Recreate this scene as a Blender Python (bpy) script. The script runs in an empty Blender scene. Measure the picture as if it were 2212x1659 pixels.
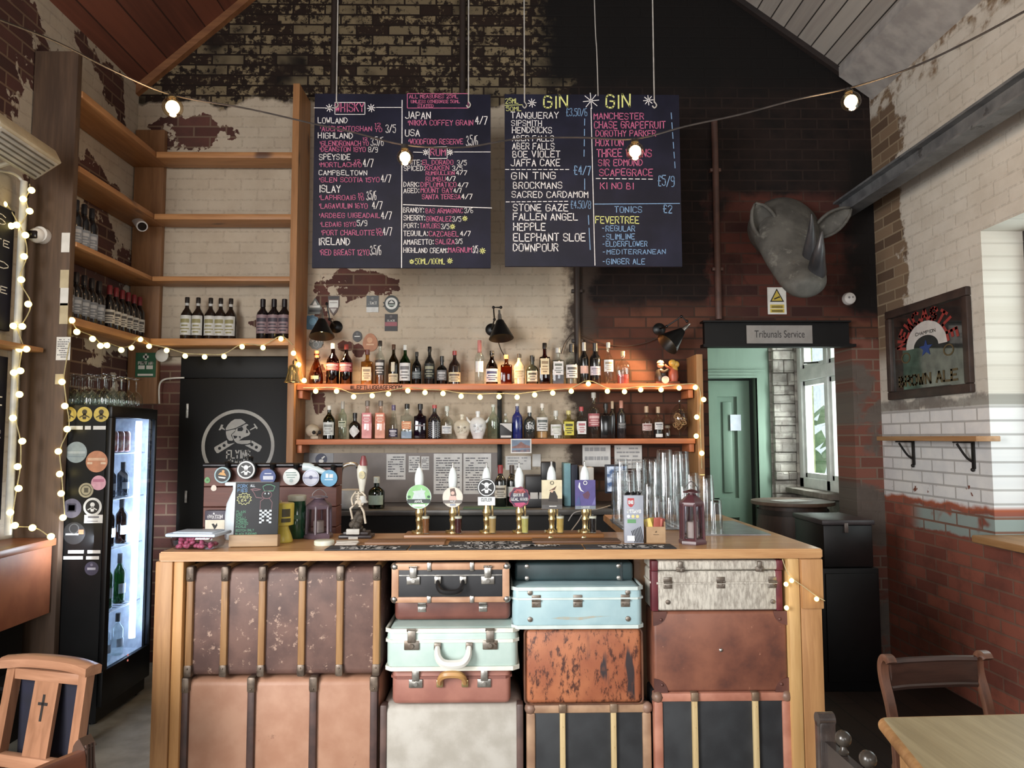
import bpy, bmesh, math, random
from mathutils import Vector, Matrix, Euler
random.seed(7)
SC = bpy.context.scene
COL = SC.collection
R = math.radians
# ------------------------------------------------------------------ camera, world, exposure, daylight
FPX, PW, PH = 1600.0, 2212, 1659
CAMLOC = Vector((0, 0, 1.55))
cam_data = bpy.data.cameras.new('camera'); cam_data.sensor_width = 36; cam_data.lens = 36 * FPX / PW
cam_data.clip_start = 0.02
camera = bpy.data.objects.new('camera', cam_data); COL.objects.link(camera)
CAMROT = Matrix.Rotation(R(-0.93), 3, 'Z') @ Matrix.Rotation(R(90 + 4.13), 3, 'X') @ Matrix.Rotation(R(-0.15), 3, 'Z')
camera.matrix_world = Matrix.Translation(CAMLOC) @ CAMROT.to_4x4()
SC.camera = camera
SC.view_settings.view_transform = 'Standard'
SC.view_settings.look = 'None'
SC.view_settings.gamma = 1.0
SC.view_settings.use_curve_mapping = False
SC.view_settings.exposure = 0.3
SC.cycles.transparent_max_bounces = 32
world = bpy.data.worlds.new('sky'); SC.world = world; world.use_nodes = True
_bg = world.node_tree.nodes['Background']
_tc = world.node_tree.nodes.new('ShaderNodeTexCoord'); _gr = world.node_tree.nodes.new('ShaderNodeTexGradient')
_bg.inputs[0].default_value = (0.80, 0.90, 1.0, 1); _bg.inputs[1].default_value = 1.3

def area_light(name, loc, target, sx, sy, power, color, spread=180):
    l = bpy.data.lights.new(name, 'AREA'); l.shape = 'RECTANGLE'; l.size = sx; l.size_y = sy
    l.energy = power; l.color = color; l.spread = R(spread)
    o = bpy.data.objects.new(name, l); COL.objects.link(o)
    o.location = loc
    o.rotation_euler = (Vector(target) - Vector(loc)).to_track_quat('-Z', 'Y').to_euler()
    return o
# daylight through the tall side window beyond the frame's edge and the entrance behind the camera
area_light('daylight_near_window', (-2.58, -.25, 2.05), (.35, 3.0, 1.0), 1.5, 1.9, 145, (1.0, 0.985, 0.965), 150)
area_light('daylight_entrance', (-1.45, -2.66, 1.5), (.2, 3.0, 1.0), 1.4, 2.2, 36, (1.0, 0.985, 0.96), 140)
area_light('daylight_window', (1.35, -2.66, 1.9), (0.2, 3.0, .9), 1.3, 1.9, 22, (1.0, 0.985, 0.96), 140)
area_light('daylight_side_window', (3.3, 3.5, 1.95), (0.4, 3.4, 1.1), 1.5, 1.9, 22, (0.96, 1.0, 0.98))
area_light('daylight_passage_window', (3.3, 6.4, 1.8), (1.9, 6.3, 1.3), 0.8, 1.4, 110, (0.97, 1.0, 0.99))

def pdir(px, py):
    return CAMROT @ Vector(((px - PW / 2) / FPX, -(py - PH / 2) / FPX, -1))
def P(px, py, Y):
    d = pdir(px, py); return CAMLOC + d * (Y / d.y)
def PXp(px, py, X):
    d = pdir(px, py); return CAMLOC + d * (X / d.x)
def PZ(px, py, z):
    d = pdir(px, py); return CAMLOC + d * ((z - CAMLOC.z) / d.z)

# ------------------------------------------------------------------ scene helpers
def tag(o, label, cat, group=None, kind=None):
    o['label'] = label; o['category'] = cat
    if group: o['group'] = group
    if kind: o['kind'] = kind
    return o
def thing(name, label, cat, loc=(0, 0, 0), rz=0, group=None, rot=None):
    o = bpy.data.objects.new(name, None); COL.objects.link(o)
    o.empty_display_size = 0.05
    o.location = loc; o.rotation_euler = rot if rot else (0, 0, rz)
    return tag(o, label, cat, group)
def copy_tree(o, parent=None):
    c = o.copy(); COL.objects.link(c); c.parent = parent
    for ch in [q for q in SC.objects if q.parent == o]:
        copy_tree(ch, c)
    return c

class MB:
    """collects shapes; build() links them as one mesh object"""
    def __init__(s, off=(0, 0, 0)):
        s.b = bmesh.new(); s.off = Vector(off); s.mi = 0
    def _v(s, pts): return [s.b.verts.new(Vector(p)) for p in pts]
    def _f(s, vs, mi=None):
        try:
            f = s.b.faces.new(vs); f.material_index = s.mi if mi is None else mi; return f
        except ValueError: return None
    def face(s, pts, mi=None): return s._f(s._v(pts), mi)
    def box(s, x0, x1, y0, y1, z0, z1, bev=0, mi=None, seg=2, M=None):
        x0, x1 = min(x0, x1), max(x0, x1); y0, y1 = min(y0, y1), max(y0, y1); z0, z1 = min(z0, z1), max(z0, z1)
        v = s._v([(x0,y0,z0),(x1,y0,z0),(x1,y1,z0),(x0,y1,z0),(x0,y0,z1),(x1,y0,z1),(x1,y1,z1),(x0,y1,z1)])
        fs = [s._f([v[i] for i in q], mi) for q in ((0,3,2,1),(4,5,6,7),(0,1,5,4),(1,2,6,5),(2,3,7,6),(3,0,4,7))]
        allv = v
        if bev > 0:
            es = list({e for f in fs for e in f.edges})
            r = bmesh.ops.bevel(s.b, geom=es, offset=bev, segments=seg, affect='EDGES', profile=0.5)
            allv = list({q for f in r['faces'] for q in f.verts} | {q for q in v if q.is_valid})
            for f in r['faces']: f.material_index = s.mi if mi is None else mi
            allv = list({q for w in allv for f in w.link_faces for q in f.verts})
        if M is not None:
            for q in allv: q.co = M @ q.co
        return s
    def prism(s, poly, fn, d0, d1, mi=None):
        """poly: 2D points; fn(u,v,d)->3D"""
        a = s._v([fn(u, v, d0) for u, v in poly]); c = s._v([fn(u, v, d1) for u, v in poly])
        n = len(poly)
        s._f(a, mi); s._f(c[::-1], mi)
        for i in range(n): s._f([a[i], c[i], c[(i+1) % n], a[(i+1) % n]], mi)
        return s
    def cyl(s, p0, p1, r0, r1=None, n=16, caps=True, mi=None):
        p0 = Vector(p0); p1 = Vector(p1); r1 = r0 if r1 is None else r1
        d = (p1 - p0).normalized(); u = d.orthogonal().normalized(); w = d.cross(u)
        ring = lambda p, r: s._v([p + (u * math.cos(t) + w * math.sin(t)) * r for t in [2*math.pi*i/n for i in range(n)]])
        a, c = ring(p0, r0), ring(p1, r1)
        for i in range(n): s._f([a[i], a[(i+1) % n], c[(i+1) % n], c[i]], mi)
        if caps: s._f(a[::-1], mi); s._f(c, mi)
        return s
    def lathe(s, prof, c=(0, 0, 0), n=20, mi=None, rot=0, sx=1, sy=1, axis='z', closed=True):
        c = Vector(c); rings = []
        for r, z in prof:
            pts = []
            for i in range(n):
                t = 2*math.pi*i/n + rot
                a, b_ = max(r, 1e-5)*math.cos(t)*sx, max(r, 1e-5)*math.sin(t)*sy
                pts.append(c + (Vector((a, b_, z)) if axis == 'z' else Vector((a, -z, b_)) if axis == 'y' else Vector((z, a, b_))))
            rings.append(s._v(pts))
        for a, b_ in zip(rings, rings[1:]):
            for i in range(n): s._f([a[i], a[(i+1) % n], b_[(i+1) % n], b_[i]], mi)
        if closed: s._f(rings[0][::-1], mi); s._f(rings[-1], mi)
        return s
    def tube(s, pts, r, n=8, mi=None, caps=True):
        pts = [Vector(p) for p in pts]; rings = []; up = None
        rs = r if isinstance(r, (list, tuple)) else [r]*len(pts)
        for i, p in enumerate(pts):
            d = (pts[min(i+1, len(pts)-1)] - pts[max(i-1, 0)]).normalized()
            u = d.orthogonal().normalized() if up is None else (up - d*up.dot(d)).normalized()
            up = u; w = d.cross(u)
            rings.append(s._v([p + (u*math.cos(t) + w*math.sin(t))*rs[i] for t in [2*math.pi*k/n for k in range(n)]]))
        for a, b_ in zip(rings, rings[1:]):
            for i in range(n): s._f([a[i], a[(i+1) % n], b_[(i+1) % n], b_[i]], mi)
        if caps: s._f(rings[0][::-1], mi); s._f(rings[-1], mi)
        return s
    def sweep(s, pts, section, up=(0, 0, 1), mi=None):
        """rectangular/any section (list of (a,b)) along pts; a along side, b along up"""
        pts = [Vector(p) for p in pts]; rings = []; up = Vector(up)
        for i, p in enumerate(pts):
            d = (pts[min(i+1, len(pts)-1)] - pts[max(i-1, 0)]).normalized()
            sd = d.cross(up).normalized(); u = sd.cross(d)
            rings.append(s._v([p + sd*a + u*b_ for a, b_ in section]))
        m = len(section)
        for a, b_ in zip(rings, rings[1:]):
            for i in range(m): s._f([a[i], a[(i+1) % m], b_[(i+1) % m], b_[i]], mi)
        s._f(rings[0][::-1], mi); s._f(rings[-1], mi)
        return s
    def ball(s, c, r, n=12, m=8, mi=None, sc=(1, 1, 1)):
        c = Vector(c); top = s.b.verts.new(c + Vector((0, 0, r*sc[2]))); bot = s.b.verts.new(c - Vector((0, 0, r*sc[2]))); rings = []
        for j in range(1, m):
            f = math.pi*j/m
            rings.append(s._v([c + Vector((r*math.sin(f)*math.cos(t)*sc[0], r*math.sin(f)*math.sin(t)*sc[1], r*math.cos(f)*sc[2])) for t in [2*math.pi*i/n for i in range(n)]]))
        for i in range(n):
            k = (i+1) % n
            s._f([top, rings[0][i], rings[0][k]], mi); s._f([bot, rings[-1][k], rings[-1][i]], mi)
            for a, b_ in zip(rings, rings[1:]): s._f([a[i], b_[i], b_[k], a[k]], mi)
        return s
    def arc_patch(s, r, z0, z1, a0, a1, n=10, mi=None, c=(0, 0, 0), th=0.0006):
        c = Vector(c); cols = []
        for i in range(n+1):
            t = a0 + (a1-a0)*i/n; u = Vector((math.cos(t), math.sin(t), 0))
            cols.append(s._v([c+u*r+Vector((0,0,z0)), c+u*r+Vector((0,0,z1)), c+u*(r-th)+Vector((0,0,z1)), c+u*(r-th)+Vector((0,0,z0))]))
        for a, b_ in zip(cols, cols[1:]):
            for k in range(4): s._f([a[k], b_[k], b_[(k+1) % 4], a[(k+1) % 4]], mi)
        s._f(cols[0], mi); s._f(cols[-1][::-1], mi)
        return s
    def build(s, name, mats, parent=None, smooth=40, kind=None, loc=None, recalc=True):
        if s.off.length: bmesh.ops.translate(s.b, verts=s.b.verts, vec=-s.off)
        if recalc: bmesh.ops.recalc_face_normals(s.b, faces=s.b.faces)
        me = bpy.data.meshes.new(name); s.b.to_mesh(me); s.b.free()
        for m in (mats if isinstance(mats, (list, tuple)) else [mats]): me.materials.append(m)
        if smooth:
            me.polygons.foreach_set('use_smooth', [True]*len(me.polygons)); me.set_sharp_from_angle(angle=R(smooth))
        o = bpy.data.objects.new(name, me); COL.objects.link(o)
        if parent is not None: o.parent = parent
        if kind: o['kind'] = kind
        if loc is not None: o.location = loc
        return o

def catmull(pts, k=6):
    pts = [Vector(p) for p in pts]; out = []
    for i in range(len(pts)-1):
        p0 = pts[max(i-1, 0)]; p1 = pts[i]; p2 = pts[i+1]; p3 = pts[min(i+2, len(pts)-1)]
        for j in range(k):
            t = j/k
            out.append(0.5*((2*p1)+(p2-p0)*t+(2*p0-5*p1+4*p2-p3)*t*t+(3*p1-p0-3*p2+p3)*t**3))
    out.append(pts[-1]); return out

# ------------------------------------------------------------------ hand lettering: stroke glyphs on a 4 x 6 grid
GL = dict(p.split('=', 1) for p in """A=002640;1232 B=00062635342303;2342413000 C=4536160501103041 D=00062644422000 E=46060040;0333 F=460600;0333 G=45361605011030414323
H=0006;4046;0343 I=2026 J=4641301001 K=0006;4603;1440 L=060040 M=0006234640 N=00064046 O=160501103041453616 P=00063645443303 Q=160501103041453616;2240
R=00063645443303;2340 S=453616050413334241301001 T=0646;2620 U=060110304146 V=062046 W=0610243046 X=0046;0640 Y=062346;2320 Z=06460040
0=160501103041453616 1=152620 2=05163645440040 3=0516364544234241301001 4=30360242 5=460604344341301001 6=36160501103041423303 7=064610 8=13040516364544331302011030414233
9=4433130405163645413010 /=0046 -=1333 '=2523 .=2021 :=2021;2425 £=453616100040;0333 #=1016;3036;0242;0444 &=4013151626251301103042 Ø=160501103041453616;0046 *=2125;0343;1432""".split())
def stroke_text(mb, text, fn, x0, x1, y0, h, th, mi=0, jit=0.0, seedv=1, lift=0.0):
    """letters as flat pen strokes between x0 and x1 (u), base line y0, cap height h; fn(u,v)->3D with v up"""
    rnd = random.Random(sum(map(ord, text))*7 + seedv)
    adv = [(2.6 if ch in "I'.:1" else 3.2 if ch == ' ' else 5.6) for ch in text]
    tot = sum(adv) - 1.6; sx = (x1 - x0) / tot; sy = h / 6.0; u = 0
    for ch, a in zip(text, adv):
        g = GL.get(ch)
        if g:
            ox = u - (1.2 if ch in "I'.:1" else 0); jy = rnd.uniform(-jit, jit)*h
            for st in g.split(';'):
                pts = [(x0 + (ox + int(st[i]))*sx + rnd.uniform(-jit, jit)*h*0.35, y0 + int(st[i+1])*sy + jy + rnd.uniform(-jit, jit)*h*0.35) for i in range(0, len(st)-1, 2)]
                polyline(mb, pts, fn, th, mi)
        u += a
def polyline(mb, pts, fn, th, mi=0):
    for (ax, ay), (bx, by) in zip(pts, pts[1:]):
        dx, dy = bx-ax, by-ay; L = math.hypot(dx, dy) or 1e-6
        nx, ny = -dy/L*th/2, dx/L*th/2; ex, ey = dx/L*th*0.4, dy/L*th*0.4
        mb.face([fn(ax-ex+nx, ay-ey+ny), fn(ax-ex-nx, ay-ey-ny), fn(bx+ex-nx, by+ey-ny), fn(bx+ex+nx, by+ey+ny)], mi)
def star(mb, x, y, r, fn, th, mi=0, n=4):
    for k in range(n):
        a = math.pi*k/n + .1
        polyline(mb, [(x-r*math.cos(a), y-r*math.sin(a)), (x+r*math.cos(a), y+r*math.sin(a))], fn, th, mi)
def disc(mb, x, y, r, fn, mi=0, n=24, sy=1):
    mb.face([fn(x+r*math.cos(2*math.pi*i/n), y+sy*r*math.sin(2*math.pi*i/n)) for i in range(n)], mi)
def ring(mb, x, y, r0, r1, fn, mi=0, n=48):
    for i in range(n):
        a, b_ = 2*math.pi*i/n, 2*math.pi*(i+1)/n
        mb.face([fn(x+r0*math.cos(a), y+r0*math.sin(a)), fn(x+r1*math.cos(a), y+r1*math.sin(a)), fn(x+r1*math.cos(b_), y+r1*math.sin(b_)), fn(x+r0*math.cos(b_), y+r0*math.sin(b_))], mi)
def poly(mb, pts, fn, mi=0): mb.face([fn(*p) for p in pts], mi)

# ------------------------------------------------------------------ materials
def lin(c, k=.26):
    """sRGB 0-255 tuple -> linear, a touch greyer to tame saturation"""
    g = (c[0]*.3 + c[1]*.55 + c[2]*.15)*k; c = [x*(1-k) + g for x in c[:3]]  # k=0 keeps the colour
    return tuple(((x/255)/12.92 if x/255 <= 0.04045 else ((x/255+0.055)/1.055)**2.4) for x in c[:3]) + (1,)
class NT:
    def __init__(s, name):
        s.m = bpy.data.materials.new(name); s.m.use_nodes = True; s.t = s.m.node_tree
        s.p = s.t.nodes['Principled BSDF']; s.out = s.t.nodes['Material Output']
    def nd(s, typ, **kw):
        n = s.t.nodes.new(typ)
        for k, v in kw.items(): setattr(n, k, v)
        return n
    def put(s, sock, v):
        if hasattr(v, 'links') or isinstance(v, bpy.types.NodeSocket): s.t.links.new(v, sock)
        else: sock.default_value = v
    def co(s, kind='Object'): return s.nd('ShaderNodeTexCoord').outputs[kind]
    def mapv(s, v, sc=(1,1,1), loc=(0,0,0), rot=(0,0,0)):
        n = s.nd('ShaderNodeMapping'); s.put(n.inputs[0], v); n.inputs['Scale'].default_value = sc; n.inputs['Location'].default_value = loc; n.inputs['Rotation'].default_value = rot; return n.outputs[0]
    def sep(s, v): n = s.nd('ShaderNodeSeparateXYZ'); s.put(n.inputs[0], v); return n.outputs
    def comb(s, x, y, z=0.0):
        n = s.nd('ShaderNodeCombineXYZ'); s.put(n.inputs[0], x); s.put(n.inputs[1], y); s.put(n.inputs[2], z); return n.outputs[0]
    def noise(s, v, scale=5, detail=3, rough=.55, dist=0):
        n = s.nd('ShaderNodeTexNoise'); s.put(n.inputs['Vector'], v); n.inputs['Scale'].default_value = scale; n.inputs['Detail'].default_value = detail; n.inputs['Roughness'].default_value = rough; n.inputs['Distortion'].default_value = dist; return n.outputs[0]
    def ma(s, op, a, b=0.0, c=None):
        n = s.nd('ShaderNodeMath', operation=op); s.put(n.inputs[0], a); s.put(n.inputs[1], b)
        if c is not None: s.put(n.inputs[2], c)
        return n.outputs[0]
    def ss(s, x, a, b):
        n = s.nd('ShaderNodeMapRange', interpolation_type='SMOOTHSTEP'); s.put(n.inputs[0], x)
        if a < b: n.inputs[1].default_value = a; n.inputs[2].default_value = b; n.inputs[3].default_value = 0; n.inputs[4].default_value = 1
        else: n.inputs[1].default_value = b; n.inputs[2].default_value = a; n.inputs[3].default_value = 1; n.inputs[4].default_value = 0
        return n.outputs[0]
    def mix(s, f, a, b, mode='MIX'):
        n = s.nd('ShaderNodeMix', data_type='RGBA', blend_type=mode); s.put(n.inputs[0], f); s.put(n.inputs[6], a); s.put(n.inputs[7], b); return n.outputs[2]
    def bump(s, h, st=.3, d=.01):
        n = s.nd('ShaderNodeBump'); s.put(n.inputs['Height'], h); n.inputs['Strength'].default_value = st; n.inputs['Distance'].default_value = d; s.t.links.new(n.outputs[0], s.p.inputs['Normal'])
    def brick(s, v, w=.235, h=.078, mort=.006):
        n = s.nd('ShaderNodeTexBrick'); s.put(n.inputs['Vector'], v)
        n.inputs['Color1'].default_value = (0,0,0,1); n.inputs['Color2'].default_value = (1,1,1,1); n.inputs['Mortar'].default_value = (.5,.5,.5,1)
        n.inputs['Scale'].default_value = 1; n.inputs['Mortar Size'].default_value = mort; n.inputs['Mortar Smooth'].default_value = .3
        n.inputs['Brick Width'].default_value = w; n.inputs['Row Height'].default_value = h; return n.outputs[0], n.outputs[1]
    def fin(s, base=None, rough=.5, metal=0, spec=None, coat=0):
        if base is not None: s.put(s.p.inputs['Base Color'], base)
        s.put(s.p.inputs['Roughness'], rough); s.put(s.p.inputs['Metallic'], metal)
        if spec is not None: s.p.inputs['Specular IOR Level'].default_value = spec
        if coat: s.p.inputs['Coat Weight'].default_value = coat; s.p.inputs['Coat Roughness'].default_value = .15
        return s.m
_mc = {}
def vary(c1, c2=None, scale=14, rough=.55, stretch=(1,1,1), metal=0, bump=0, spec=None, coat=0, wear=None, wt=(.6,.66), wscale=9, kind='Object', name=None, detail=3, bd=.004):
    key = (c1, c2, scale, rough, stretch, metal, bump, spec, coat, wear, wt, wscale, kind)
    if key in _mc: return _mc[key]
    n = NT(name or 'material_%d' % len(_mc)); a = lin(c1)
    b_ = lin(c2) if c2 else tuple(min(1, x*.82) for x in a[:3]) + (1,)
    v = n.mapv(n.co(kind), stretch); f = n.noise(v, scale, detail)
    col = n.mix(n.ss(f, .3, .7), b_, a)
    if wear: col = n.mix(n.ss(n.noise(n.co(kind), wscale, 6, .7), *wt), col, lin(wear))
    if bump: n.bump(f, bump, bd)
    _mc[key] = n.fin(col, rough, metal, spec, coat); return _mc[key]
def wood(c1, c2, axis='x', rough=.5, scale=1.0, bump=.15, knots=None, coat=0):
    key = ('wood', c1, c2, axis, rough, scale, knots, coat)
    if key in _mc: return _mc[key]
    n = NT('wood_%d' % len(_mc)); st = {'x': (.08,1,1), 'y': (1,.08,1), 'z': (1,1,.08)}[axis]
    v = n.mapv(n.co(), st)
    g = n.noise(v, 38*scale, 4, .65, .4); g2 = n.noise(v, 9*scale, 2)
    col = n.mix(n.ss(n.ma('ADD', n.ma('MULTIPLY', g, .6), n.ma('MULTIPLY', g2, .5)), .35, .75), lin(c2, .06), lin(c1, .06))
    if knots:
        kv = n.mapv(n.co(), {'x': (.35,1,1), 'y': (1,.35,1), 'z': (1,1,.35)}[axis])
        col = n.mix(n.ss(n.noise(kv, 7*scale, 1), .72, .8), col, lin(knots))
    n.bump(g, bump, .003)
    _mc[key] = n.fin(col, rough, 0, None, coat); return _mc[key]
def glass(c=(255,255,255), ior=1.3, tint=.0, rough=.02, name='glass'):
    """thin glass: tinted see-through plus a Fresnel gloss"""
    key = ('glass', c, ior, rough)
    if key in _mc: return _mc[key]
    n = NT(name + '_%d' % len(_mc)); t = n.nd('ShaderNodeBsdfTransparent'); g = n.nd('ShaderNodeBsdfGlossy'); fr = n.nd('ShaderNodeFresnel'); mx = n.nd('ShaderNodeMixShader')
    cv = n.mix(n.ss(n.noise(n.co(), 30, 1), .3, .7), tuple(x*.93 for x in lin(c)[:3]) + (1,), lin(c))
    n.put(t.inputs[0], cv); g.inputs['Roughness'].default_value = rough; bf = n.nd('ShaderNodeNewGeometry'); n.put(fr.inputs[0], n.ma('ADD', n.ma('MULTIPLY', bf.outputs['Backfacing'], 1/(ior+.2)-(ior+.2)), ior+.2))
    n.put(mx.inputs[0], n.ma('ADD', fr.outputs[0], .03)); n.t.links.new(t.outputs[0], mx.inputs[1]); n.t.links.new(g.outputs[0], mx.inputs[2]); n.t.links.new(mx.outputs[0], n.out.inputs[0])
    _mc[key] = n.m; return n.m
def glow(c, strength, name='glow'):
    key = ('glow', c, strength)
    if key in _mc: return _mc[key]
    n = NT(name + '_%d' % len(_mc)); n.fin(lin(c, 0), .4); n.put(n.p.inputs['Emission Color'], lin(c, 0)); n.p.inputs['Emission Strength'].default_value = strength
    _mc[key] = n.m; return n.m
# ------------------------------------------------------------------ the setting
YB, XL, XR, YF = 5.30, -2.64, 2.75, -2.60
ZE = 4.115; RX, RZ = -0.206, 6.28
def slopeZ(x): return ZE + (x - XL)*.889 if x < RX else ZE + (XR - x)*.733

def paint_wall(name, ax, red, cream, zones, patches=(), peel=.70, peel_scale=2.6, course=.078, bw=.235, mort_red=(120,92,72)):
    """brick with old paint. ax: which axis runs along the wall. zones(n,u,z,du,dz,nz,brickfac,rnd,base)->colour"""
    n = NT(name); v = n.co(); x, y, z = n.sep(v); u = x if ax == 'x' else y
    uv = n.comb(u, z)
    m, rc = None, None
    col, fac = n.brick(uv, bw, course, .007)
    rnd = n.sep(col)[0]
    nz = n.noise(uv, 5, 5, .65); nb = n.noise(uv, peel_scale, 6, .6, .3); fine = n.noise(uv, 40, 3)
    du = n.ma('ADD', u, n.ma('MULTIPLY', n.ma('SUBTRACT', nz, .5), .35)); dz = n.ma('ADD', z, n.ma('MULTIPLY', n.ma('SUBTRACT', nb, .5), .35))
    redc = n.mix(rnd, lin(red[0]), lin(red[1])); redc = n.mix(n.ss(nz, .35, .7), redc, n.mix(.5, redc, lin((70,50,44))))
    redc = n.mix(fac, redc, lin(mort_red))
    cr = n.mix(n.ss(nz, .3, .7), lin(cream[0]), lin(cream[1])); cr = n.mix(n.ma('MULTIPLY', rnd, .18), cr, lin(cream[2]))
    cr = n.mix(n.ma('MULTIPLY', n.ma('MULTIPLY', fac, n.ss(fine, .38, .6)), .2), cr, lin((92,76,62)))
    mask = n.ss(nb, peel, peel + .015)
    for (pu, pz, ru, rz) in patches:
        d = n.ma('ADD', n.ma('POWER', n.ma('ABSOLUTE', n.ma('DIVIDE', n.ma('SUBTRACT', u, pu), ru)), 2.0), n.ma('POWER', n.ma('ABSOLUTE', n.ma('DIVIDE', n.ma('SUBTRACT', z, pz), rz)), 2.0))
        d = n.ma('ADD', d, n.ma('MULTIPLY', n.ma('SUBTRACT', n.noise(uv, 7, 5, .62), .5), 5.5))
        mask = n.ma('MAXIMUM', mask, n.ss(d, 1.0, .93))
    base = n.mix(mask, cr, redc)
    c = zones(n, u, z, du, dz, nz, nb, fac, rnd, base, redc, cr, fine)
    h = n.ma('SUBTRACT', n.ma('MULTIPLY', nz, .35), fac); h = n.ma('SUBTRACT', h, n.ma('MULTIPLY', mask, .5))
    n.bump(h, .4, .005)
    n.fin(c, .8, 0, .25); return n.m
def band(n, x, a, b, s=.06): return n.ma('MULTIPLY', n.ss(x, a-s, a+s), n.ss(x, b+s, b-s))

def zones_back(n, u, z, du, dz, nz, nb, fac, rnd, base, redc, cr, fine):
    uv = n.comb(u, z)
    # soot-blackened bare brick in the gable, remnants of old paint, soot-dulled and painted darker for the dim gable
    speck = n.ss(n.ma('ADD', n.ma('MULTIPLY', n.noise(uv, 19, 6, .68), .82), n.ma('MULTIPLY', rnd, .18)), .46, .54); keep = n.ma('MULTIPLY', speck, n.ss(fac, .25, .05))
    keep = n.ma('MULTIPLY', keep, n.ss(n.noise(uv, 2.2, 3), .30, .48))
    soot = n.mix(keep, n.mix(rnd, lin((44,28,20)), lin((26,18,15))), n.mix(rnd, lin((150,128,88)), lin((112,96,68))))
    c = n.mix(n.ss(dz, 3.98, 4.02), base, soot)
    # the dark painted half
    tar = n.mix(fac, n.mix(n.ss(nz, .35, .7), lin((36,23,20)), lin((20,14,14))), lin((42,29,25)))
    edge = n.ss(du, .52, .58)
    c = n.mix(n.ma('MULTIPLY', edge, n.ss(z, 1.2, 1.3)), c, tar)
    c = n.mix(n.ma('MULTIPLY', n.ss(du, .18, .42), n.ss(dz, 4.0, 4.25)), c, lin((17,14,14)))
    brown = n.mix(fac, n.mix(rnd, lin((118,64,42)), lin((84,44,32))), lin((72,46,34)))
    lit = n.ma('MULTIPLY', band(n, du, .62, 3.2, .08), n.ss(dz, 2.56, 2.42))  # lower part of the dark half is browner brick
    c = n.mix(n.ma('MULTIPLY', lit, .9), c, n.mix(n.ss(nb, .35, .6), n.mix(.35, brown, tar), brown))
    door = n.ma('MULTIPLY', n.ss(du, 1.5, 1.56), band(n, dz, 2.4, 3.32, .05))
    c = n.mix(n.ma('MULTIPLY', door, n.ss(nb, .30, .5)), c, n.mix(fac, n.mix(rnd, lin((98,44,32)), lin((62,30,26))), lin((78,48,38))))
    c = n.mix(n.ma('MULTIPLY', n.ss(du, 2.42, 2.62), band(n, dz, 2.45, 3.7, .08)), c, lin((22,17,16)))  # corner shade painted into the wall colour beside the doorway
    c = n.mix(n.ma('MULTIPLY', band(n, du, .50, .68, .05), n.ss(z, 2.9, 2.75)), c, lin((66,52,44)))
    # bare stone and brick by the doorway
    jam = n.ma('MULTIPLY', n.ss(u, 2.50, 2.54), n.ss(dz, 2.26, 2.2))
    c = n.mix(jam, c, n.mix(n.ss(nb, .45, .55), n.mix(fac, n.mix(rnd, lin((136,76,60)), lin((108,58,46))), lin((120,96,80))), n.mix(nz, lin((112,100,90)), lin((78,66,60)))))
    c = n.mix(n.ma('MULTIPLY', n.ss(u, -2.12, -2.16), n.ss(z, 2.1, 2.06)), c, redc)
    c = n.mix(n.ma('MULTIPLY', n.ss(fine, .62, .7), n.ss(z, 2.5, 1.4)), c, n.mix(.25, c, lin((70,60,52))))
    return c
def px2(px, py, rx, ry):
    p = P(px, py, YB); return (p.x, p.z, rx/302.0, ry/302.0)
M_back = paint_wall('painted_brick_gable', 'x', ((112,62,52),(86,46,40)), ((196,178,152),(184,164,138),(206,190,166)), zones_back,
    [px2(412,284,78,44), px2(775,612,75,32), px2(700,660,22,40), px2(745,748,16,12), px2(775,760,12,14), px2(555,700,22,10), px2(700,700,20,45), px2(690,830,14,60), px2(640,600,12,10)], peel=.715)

def zones_left(n, u, z, du, dz, nz, nb, fac, rnd, base, redc, cr, fine): return base
M_left = paint_wall('painted_brick_left', 'y', ((98,58,52),(74,44,42)), ((186,172,150),(172,156,136),(196,184,164)), zones_left,
    [(4.75,3.2,.32,.16), (3.9,3.75,.35,.25), (4.8,2.55,.35,.3), (3.2,3.3,.6,.7), (4.5,2.0,.35,.2), (3.75,2.4,.1,.5), (4.9,2.75,.2,.2)], peel=.56, peel_scale=1.9)

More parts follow.
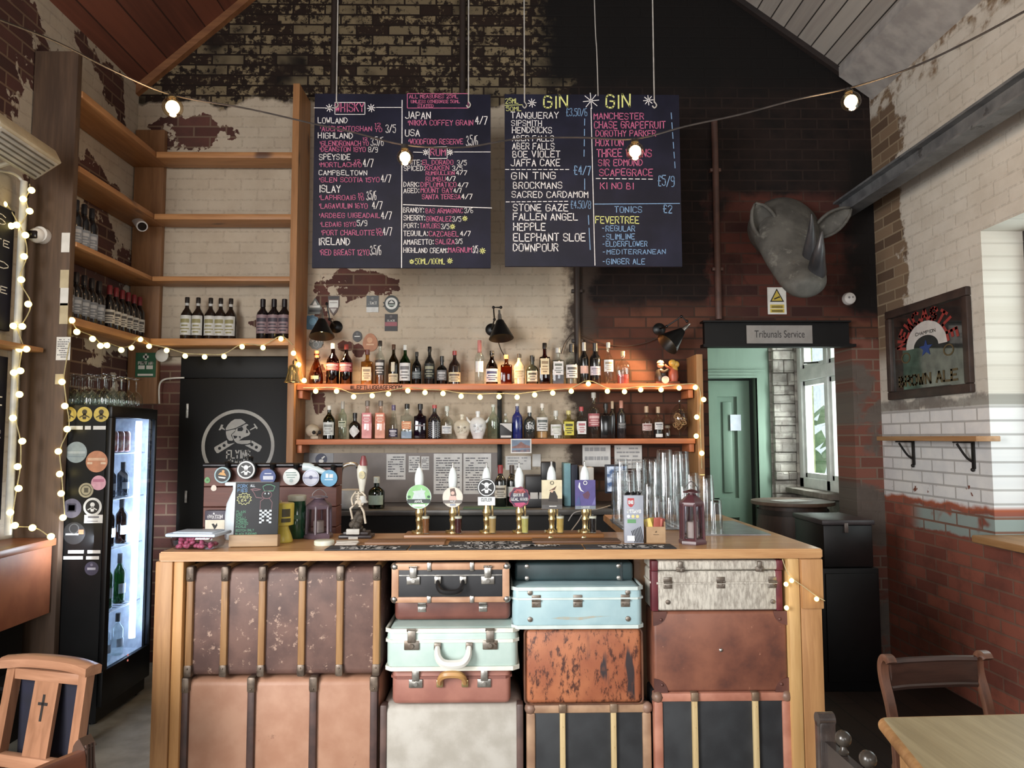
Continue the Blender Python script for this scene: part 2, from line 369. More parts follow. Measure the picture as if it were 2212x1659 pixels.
def zones_right(n, u, z, du, dz, nz, nb, fac, rnd, base, redc, cr, fine):
    uv = n.comb(u, z)
    c = base
    brown = n.mix(fac, n.mix(rnd, lin((138,110,82)), lin((98,74,56))), lin((150,128,98)))
    far = n.ss(n.ma('ADD', u, n.ma('MULTIPLY', n.ma('SUBTRACT', n.noise(uv, 4, 5, .6), .5), .9)), 4.86, 4.93)
    c = n.mix(n.ma('MULTIPLY', far, n.ss(z, 2.0, 2.2)), c, brown)
    high = n.ss(n.ma('ADD', z, n.ma('MULTIPLY', n.ma('SUBTRACT', n.noise(uv, 5, 4), .5), .5)), 3.85, 3.95)
    c = n.mix(high, c, n.mix(n.ss(n.noise(uv, 9, 4), .4, .55), brown, cr))
    grey = n.mix(n.ss(nz, .4, .6), lin((150,146,136)), lin((122,112,104)))
    c = n.mix(band(n, dz, 1.70, 1.80, .012), c, grey)
    white = n.mix(n.ss(nz, .3, .7), lin((222,220,218)), lin((206,206,208)))
    white = n.mix(n.ma('MULTIPLY', fac, .6), white, lin((128,122,116)))
    chip = n.ss(n.noise(uv, 7, 5, .6), .66, .68); chip = n.ma('MULTIPLY', chip, n.ss(z, 1.5, 1.25))
    white = n.mix(chip, white, lin((128,66,46)))
    low = n.ss(z, 1.735, 1.715)
    c = n.mix(low, c, white)
    redl = n.mix(fac, n.mix(rnd, lin((164,82,60)), lin((128,62,48))), lin((128,88,70)))
    redl = n.mix(n.ss(nz, .45, .7), redl, n.mix(.5, redl, lin((92,50,42))))
    zz = n.ma('ADD', z, n.ma('MULTIPLY', n.ma('SUBTRACT', n.noise(uv, 6, 4), .5), .10))
    c = n.mix(n.ss(zz, 1.16, 1.13), c, lin((176,80,44)))
    c = n.mix(n.ss(zz, 1.135, 1.115), c, redl)
    teal = n.mix(nz, lin((146,160,154)), lin((124,142,138)))
    tm = n.ma('MULTIPLY', band(n, zz, .965, 1.10, .008), n.ma('MULTIPLY', n.ss(fac, .3, .1), n.ss(n.noise(uv, 3, 3), .38, .44)))
    c = n.mix(n.ma('MULTIPLY', tm, n.ss(u, 5.0, 4.8)), c, teal)
    return c
M_right = paint_wall('painted_brick_right', 'y', ((132,70,54),(104,56,44)), ((206,198,184),(194,184,168),(214,208,196)), zones_right, [], peel=.80)

# floor
n = NT('floor_boards_and_screed'); v = n.co(); x, y, z = n.sep(v)
scr = n.mix(n.ss(n.noise(v, 6, 5), .3, .7), lin((142,138,124)), lin((112,108,96)))
bc, bf = n.brick(n.comb(y, x), 2.2, .13, .004)
brd = n.mix(bf, n.mix(n.sep(bc)[0], lin((54,38,30)), lin((36,27,23))), lin((10,8,8)))
M_floor = n.fin(n.mix(n.ss(x, 1.0, 1.02), scr, brd), .6)
def struct(o): o['kind'] = 'structure'; return o
m = MB(); m.box(XL-.3, 3.4, YF-.3, 7.6, -.1, 0); struct(m.build('floor', M_floor))

# back wall with the doorway
DX0, DX1, DZ = 1.50, 2.55, 2.225
m = MB(); xz = lambda u, w, d: (u, d, w)
m.prism([(XL-.3, 0), (DX0, 0), (DX0, DZ), (DX1, DZ), (DX1, 0), (XR+.3, 0), (XR+.3, slopeZ(XR)-.1), (RX, RZ+.1), (XL-.3, slopeZ(XL)-.1)], xz, YB, YB+.28)
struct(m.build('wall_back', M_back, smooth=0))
# left wall
m = MB()
for (a, b_, c, d) in ((YF, -1.05, 0, ZE+.3), (-1.05, .55, 0, 1.0), (-1.05, .55, 3.1, ZE+.3), (.55, YB, 0, ZE+.3)): m.box(XL-.25, XL, a, b_, c, d)
struct(m.build('wall_left', M_left, smooth=0))
# right wall with a deep window opening
WY0, WY1, WZ0, WZ1 = 2.75, 4.12, .97, 2.72
m = MB(); yz = lambda u, w, d: (d, u, w)
m.prism([(YF,0),(YB,0),(YB,ZE+.3),(YF,ZE+.3)], yz, XR+.30, XR+.30001) if False else None
for (a, b_, c, d) in ((YF, WY0, 0, ZE+.3), (WY1, YB, 0, ZE+.3), (WY0, WY1, 0, WZ0), (WY0, WY1, WZ1, ZE+.3)):
    m.box(XR, XR+.30, a, b_, c, d)
struct(m.build('wall_right', M_right, smooth=0))
# front wall, behind the viewer, with the entrance and a window
m = MB()
for (a, b_, c, d) in ((XL-.25, -2.2, 0, 4.2), (-2.2, -.7, 3.2, 4.2), (-.7, .65, 0, 4.2), (.65, 2.05, 0, .9), (.65, 2.05, 2.9, 4.2), (2.05, XR+.3, 0, 4.2)):
    m.box(a, b_, YF-.12, YF, c, d)
m.prism([(XL-.25, 4.2), (XR+.3, 4.2), (RX, RZ+.05)], xz, YF-.12, YF)
struct(m.build('wall_front', vary((190,176,152), (160,140,116), 4, .8), smooth=0))
# ceilings: boarded roof slopes
def roof(name, x0, x1, c1, c2, gap, bw, gapw):
    n = NT(name); v = n.co(); x, y, z = n.sep(v)
    t = n.ma('DIVIDE', n.ma('ABSOLUTE', n.ma('SUBTRACT', x, x0)), bw); fr = n.ma('FRACT', t); idx = n.ma('FLOOR', t)
    wn = n.nd('ShaderNodeTexWhiteNoise', noise_dimensions='1D'); n.put(wn.inputs['W'], idx)
    g = n.noise(n.mapv(v, (1, .06, 1)), 30, 4); c = n.mix(n.ss(n.ma('ADD', n.ma('MULTIPLY', g, .7), n.ma('MULTIPLY', wn.outputs[0], .4)), .3, .85), lin(c1), lin(c2))
    line = n.ma('MAXIMUM', n.ss(fr, gapw, gapw*.4), n.ss(fr, 1-gapw, 1-gapw*.4))
    c = n.mix(line, c, lin(gap)); n.bump(n.ma('SUBTRACT', 1.0, line), .5, .008)
    M = n.fin(c, .6); m = MB()
    a, b_ = (x0, slopeZ(x0)), (x1, slopeZ(x1)); th = .12
    m.prism([a, b_, (b_[0], b_[1]+th), (a[0], a[1]+th)], xz, YF-.1, YB+.2)
    struct(m.build(name, M, smooth=0))
roof('ceiling_left', XL-.05, RX, (128,62,40), (96,44,30), (58,26,18), .135, .035)
roof('ceiling_right', XR+.05, RX, (172,166,158), (150,144,138), (44,40,38), .098, .05)
# timber battens where the roof meets the gable, wall plates
Mt = wood((150,100,62), (118,74,46), 'x', .6)
m = MB(); a, b_ = (XL, slopeZ(XL)), (RX, RZ)
m.prism([(a[0], a[1]-.07), (b_[0], b_[1]-.07), (b_[0], b_[1]), (a[0], a[1])], xz, YB-.05, YB); struct(m.build('trim_1', Mt))
m = MB(); a, b_ = (RX, RZ), (XR, slopeZ(XR))
m.prism([(a[0], a[1]-.05), (b_[0], b_[1]-.05), (b_[0], b_[1]), (a[0], a[1])], xz, YB-.04, YB); struct(m.build('trim_2', wood((44,34,32), (30,24,24), 'x', .7)))
m = MB(); m.prism([(XR, 4.03), (XR-.24, 4.03+.24*.733), (XR-.24, 4.10+.24*.733), (XR, 4.12)], xz, YF, YB-.04); struct(m.build('trim_3', vary((176,172,168), (150,146,144), 8, .6)))
# steel beam on the wall side
Msteel = vary((112,116,120), (88,92,98), 10, .45, metal=.2, wear=(70,72,76))
m = MB(); a = PXp(1822,450,2.5); bz = a.z
m.box(2.45, 2.56, YF, YB, bz-.06, bz-.045); m.box(2.45, 2.56, YF, YB, bz+.045, bz+.06); m.box(2.495, 2.515, YF, YB, bz-.045, bz+.045)
o = m.build('steel_beam', Msteel); tag(o, 'grey steel beam running along the white brick wall from the gable', 'beam', kind='structure')

# window_2: the tall sash in the opening of the white wall (only its near reveal shows)
Mwf = vary((58,46,42), (44,36,34), 10, .5)
m = MB(); fx = XR+.24
for (a, b_, c, d) in ((WY0, WY1, WZ0, WZ0+.06), (WY0, WY1, WZ1-.06, WZ1), (WY0, WY0+.06, WZ0+.06, WZ1-.06), (WY1-.06, WY1, WZ0+.06, WZ1-.06), ((WY0+WY1)/2-.02, (WY0+WY1)/2+.02, WZ0+.06, WZ1-.06)):
    m.box(fx, fx+.06, a, b_, c, d, .004)
w2 = struct(m.build('window_2', Mwf))
m = MB(); m.box(fx+.028, fx+.032, WY0+.06, WY1-.06, WZ0+.06, WZ1-.06); m.build('pane', glass((250,255,252)), w2)
m = MB(); m.box(XR-.14, fx, WY0-.05, WY1-.005, WZ0-.005, WZ0+.035, .008); m.build('window_sill', wood((176,132,86), (146,102,62), 'y', .45), w2)

# passage behind the doorway
Mplain = vary((150,142,130), (128,118,106), 5, .8)
Mgreen = vary((126,158,136), (116,146,126), 6, .5, stretch=(1,1,.2))
GY = 6.90
m = MB(); m.box(1.15, DX0+.0, YB+.28, GY+.2, 0, 2.75); m.build('wall_passage_left', Mplain)['kind'] = 'structure'
m = MB(); m.box(1.15, 3.2, YB+.28, 7.6, 2.75, 2.85); m.build('ceiling_passage', Mplain)['kind'] = 'structure'
gl = P(1668, 900, GY).x; a = P(1549, 900, GY); dz_ = P(1590, 817, GY).z; dr = P(1634, 900, GY).x; dl = dr-.76
m = MB()
m.box(dr, gl, GY, GY+.12, 0, 2.75); m.box(1.2, dr, GY, GY+.12, dz_, 2.75); m.box(1.2, dl, GY, GY+.12, 0, dz_)
# moulded architrave
for k, (w_, dp) in enumerate(((.075, .02), (.05, .032), (.02, .042))):
    m.box(dr, dr+w_, GY-dp, GY, 0, dz_+w_); m.box(1.35, dr, GY-dp, GY, dz_, dz_+w_)
m.box(dr+.16, dr+.163, GY-.004, GY, dz_+.02, 2.75)
m.build('wall_passage_end', Mgreen)['kind'] = 'structure'
Mgreend = vary((112,144,122), (100,132,112), 6, .45, stretch=(1,1,.2))
t = thing('door_2', 'green panelled passage door standing slightly recessed with a white notice on it', 'door', (dl, GY+.07, 0)); t['kind'] = 'structure'
m = MB(off=(dl, GY+.07, 0)); x0, x1 = dl+.005, dr-.045
Y0, Y1 = GY+.05, GY+.09
pz = [.12, .80, .98, dz_-.17]
m.box(x0, x0+.12, Y0, Y1, .01, dz_-.02); m.box(x1-.12, x1, Y0, Y1, .01, dz_-.02)
for c, d in ((.01, pz[0]), (pz[1], pz[2]), (pz[3], dz_-.02)): m.box(x0+.12, x1-.12, Y0, Y1, c, d)
for xa, xb in ((x0+.12, (x0+x1)/2-.05), ((x0+x1)/2+.05, x1-.12)):
    for c, d in ((pz[0], pz[1]), (pz[2], pz[3])):
        m.box(xa, xb, Y0+.02, Y1-.005, c, d); m.box(xa+.05, xb-.05, Y0+.008, Y0+.02, c+.05, d-.05, .006)
m.box((x0+x1)/2-.05, (x0+x1)/2+.05, Y0, Y1, pz[0], pz[3])
m.build('door_leaf', Mgreend, t)
m = MB(off=(dl, GY+.07, 0)); m.box(dl, dr, GY+.095, GY+.118, 0, dz_); m.build('gap_backing', vary((44,58,50), None, 6, .6), t)  # dark backing added so the gaps round the leaf stay dark
m = MB(); p = P(1589, 913, GY+.047); m.box(p.x-.05, p.x+.05, GY+.045, GY+.049, p.z-.075, p.z+.075)
tag(m.build('notice', vary((214,222,238), (200,210,230), 20, .6)), 'small white paper notice on the green door', 'notice')
# rough stone pier beside the passage window
n = NT('rough_stone'); v = n.co(); x, y, z = n.sep(v); bc, bf = n.brick(n.comb(n.ma('ADD', x, y), n.ma('ADD', z, n.ma('MULTIPLY', n.noise(v, 4, 2), .05))), .21, .095, .008)
c = n.mix(n.sep(bc)[0], lin((196,188,176)), lin((150,142,134))); c = n.mix(n.ss(n.noise(v, 9, 5), .4, .7), c, lin((130,120,112))); c = n.mix(n.ma('MULTIPLY', bf, .25), c, lin((96,86,80)))
n.bump(n.ma('SUBTRACT', n.ma('MULTIPLY', n.noise(v, 14, 4), .6), bf), .8, .02); M_stone = n.fin(c, .85)
PY0, PY1, PZ0, PZ1 = P(1812, 900, 1).x, 0, 0, 0
WX = XR
yv = lambda px: PXp(px, 900, WX).y
v0, v1 = yv(1812), yv(1719); s0 = PXp(1765, 1058, WX).z; s1 = 2.62
m = MB(); rnd = random.Random(3)
for (a, b_, c, d) in ((YB+.28, v0, 0, 2.75), (v1, 7.2, 0, 2.75), (v0, v1, 0, s0), (v0, v1, s1, 2.75)): m.box(WX, WX+.13, a, b_, c, d)
m.build('wall_passage_right', M_stone, smooth=0)['kind'] = 'structure'
m = MB(); zc = 0.0   # coursed stones
while zc < 2.74:
    h = rnd.uniform(.07, .13); xs = gl
    while xs < WX:
        w_ = min(rnd.uniform(.1, .2), WX-xs)
        if WX-xs-w_ < .06: w_ = WX-xs
        m.box(xs+.0015, xs+w_-.0015, v1+.02-rnd.uniform(0, .03), GY+.25, zc+.002, min(zc+h, 2.75)-.002, .010); xs += w_
    zc += h
m.box(gl-.02, WX, v1+.04, GY+.26, 0, 2.75)
m.build('wall_passage_pier', M_stone)['kind'] = 'structure'
# passage window: white timber casement with a transom light
Mwhite = vary((226,230,226), (206,212,208), 8, .45)
m = MB(); X0, X1 = WX+.02, WX+.12; zt = PXp(1765, 803, WX).z
for (a, b_, c, d, q) in ((v0, v1, s0, s0+.09, 0), (v0, v1, s1-.06, s1, 0), (v0, v0+.09, s0, s1, 0), (v1-.09, v1, s0, s1, 0), (v0+.09, v1-.09, zt-.055, zt+.055, -.015), (v0+.24, v0+.31, s0, s1, 0)):
    m.box(X0+q, X1, a, b_, c, d, .006)
for (c, d) in ((s0+.09, zt-.055), (zt+.055, s1-.06)):
    for (a, b_) in ((v0+.31, v1-.09), (v0+.09, v0+.24)):
        for (e, f, g, h) in ((a, b_, c, c+.045), (a, b_, d-.045, d), (a, a+.04, c, d), (b_-.04, b_, c, d)): m.box(X0+.02, X1-.02, e, f, g, h, .004)
w1 = struct(m.build('window_1', Mwhite))
m = MB(); m.box(X0+.05, X0+.055, v0+.05, v1-.05, s0+.05, s1-.05); m.build('pane', glass((250,255,252)), w1)
m = MB(); m.cyl((X0-.005, v0+.40, zt+.085), (X0-.03, v0+.62, zt+.10), .008, n=8); m.build('window_stay', vary((40,36,34), None, 10, .4, metal=.6), w1)
m = MB(); m.box(WX-.12, X0, v0-.06, v1, s0-.05, s0-.002, .01); m.build('window_sill', vary((150,140,128), (116,104,94), 8, .8), w1)
# lintel over the doorway
Mblk = vary((14,13,15), (9,9,10), 8, .5, spec=.3)
a = P(1517, 693, YB-.07); b_ = P(1838, 748, YB-.07)
t = thing('lintel', 'black steel lintel over the doorway beside the back bar', 'lintel', (a.x, YB, b_.z)); t['kind'] = 'structure'
m = MB(off=(a.x, YB, b_.z)); m.box(a.x+.02, b_.x, YB-.05, YB, b_.z, a.z); m.box(a.x, b_.x+.03, YB-.09, YB, b_.z-.005, b_.z+.015); m.box(a.x, b_.x, YB-.09, YB, a.z-.012, a.z)
m.build('beam', Mblk, t)
# outside the passage window
m = MB(); m.box(3.29, 3.37, 7.9, 7.98, 0, 3); tag(m.build('post', vary((196,206,120), (176,188,100), 8, .5)), 'pale yellow-green post outside the passage window', 'post')
m = MB(); rnd = random.Random(5)
for k in range(160):
    c = Vector((rnd.uniform(4.0, 5.2), rnd.uniform(8.2, 12), rnd.uniform(0, 1.9))); s_ = rnd.uniform(.06, .15); d = Vector((rnd.uniform(-1, 1), rnd.uniform(-1, 1), rnd.uniform(-1, 1))).normalized()
    u = d.orthogonal()*s_; w_ = d.cross(u); m.face([c+u, c+w_*.6, c-u, c-w_*.6])
tag(m.build('foliage', vary((120,160,90), (80,120,60), 3, .6), smooth=0), 'green leafy bushes seen through the passage window', 'bush', kind='stuff')
# ------------------------------------------------------------------ the bar and its luggage
Mpine = wood((206,160,108), (172,122,76), 'x', .42, knots=(120,78,48), coat=.15)
Mpinez = wood((196,146,94), (160,112,68), 'z', .5, knots=(112,70,44))
Mdark = vary((52,36,28), (36,26,22), 10, .7)
BY0, BY1 = 3.0, 3.55
bl, br = P(343, 1200, BY0).x, P(1778, 1200, BY0).x
BZ = P(1060, 1189, BY0).z; BZ0 = P(1060, 1210, BY0).z
bar = thing('bar_counter', 'long timber bar counter with old luggage packed under its worktop', 'bar counter', (0, BY0, 0))
o_ = (0, BY0, 0)
m = MB(o_); m.prism([(bl, BY0), (br, BY0), (br-.01, 4.35), (.60, 4.35), (.60, BY1), (bl, BY1)], lambda u, v, d: (u, v, d), BZ0, BZ)
bmesh.ops.bevel(m.b, geom=[e for e in m.b.edges], offset=.005, segments=2, affect='EDGES')
m.build('worktop', Mpine, bar)
def post(x0, x1, y0=BY0+.015, y1=BY0+.12, mat=None, z1=None):
    m = MB(o_); m.box(x0, x1, y0, y1, 0, z1 or BZ0-.001, .005); return m.build('post', mat or Mpinez, bar)
lx0, lx1, lx2 = P(326, 1400, BY0).x, P(364, 1400, BY0).x, P(387, 1400, BY0).x
post(lx0, lx1); post(lx1+.002, lx2, BY0+.02, BY0+.14, wood((206,152,92), (178,124,70), 'z', .5))
rx0, rx1, rx2 = P(1708, 1400, BY0).x, P(1733, 1400, BY0).x, P(1780, 1400, BY0).x
post(rx0, rx1, BY0+.005, BY0+.1, wood((216,176,116), (190,146,90), 'z', .5)); post(rx1+.002, rx2, BY0+.005, BY0+.12)
m = MB(o_); m.box(rx1+.004, rx2+.004, BY0-.006, BY0+.01, P(1750,1315,BY0).z, BZ0-.002, .004); m.build('post_block', Mpinez, bar)
dx = P(1388, 1300, 3.2).x; post(dx-.04, dx+.03, 3.18, 3.5, wood((120,84,52), (92,62,40), 'z', .6))
m = MB(o_); m.box(bl+.02, br-.02, BY1-.05, BY1-.02, .02, BZ0-.001); m.build('back_panel', Mdark, bar)
m = MB(o_); m.box(bl+.02, br-.02, BY0+.15, BY1-.05, 0, .03); m.build('plinth', Mdark, bar)
for b_ in ((br-.05, br-.02, BY0+.12, 4.3), (bl+.02, bl+.04, BY0+.14, BY1-.05), (.62, .65, BY1-.02, 4.3)): m = MB(o_); m.box(*b_, 0, BZ0-.001); m.build('end_panel', Mdark, bar)

Mnick = vary((196,192,184), (150,144,136), 30, .3, metal=.9, wear=(110,84,60), wscale=30)
Mrust = vary((150,140,128), (110,92,76), 30, .4, metal=.7, wear=(92,60,42), wscale=40)
Mbrass = vary((222,194,130), (200,168,100), 20, .25, metal=.9)
def leather(c1, c2, wear=None, rough=.5, wt=(.6,.68), ws=7, bump=.25):
    return vary(c1, c2, 9, rough, bump=bump, wear=wear, wt=wt, wscale=ws, detail=5, bd=.003)
def rbox(m, x0, x1, y0, y1, z0, z1, r, mi=0):
    m.box(x0, x1, y0, y1, z0, z1, r, mi, 3)
def ext(px0, py0, px1, py1, Y):
    a = P(px0, py0, Y); b_ = P(px1, py1, Y); return a.x, b_.x, b_.z, a.z
SUIT = 'suitcases and trunks stacked under the bar'
def case(name, label, px, Y, depth, mat, r=.02, z0=None, cat='suitcase'):
    x0, x1, zb, zt = ext(*px, Y)
    if z0 is not None: zb = z0
    c = ((x0+x1)/2, Y+depth/2, zb)
    t = thing(name, label, cat, c, group=SUIT); t['_o'] = 0; del t['_o']
    w, h = x1-x0, zt-zb; m = MB(); rbox(m, -w/2, w/2, -depth/2, depth/2, 0, h, r)
    m.build('shell', mat, t); return t, w, h, -depth/2
def latch(t, x, z, y, s=.05, mat=None, clasp=True):
    m = MB(); m.box(x-s*.55, x+s*.55, y-.008, y+.001, z-s*.62, z+s*.05, .003); m.box(x-s*.3, x+s*.3, y-.013, y, z-s*.1, z+s*.8, .004)
    m.cyl((x, y-.016, z-s*.3), (x, y-.008, z-s*.3), s*.16, n=10)
    if clasp: m.tube([(x-s*.3, y-.01, z+s*.75), (x-s*.32, y-.016, z+s*.9), (x+s*.32, y-.016, z+s*.9), (x+s*.3, y-.01, z+s*.75)], .003, 6)
    return m.build('latch', mat or Mrust, t)
def hinge(t, x, z, y, s=.034, mat=None):
    m = MB(); m.box(x-s/2, x+s/2, y-.004, y+.001, z-s*.75, z-.002, .002); m.box(x-s/2, x+s/2, y-.004, y+.001, z+.002, z+s*.6, .002); m.cyl((x-s/2, y-.005, z), (x+s/2, y-.005, z), .005, n=8)
    for dx_ in (-.3, .3): m.ball((x+dx_*s, y-.005, z-s*.4), .003, 6, 4)
    return m.build('hinge', mat or Mrust, t)
def handle(t, x, z, y, w, drop, mat, r=.011, metal=None):
    m = MB(); pts = catmull([(x-w/2, y-.01, z), (x-w*.46, y-.032, z-drop*.6), (x-w*.25, y-.045, z-drop), (x+w*.25, y-.045, z-drop), (x+w*.46, y-.032, z-drop*.6), (x+w/2, y-.01, z)], 4)
    k = len(pts); m.tube(pts, [r*(.75+.5*math.sin(math.pi*i/(k-1))) for i in range(k)], 8); h = m.build('handle', mat, t)
    for sx in (-1, 1):
        m = MB(); m.box(x+sx*w/2-.014, x+sx*w/2+.014, y-.016, y+.001, z-.014, z+.016, .004); m.build('handle_mount', metal or Mrust, h)
    return h
def seam(t, w, z, y, mat, depth, h=.006, d=.004, name='rim'):
    m = MB(); e = .02; m.sweep([(-w/2-.001, -y-.1, z), (-w/2-.002, y+e, z), (-w/2+e, y-.002, z), (w/2-e, y-.002, z), (w/2+.002, y+e, z), (w/2+.001, -y-.1, z)], [(-d, -h), (d, -h), (d, h), (-d, h)]); return m.build(name, mat, t)

# trunks with wooden ribs
def rib(m, x, w, y, h, depth, r=.018):
    m.box(x-w/2, x+w/2, y-.016, y+.02, .004, h+.010, .007); m.box(x-w/2, x+w/2, y-.005, -y-.02, h-.01, h+.011, .006)
def trunk(name, label, px, Y, depth, mat, ribs, ribmat, capmat, z0=None, w=.03):
    t, W, h, y = case(name, label, px, Y, depth, mat, .028, z0, 'trunk')
    for rxp in ribs:
        x = P(rxp, (px[1]+px[3])/2, Y).x - t.location.x; x = max(-W/2+w/2, min(W/2-w/2, x))
        m = MB(); rib(m, x, w, y, h, depth); rb = m.build('rib', ribmat, t)
        for za, zb, zz in ((h-.05, h+.012, h-.035), (0, .05, .035)):
            m = MB(); m.box(x-w*.58, x+w*.58, y-.0195, y+.02, za, zb, .009); m.ball((x, y-.02, zz), .004, 6, 4); m.build('rib_cap', capmat, rb)
    return t, W, h, y
Mlathe = wood((176,134,86), (138,98,60), 'z', .5, knots=(110,76,50)); Mcap = vary((130,110,92), (86,70,58), 30, .45, metal=.5)
zT = P(600, 1465, 3.08).z
trunk('steamer_trunk', 'dark brown steamer trunk with six wooden ribs, upper of the trunks under the counter end', (400, 1229, 822, 1461), 3.05, .42, leather((122,84,72), (92,62,56), (176,138,116), .55, (.58,.66), 30), (411, 486, 567, 653, 735, 814), Mlathe, Mcap, zT+.018, .028)
trunk('steamer_trunk', 'tan steamer trunk with four dark ribs standing under the dark brown trunk', (390, 1468, 816, 1659), 3.05, .44, leather((196,138,104), (182,120,86), (150,96,70), .5, (.66,.72), 6, .12), (400, 543, 677, 808), vary((92,60,52), (66,44,40), 12, .5), Mcap, .03, .03)

# column two
t, W, h, y = case('suitcase', 'large pale grey canvas case at the bottom beneath the pink-brown case', (822, 1524, 1130, 1659), 3.05, .42, leather((196,190,178), (172,164,150), (110,104,98), .7, (.66,.70), 5, .15), .03, .03)
for sx in (-1, 1):
    m = MB(); m.box(sx*(W/2-.012)-.014, sx*(W/2-.012)+.014, y-.007, y+.05, .0, h+.003, .008); m.build('edge_binding', vary((110,78,68), (84,60,54), 10, .5), t)
hgrey = t.location.z + h
t, W, h, y = case('suitcase', 'pinkish brown case with a tan handle under the mint green case', (847, 1447, 1103, 1522), 3.04, .38, leather((184,112,92), (164,94,78), (200,140,120), .5, (.64,.72), 5), .022, hgrey+.004)
seam(t, W, h*.78, y, vary((150,84,70), None, 12, .5), .38, .005, .004)
latch(t, -W/2+.095, h*.72, y, .05, Mnick); latch(t, W/2-.105, h*.72, y, .05, Mnick)
handle(t, 0.005, h*.62, y, .10, -.045, vary((206,146,72), (180,118,52), 10, .4), .012, Mbrass)
hp = t.location.z + h
Mmint = leather((190,214,204), (172,202,192), (222,228,218), .45, (.62,.72), 4, .1)
Mcream = vary((232,232,216), (214,214,196), 10, .5)
t, W, h, y = case('suitcase', 'mint green case with a white handle and two rusty latches', (835, 1357, 1119, 1446), 3.0, .40, Mmint, .03, hp+.004)
seam(t, W, h*.70, y, Mcream, .4, .006, .003); seam(t, W, .012, y, Mcream, .4, .008, .004, 'piping'); seam(t, W, h-.01, y, Mcream, .4, .008, .004, 'piping')
latch(t, -W/2+.10, h*.70, y, .054); latch(t, W/2-.11, h*.70, y, .054)
handle(t, 0.005, h*.58, y, .125, .055, vary((226,224,214), (208,204,192), 12, .4), .014)
hm = t.location.z + h
t, W, h, y = case('suitcase', 'rust brown case set back between the mint green case and the black case', (852, 1292, 1103, 1356), 3.10, .34, leather((138,74,58), (112,56,46), (160,92,72), .45, (.66,.74), 5), .02, hm+.004)
for sx in (-1, 1):
    hinge(t, sx*.125, h*.66, y, .034, Mnick)
hr = t.location.z + h
t, W, h, y = case('suitcase', 'slim black case edged in tan with chrome corners just below the worktop', (847, 1218, 1100, 1290), 3.0, .38, leather((44,44,48), (32,32,36), (70,70,74), .5, (.66,.72), 8), .012, hr+.004)
Mtan = vary((206,150,108), (180,122,84), 10, .5)
m = MB()
for (a, b_, c, d) in ((-W/2, W/2, -.002, .022), (-W/2, W/2, h-.026, h+.002), (-W/2-.002, -W/2+.028, .0, h), (W/2-.028, W/2+.002, .0, h)): m.box(a, b_, y-.004, y+.03, c, d, .006)
m.build('edge_binding', Mtan, t)
m = MB(); m.box(-W/2+.028, W/2-.028, y-.003, y+.001, h*.70-.002, h*.70+.002); m.build('lid_seam', Mnick, t)
for sx in (-1, 1):
    for z in (.012, h-.012):
        m = MB(); m.ball((sx*(W/2-.01), y+.008, z), .017, 10, 6); m.build('corner_cap', Mnick, t)
    m = MB(); m.box(sx*.085-.009, sx*.085+.009, y-.009, y+.02, h-.03, h+.006, .004); m.build('clip', Mnick, t)
    m = MB(); m.box(sx*.085-.009, sx*.085+.009, y-.009, y+.02, -.003, .026, .004); m.build('clip', Mnick, t)
    latch(t, sx*(W/2-.085), h*.66, y, .048, Mnick)
handle(t, 0, h*.58, y, .10, .04, vary((24,24,26), None, 10, .4), .009, Mnick)

# column three
Mblackc = leather((50,53,57), (36,38,42), (120,122,124), .6, (.74,.76), 22, .12)
def framed(label, px, Y, z0, edge, slat, slats):
    t, W, h, y = case('suitcase', label, px, Y, .42, Mblackc, .012, z0)
    m = MB()
    for (a, b_, c, d) in ((-W/2-.002, W/2+.002, h-.032, h+.003), (-W/2-.002, -W/2+.034, 0, h-.03), (W/2-.034, W/2+.002, 0, h-.03)):
        m.box(a, b_, y-.008, y+.04, c, d, .008)
    m.build('edge_binding', edge, t)
    for sx in (-1, 1):
        m = MB(); m.ball((sx*(W/2-.014), y+.006, h-.014), .024, 10, 6); m.build('corner_cap', vary((150,110,88), (120,84,66), 20, .45), t)
    for sp in slats:
        x = P(sp, px[1]+60, Y).x - t.location.x
        m = MB(); m.box(x-.011, x+.011, y-.017, y+.005, 0, h+.006, .004)
        for q in range(6): m.ball((x, y-.017, .05+q*.08), .003, 6, 4)
        s_ = m.build('slat', slat, t)
        m = MB(); m.box(x-.015, x+.015, y-.02, y+.01, h-.028, h+.008, .005); m.build('slat_cap', vary((160,130,100), (120,92,70), 20, .4, metal=.4), s_)
    return t, W, h, y
Mslat = wood((214,190,140), (186,158,108), 'z', .5)
t, W, h, y = framed('black case with tan edging and two pale slats, under the worn orange case', (1138, 1523, 1407, 1659), 3.05, .03, vary((186,140,100), (150,106,74), 10, .5), Mslat, (1215, 1325))
hb = t.location.z + h
n = NT('worn_orange_leather'); v = n.co(); s1 = n.noise(n.mapv(v, (1, 1, .4)), 44, 6, .75); s2 = n.noise(v, 5, 3)
c = n.mix(n.ss(s2, .35, .65), lin((196,106,58)), lin((168,82,46))); c = n.mix(n.ss(s1, .50, .62), c, lin((84,40,28)))
st = n.ma('MULTIPLY', n.ss(n.noise(n.mapv(v, (1, 1, .18)), 12, 3), .62, .66), n.ss(s2, .42, .56)); c = n.mix(st, c, lin((62,50,52))); n.bump(s1, .25, .003); Mworn = n.fin(c, .45)
t, W, h, y = case('suitcase', 'worn orange leather case with dark scuffs and streaks', (1133, 1357, 1389, 1520), 3.04, .40, Mworn, .022, hb+.004)
m = MB(); e = .022
pts = [(W/2*math.copysign(1, c)-math.copysign(1, c)*.02+.02*math.cos(a), y-.001, (h-.022 if s > 0 else .022)+.02*math.sin(a)) for (c, s, a0) in ((1, 1, 0), (-1, 1, 90), (-1, -1, 180), (1, -1, 270)) for a in [R(a0+q*22.5) for q in range(5)]]
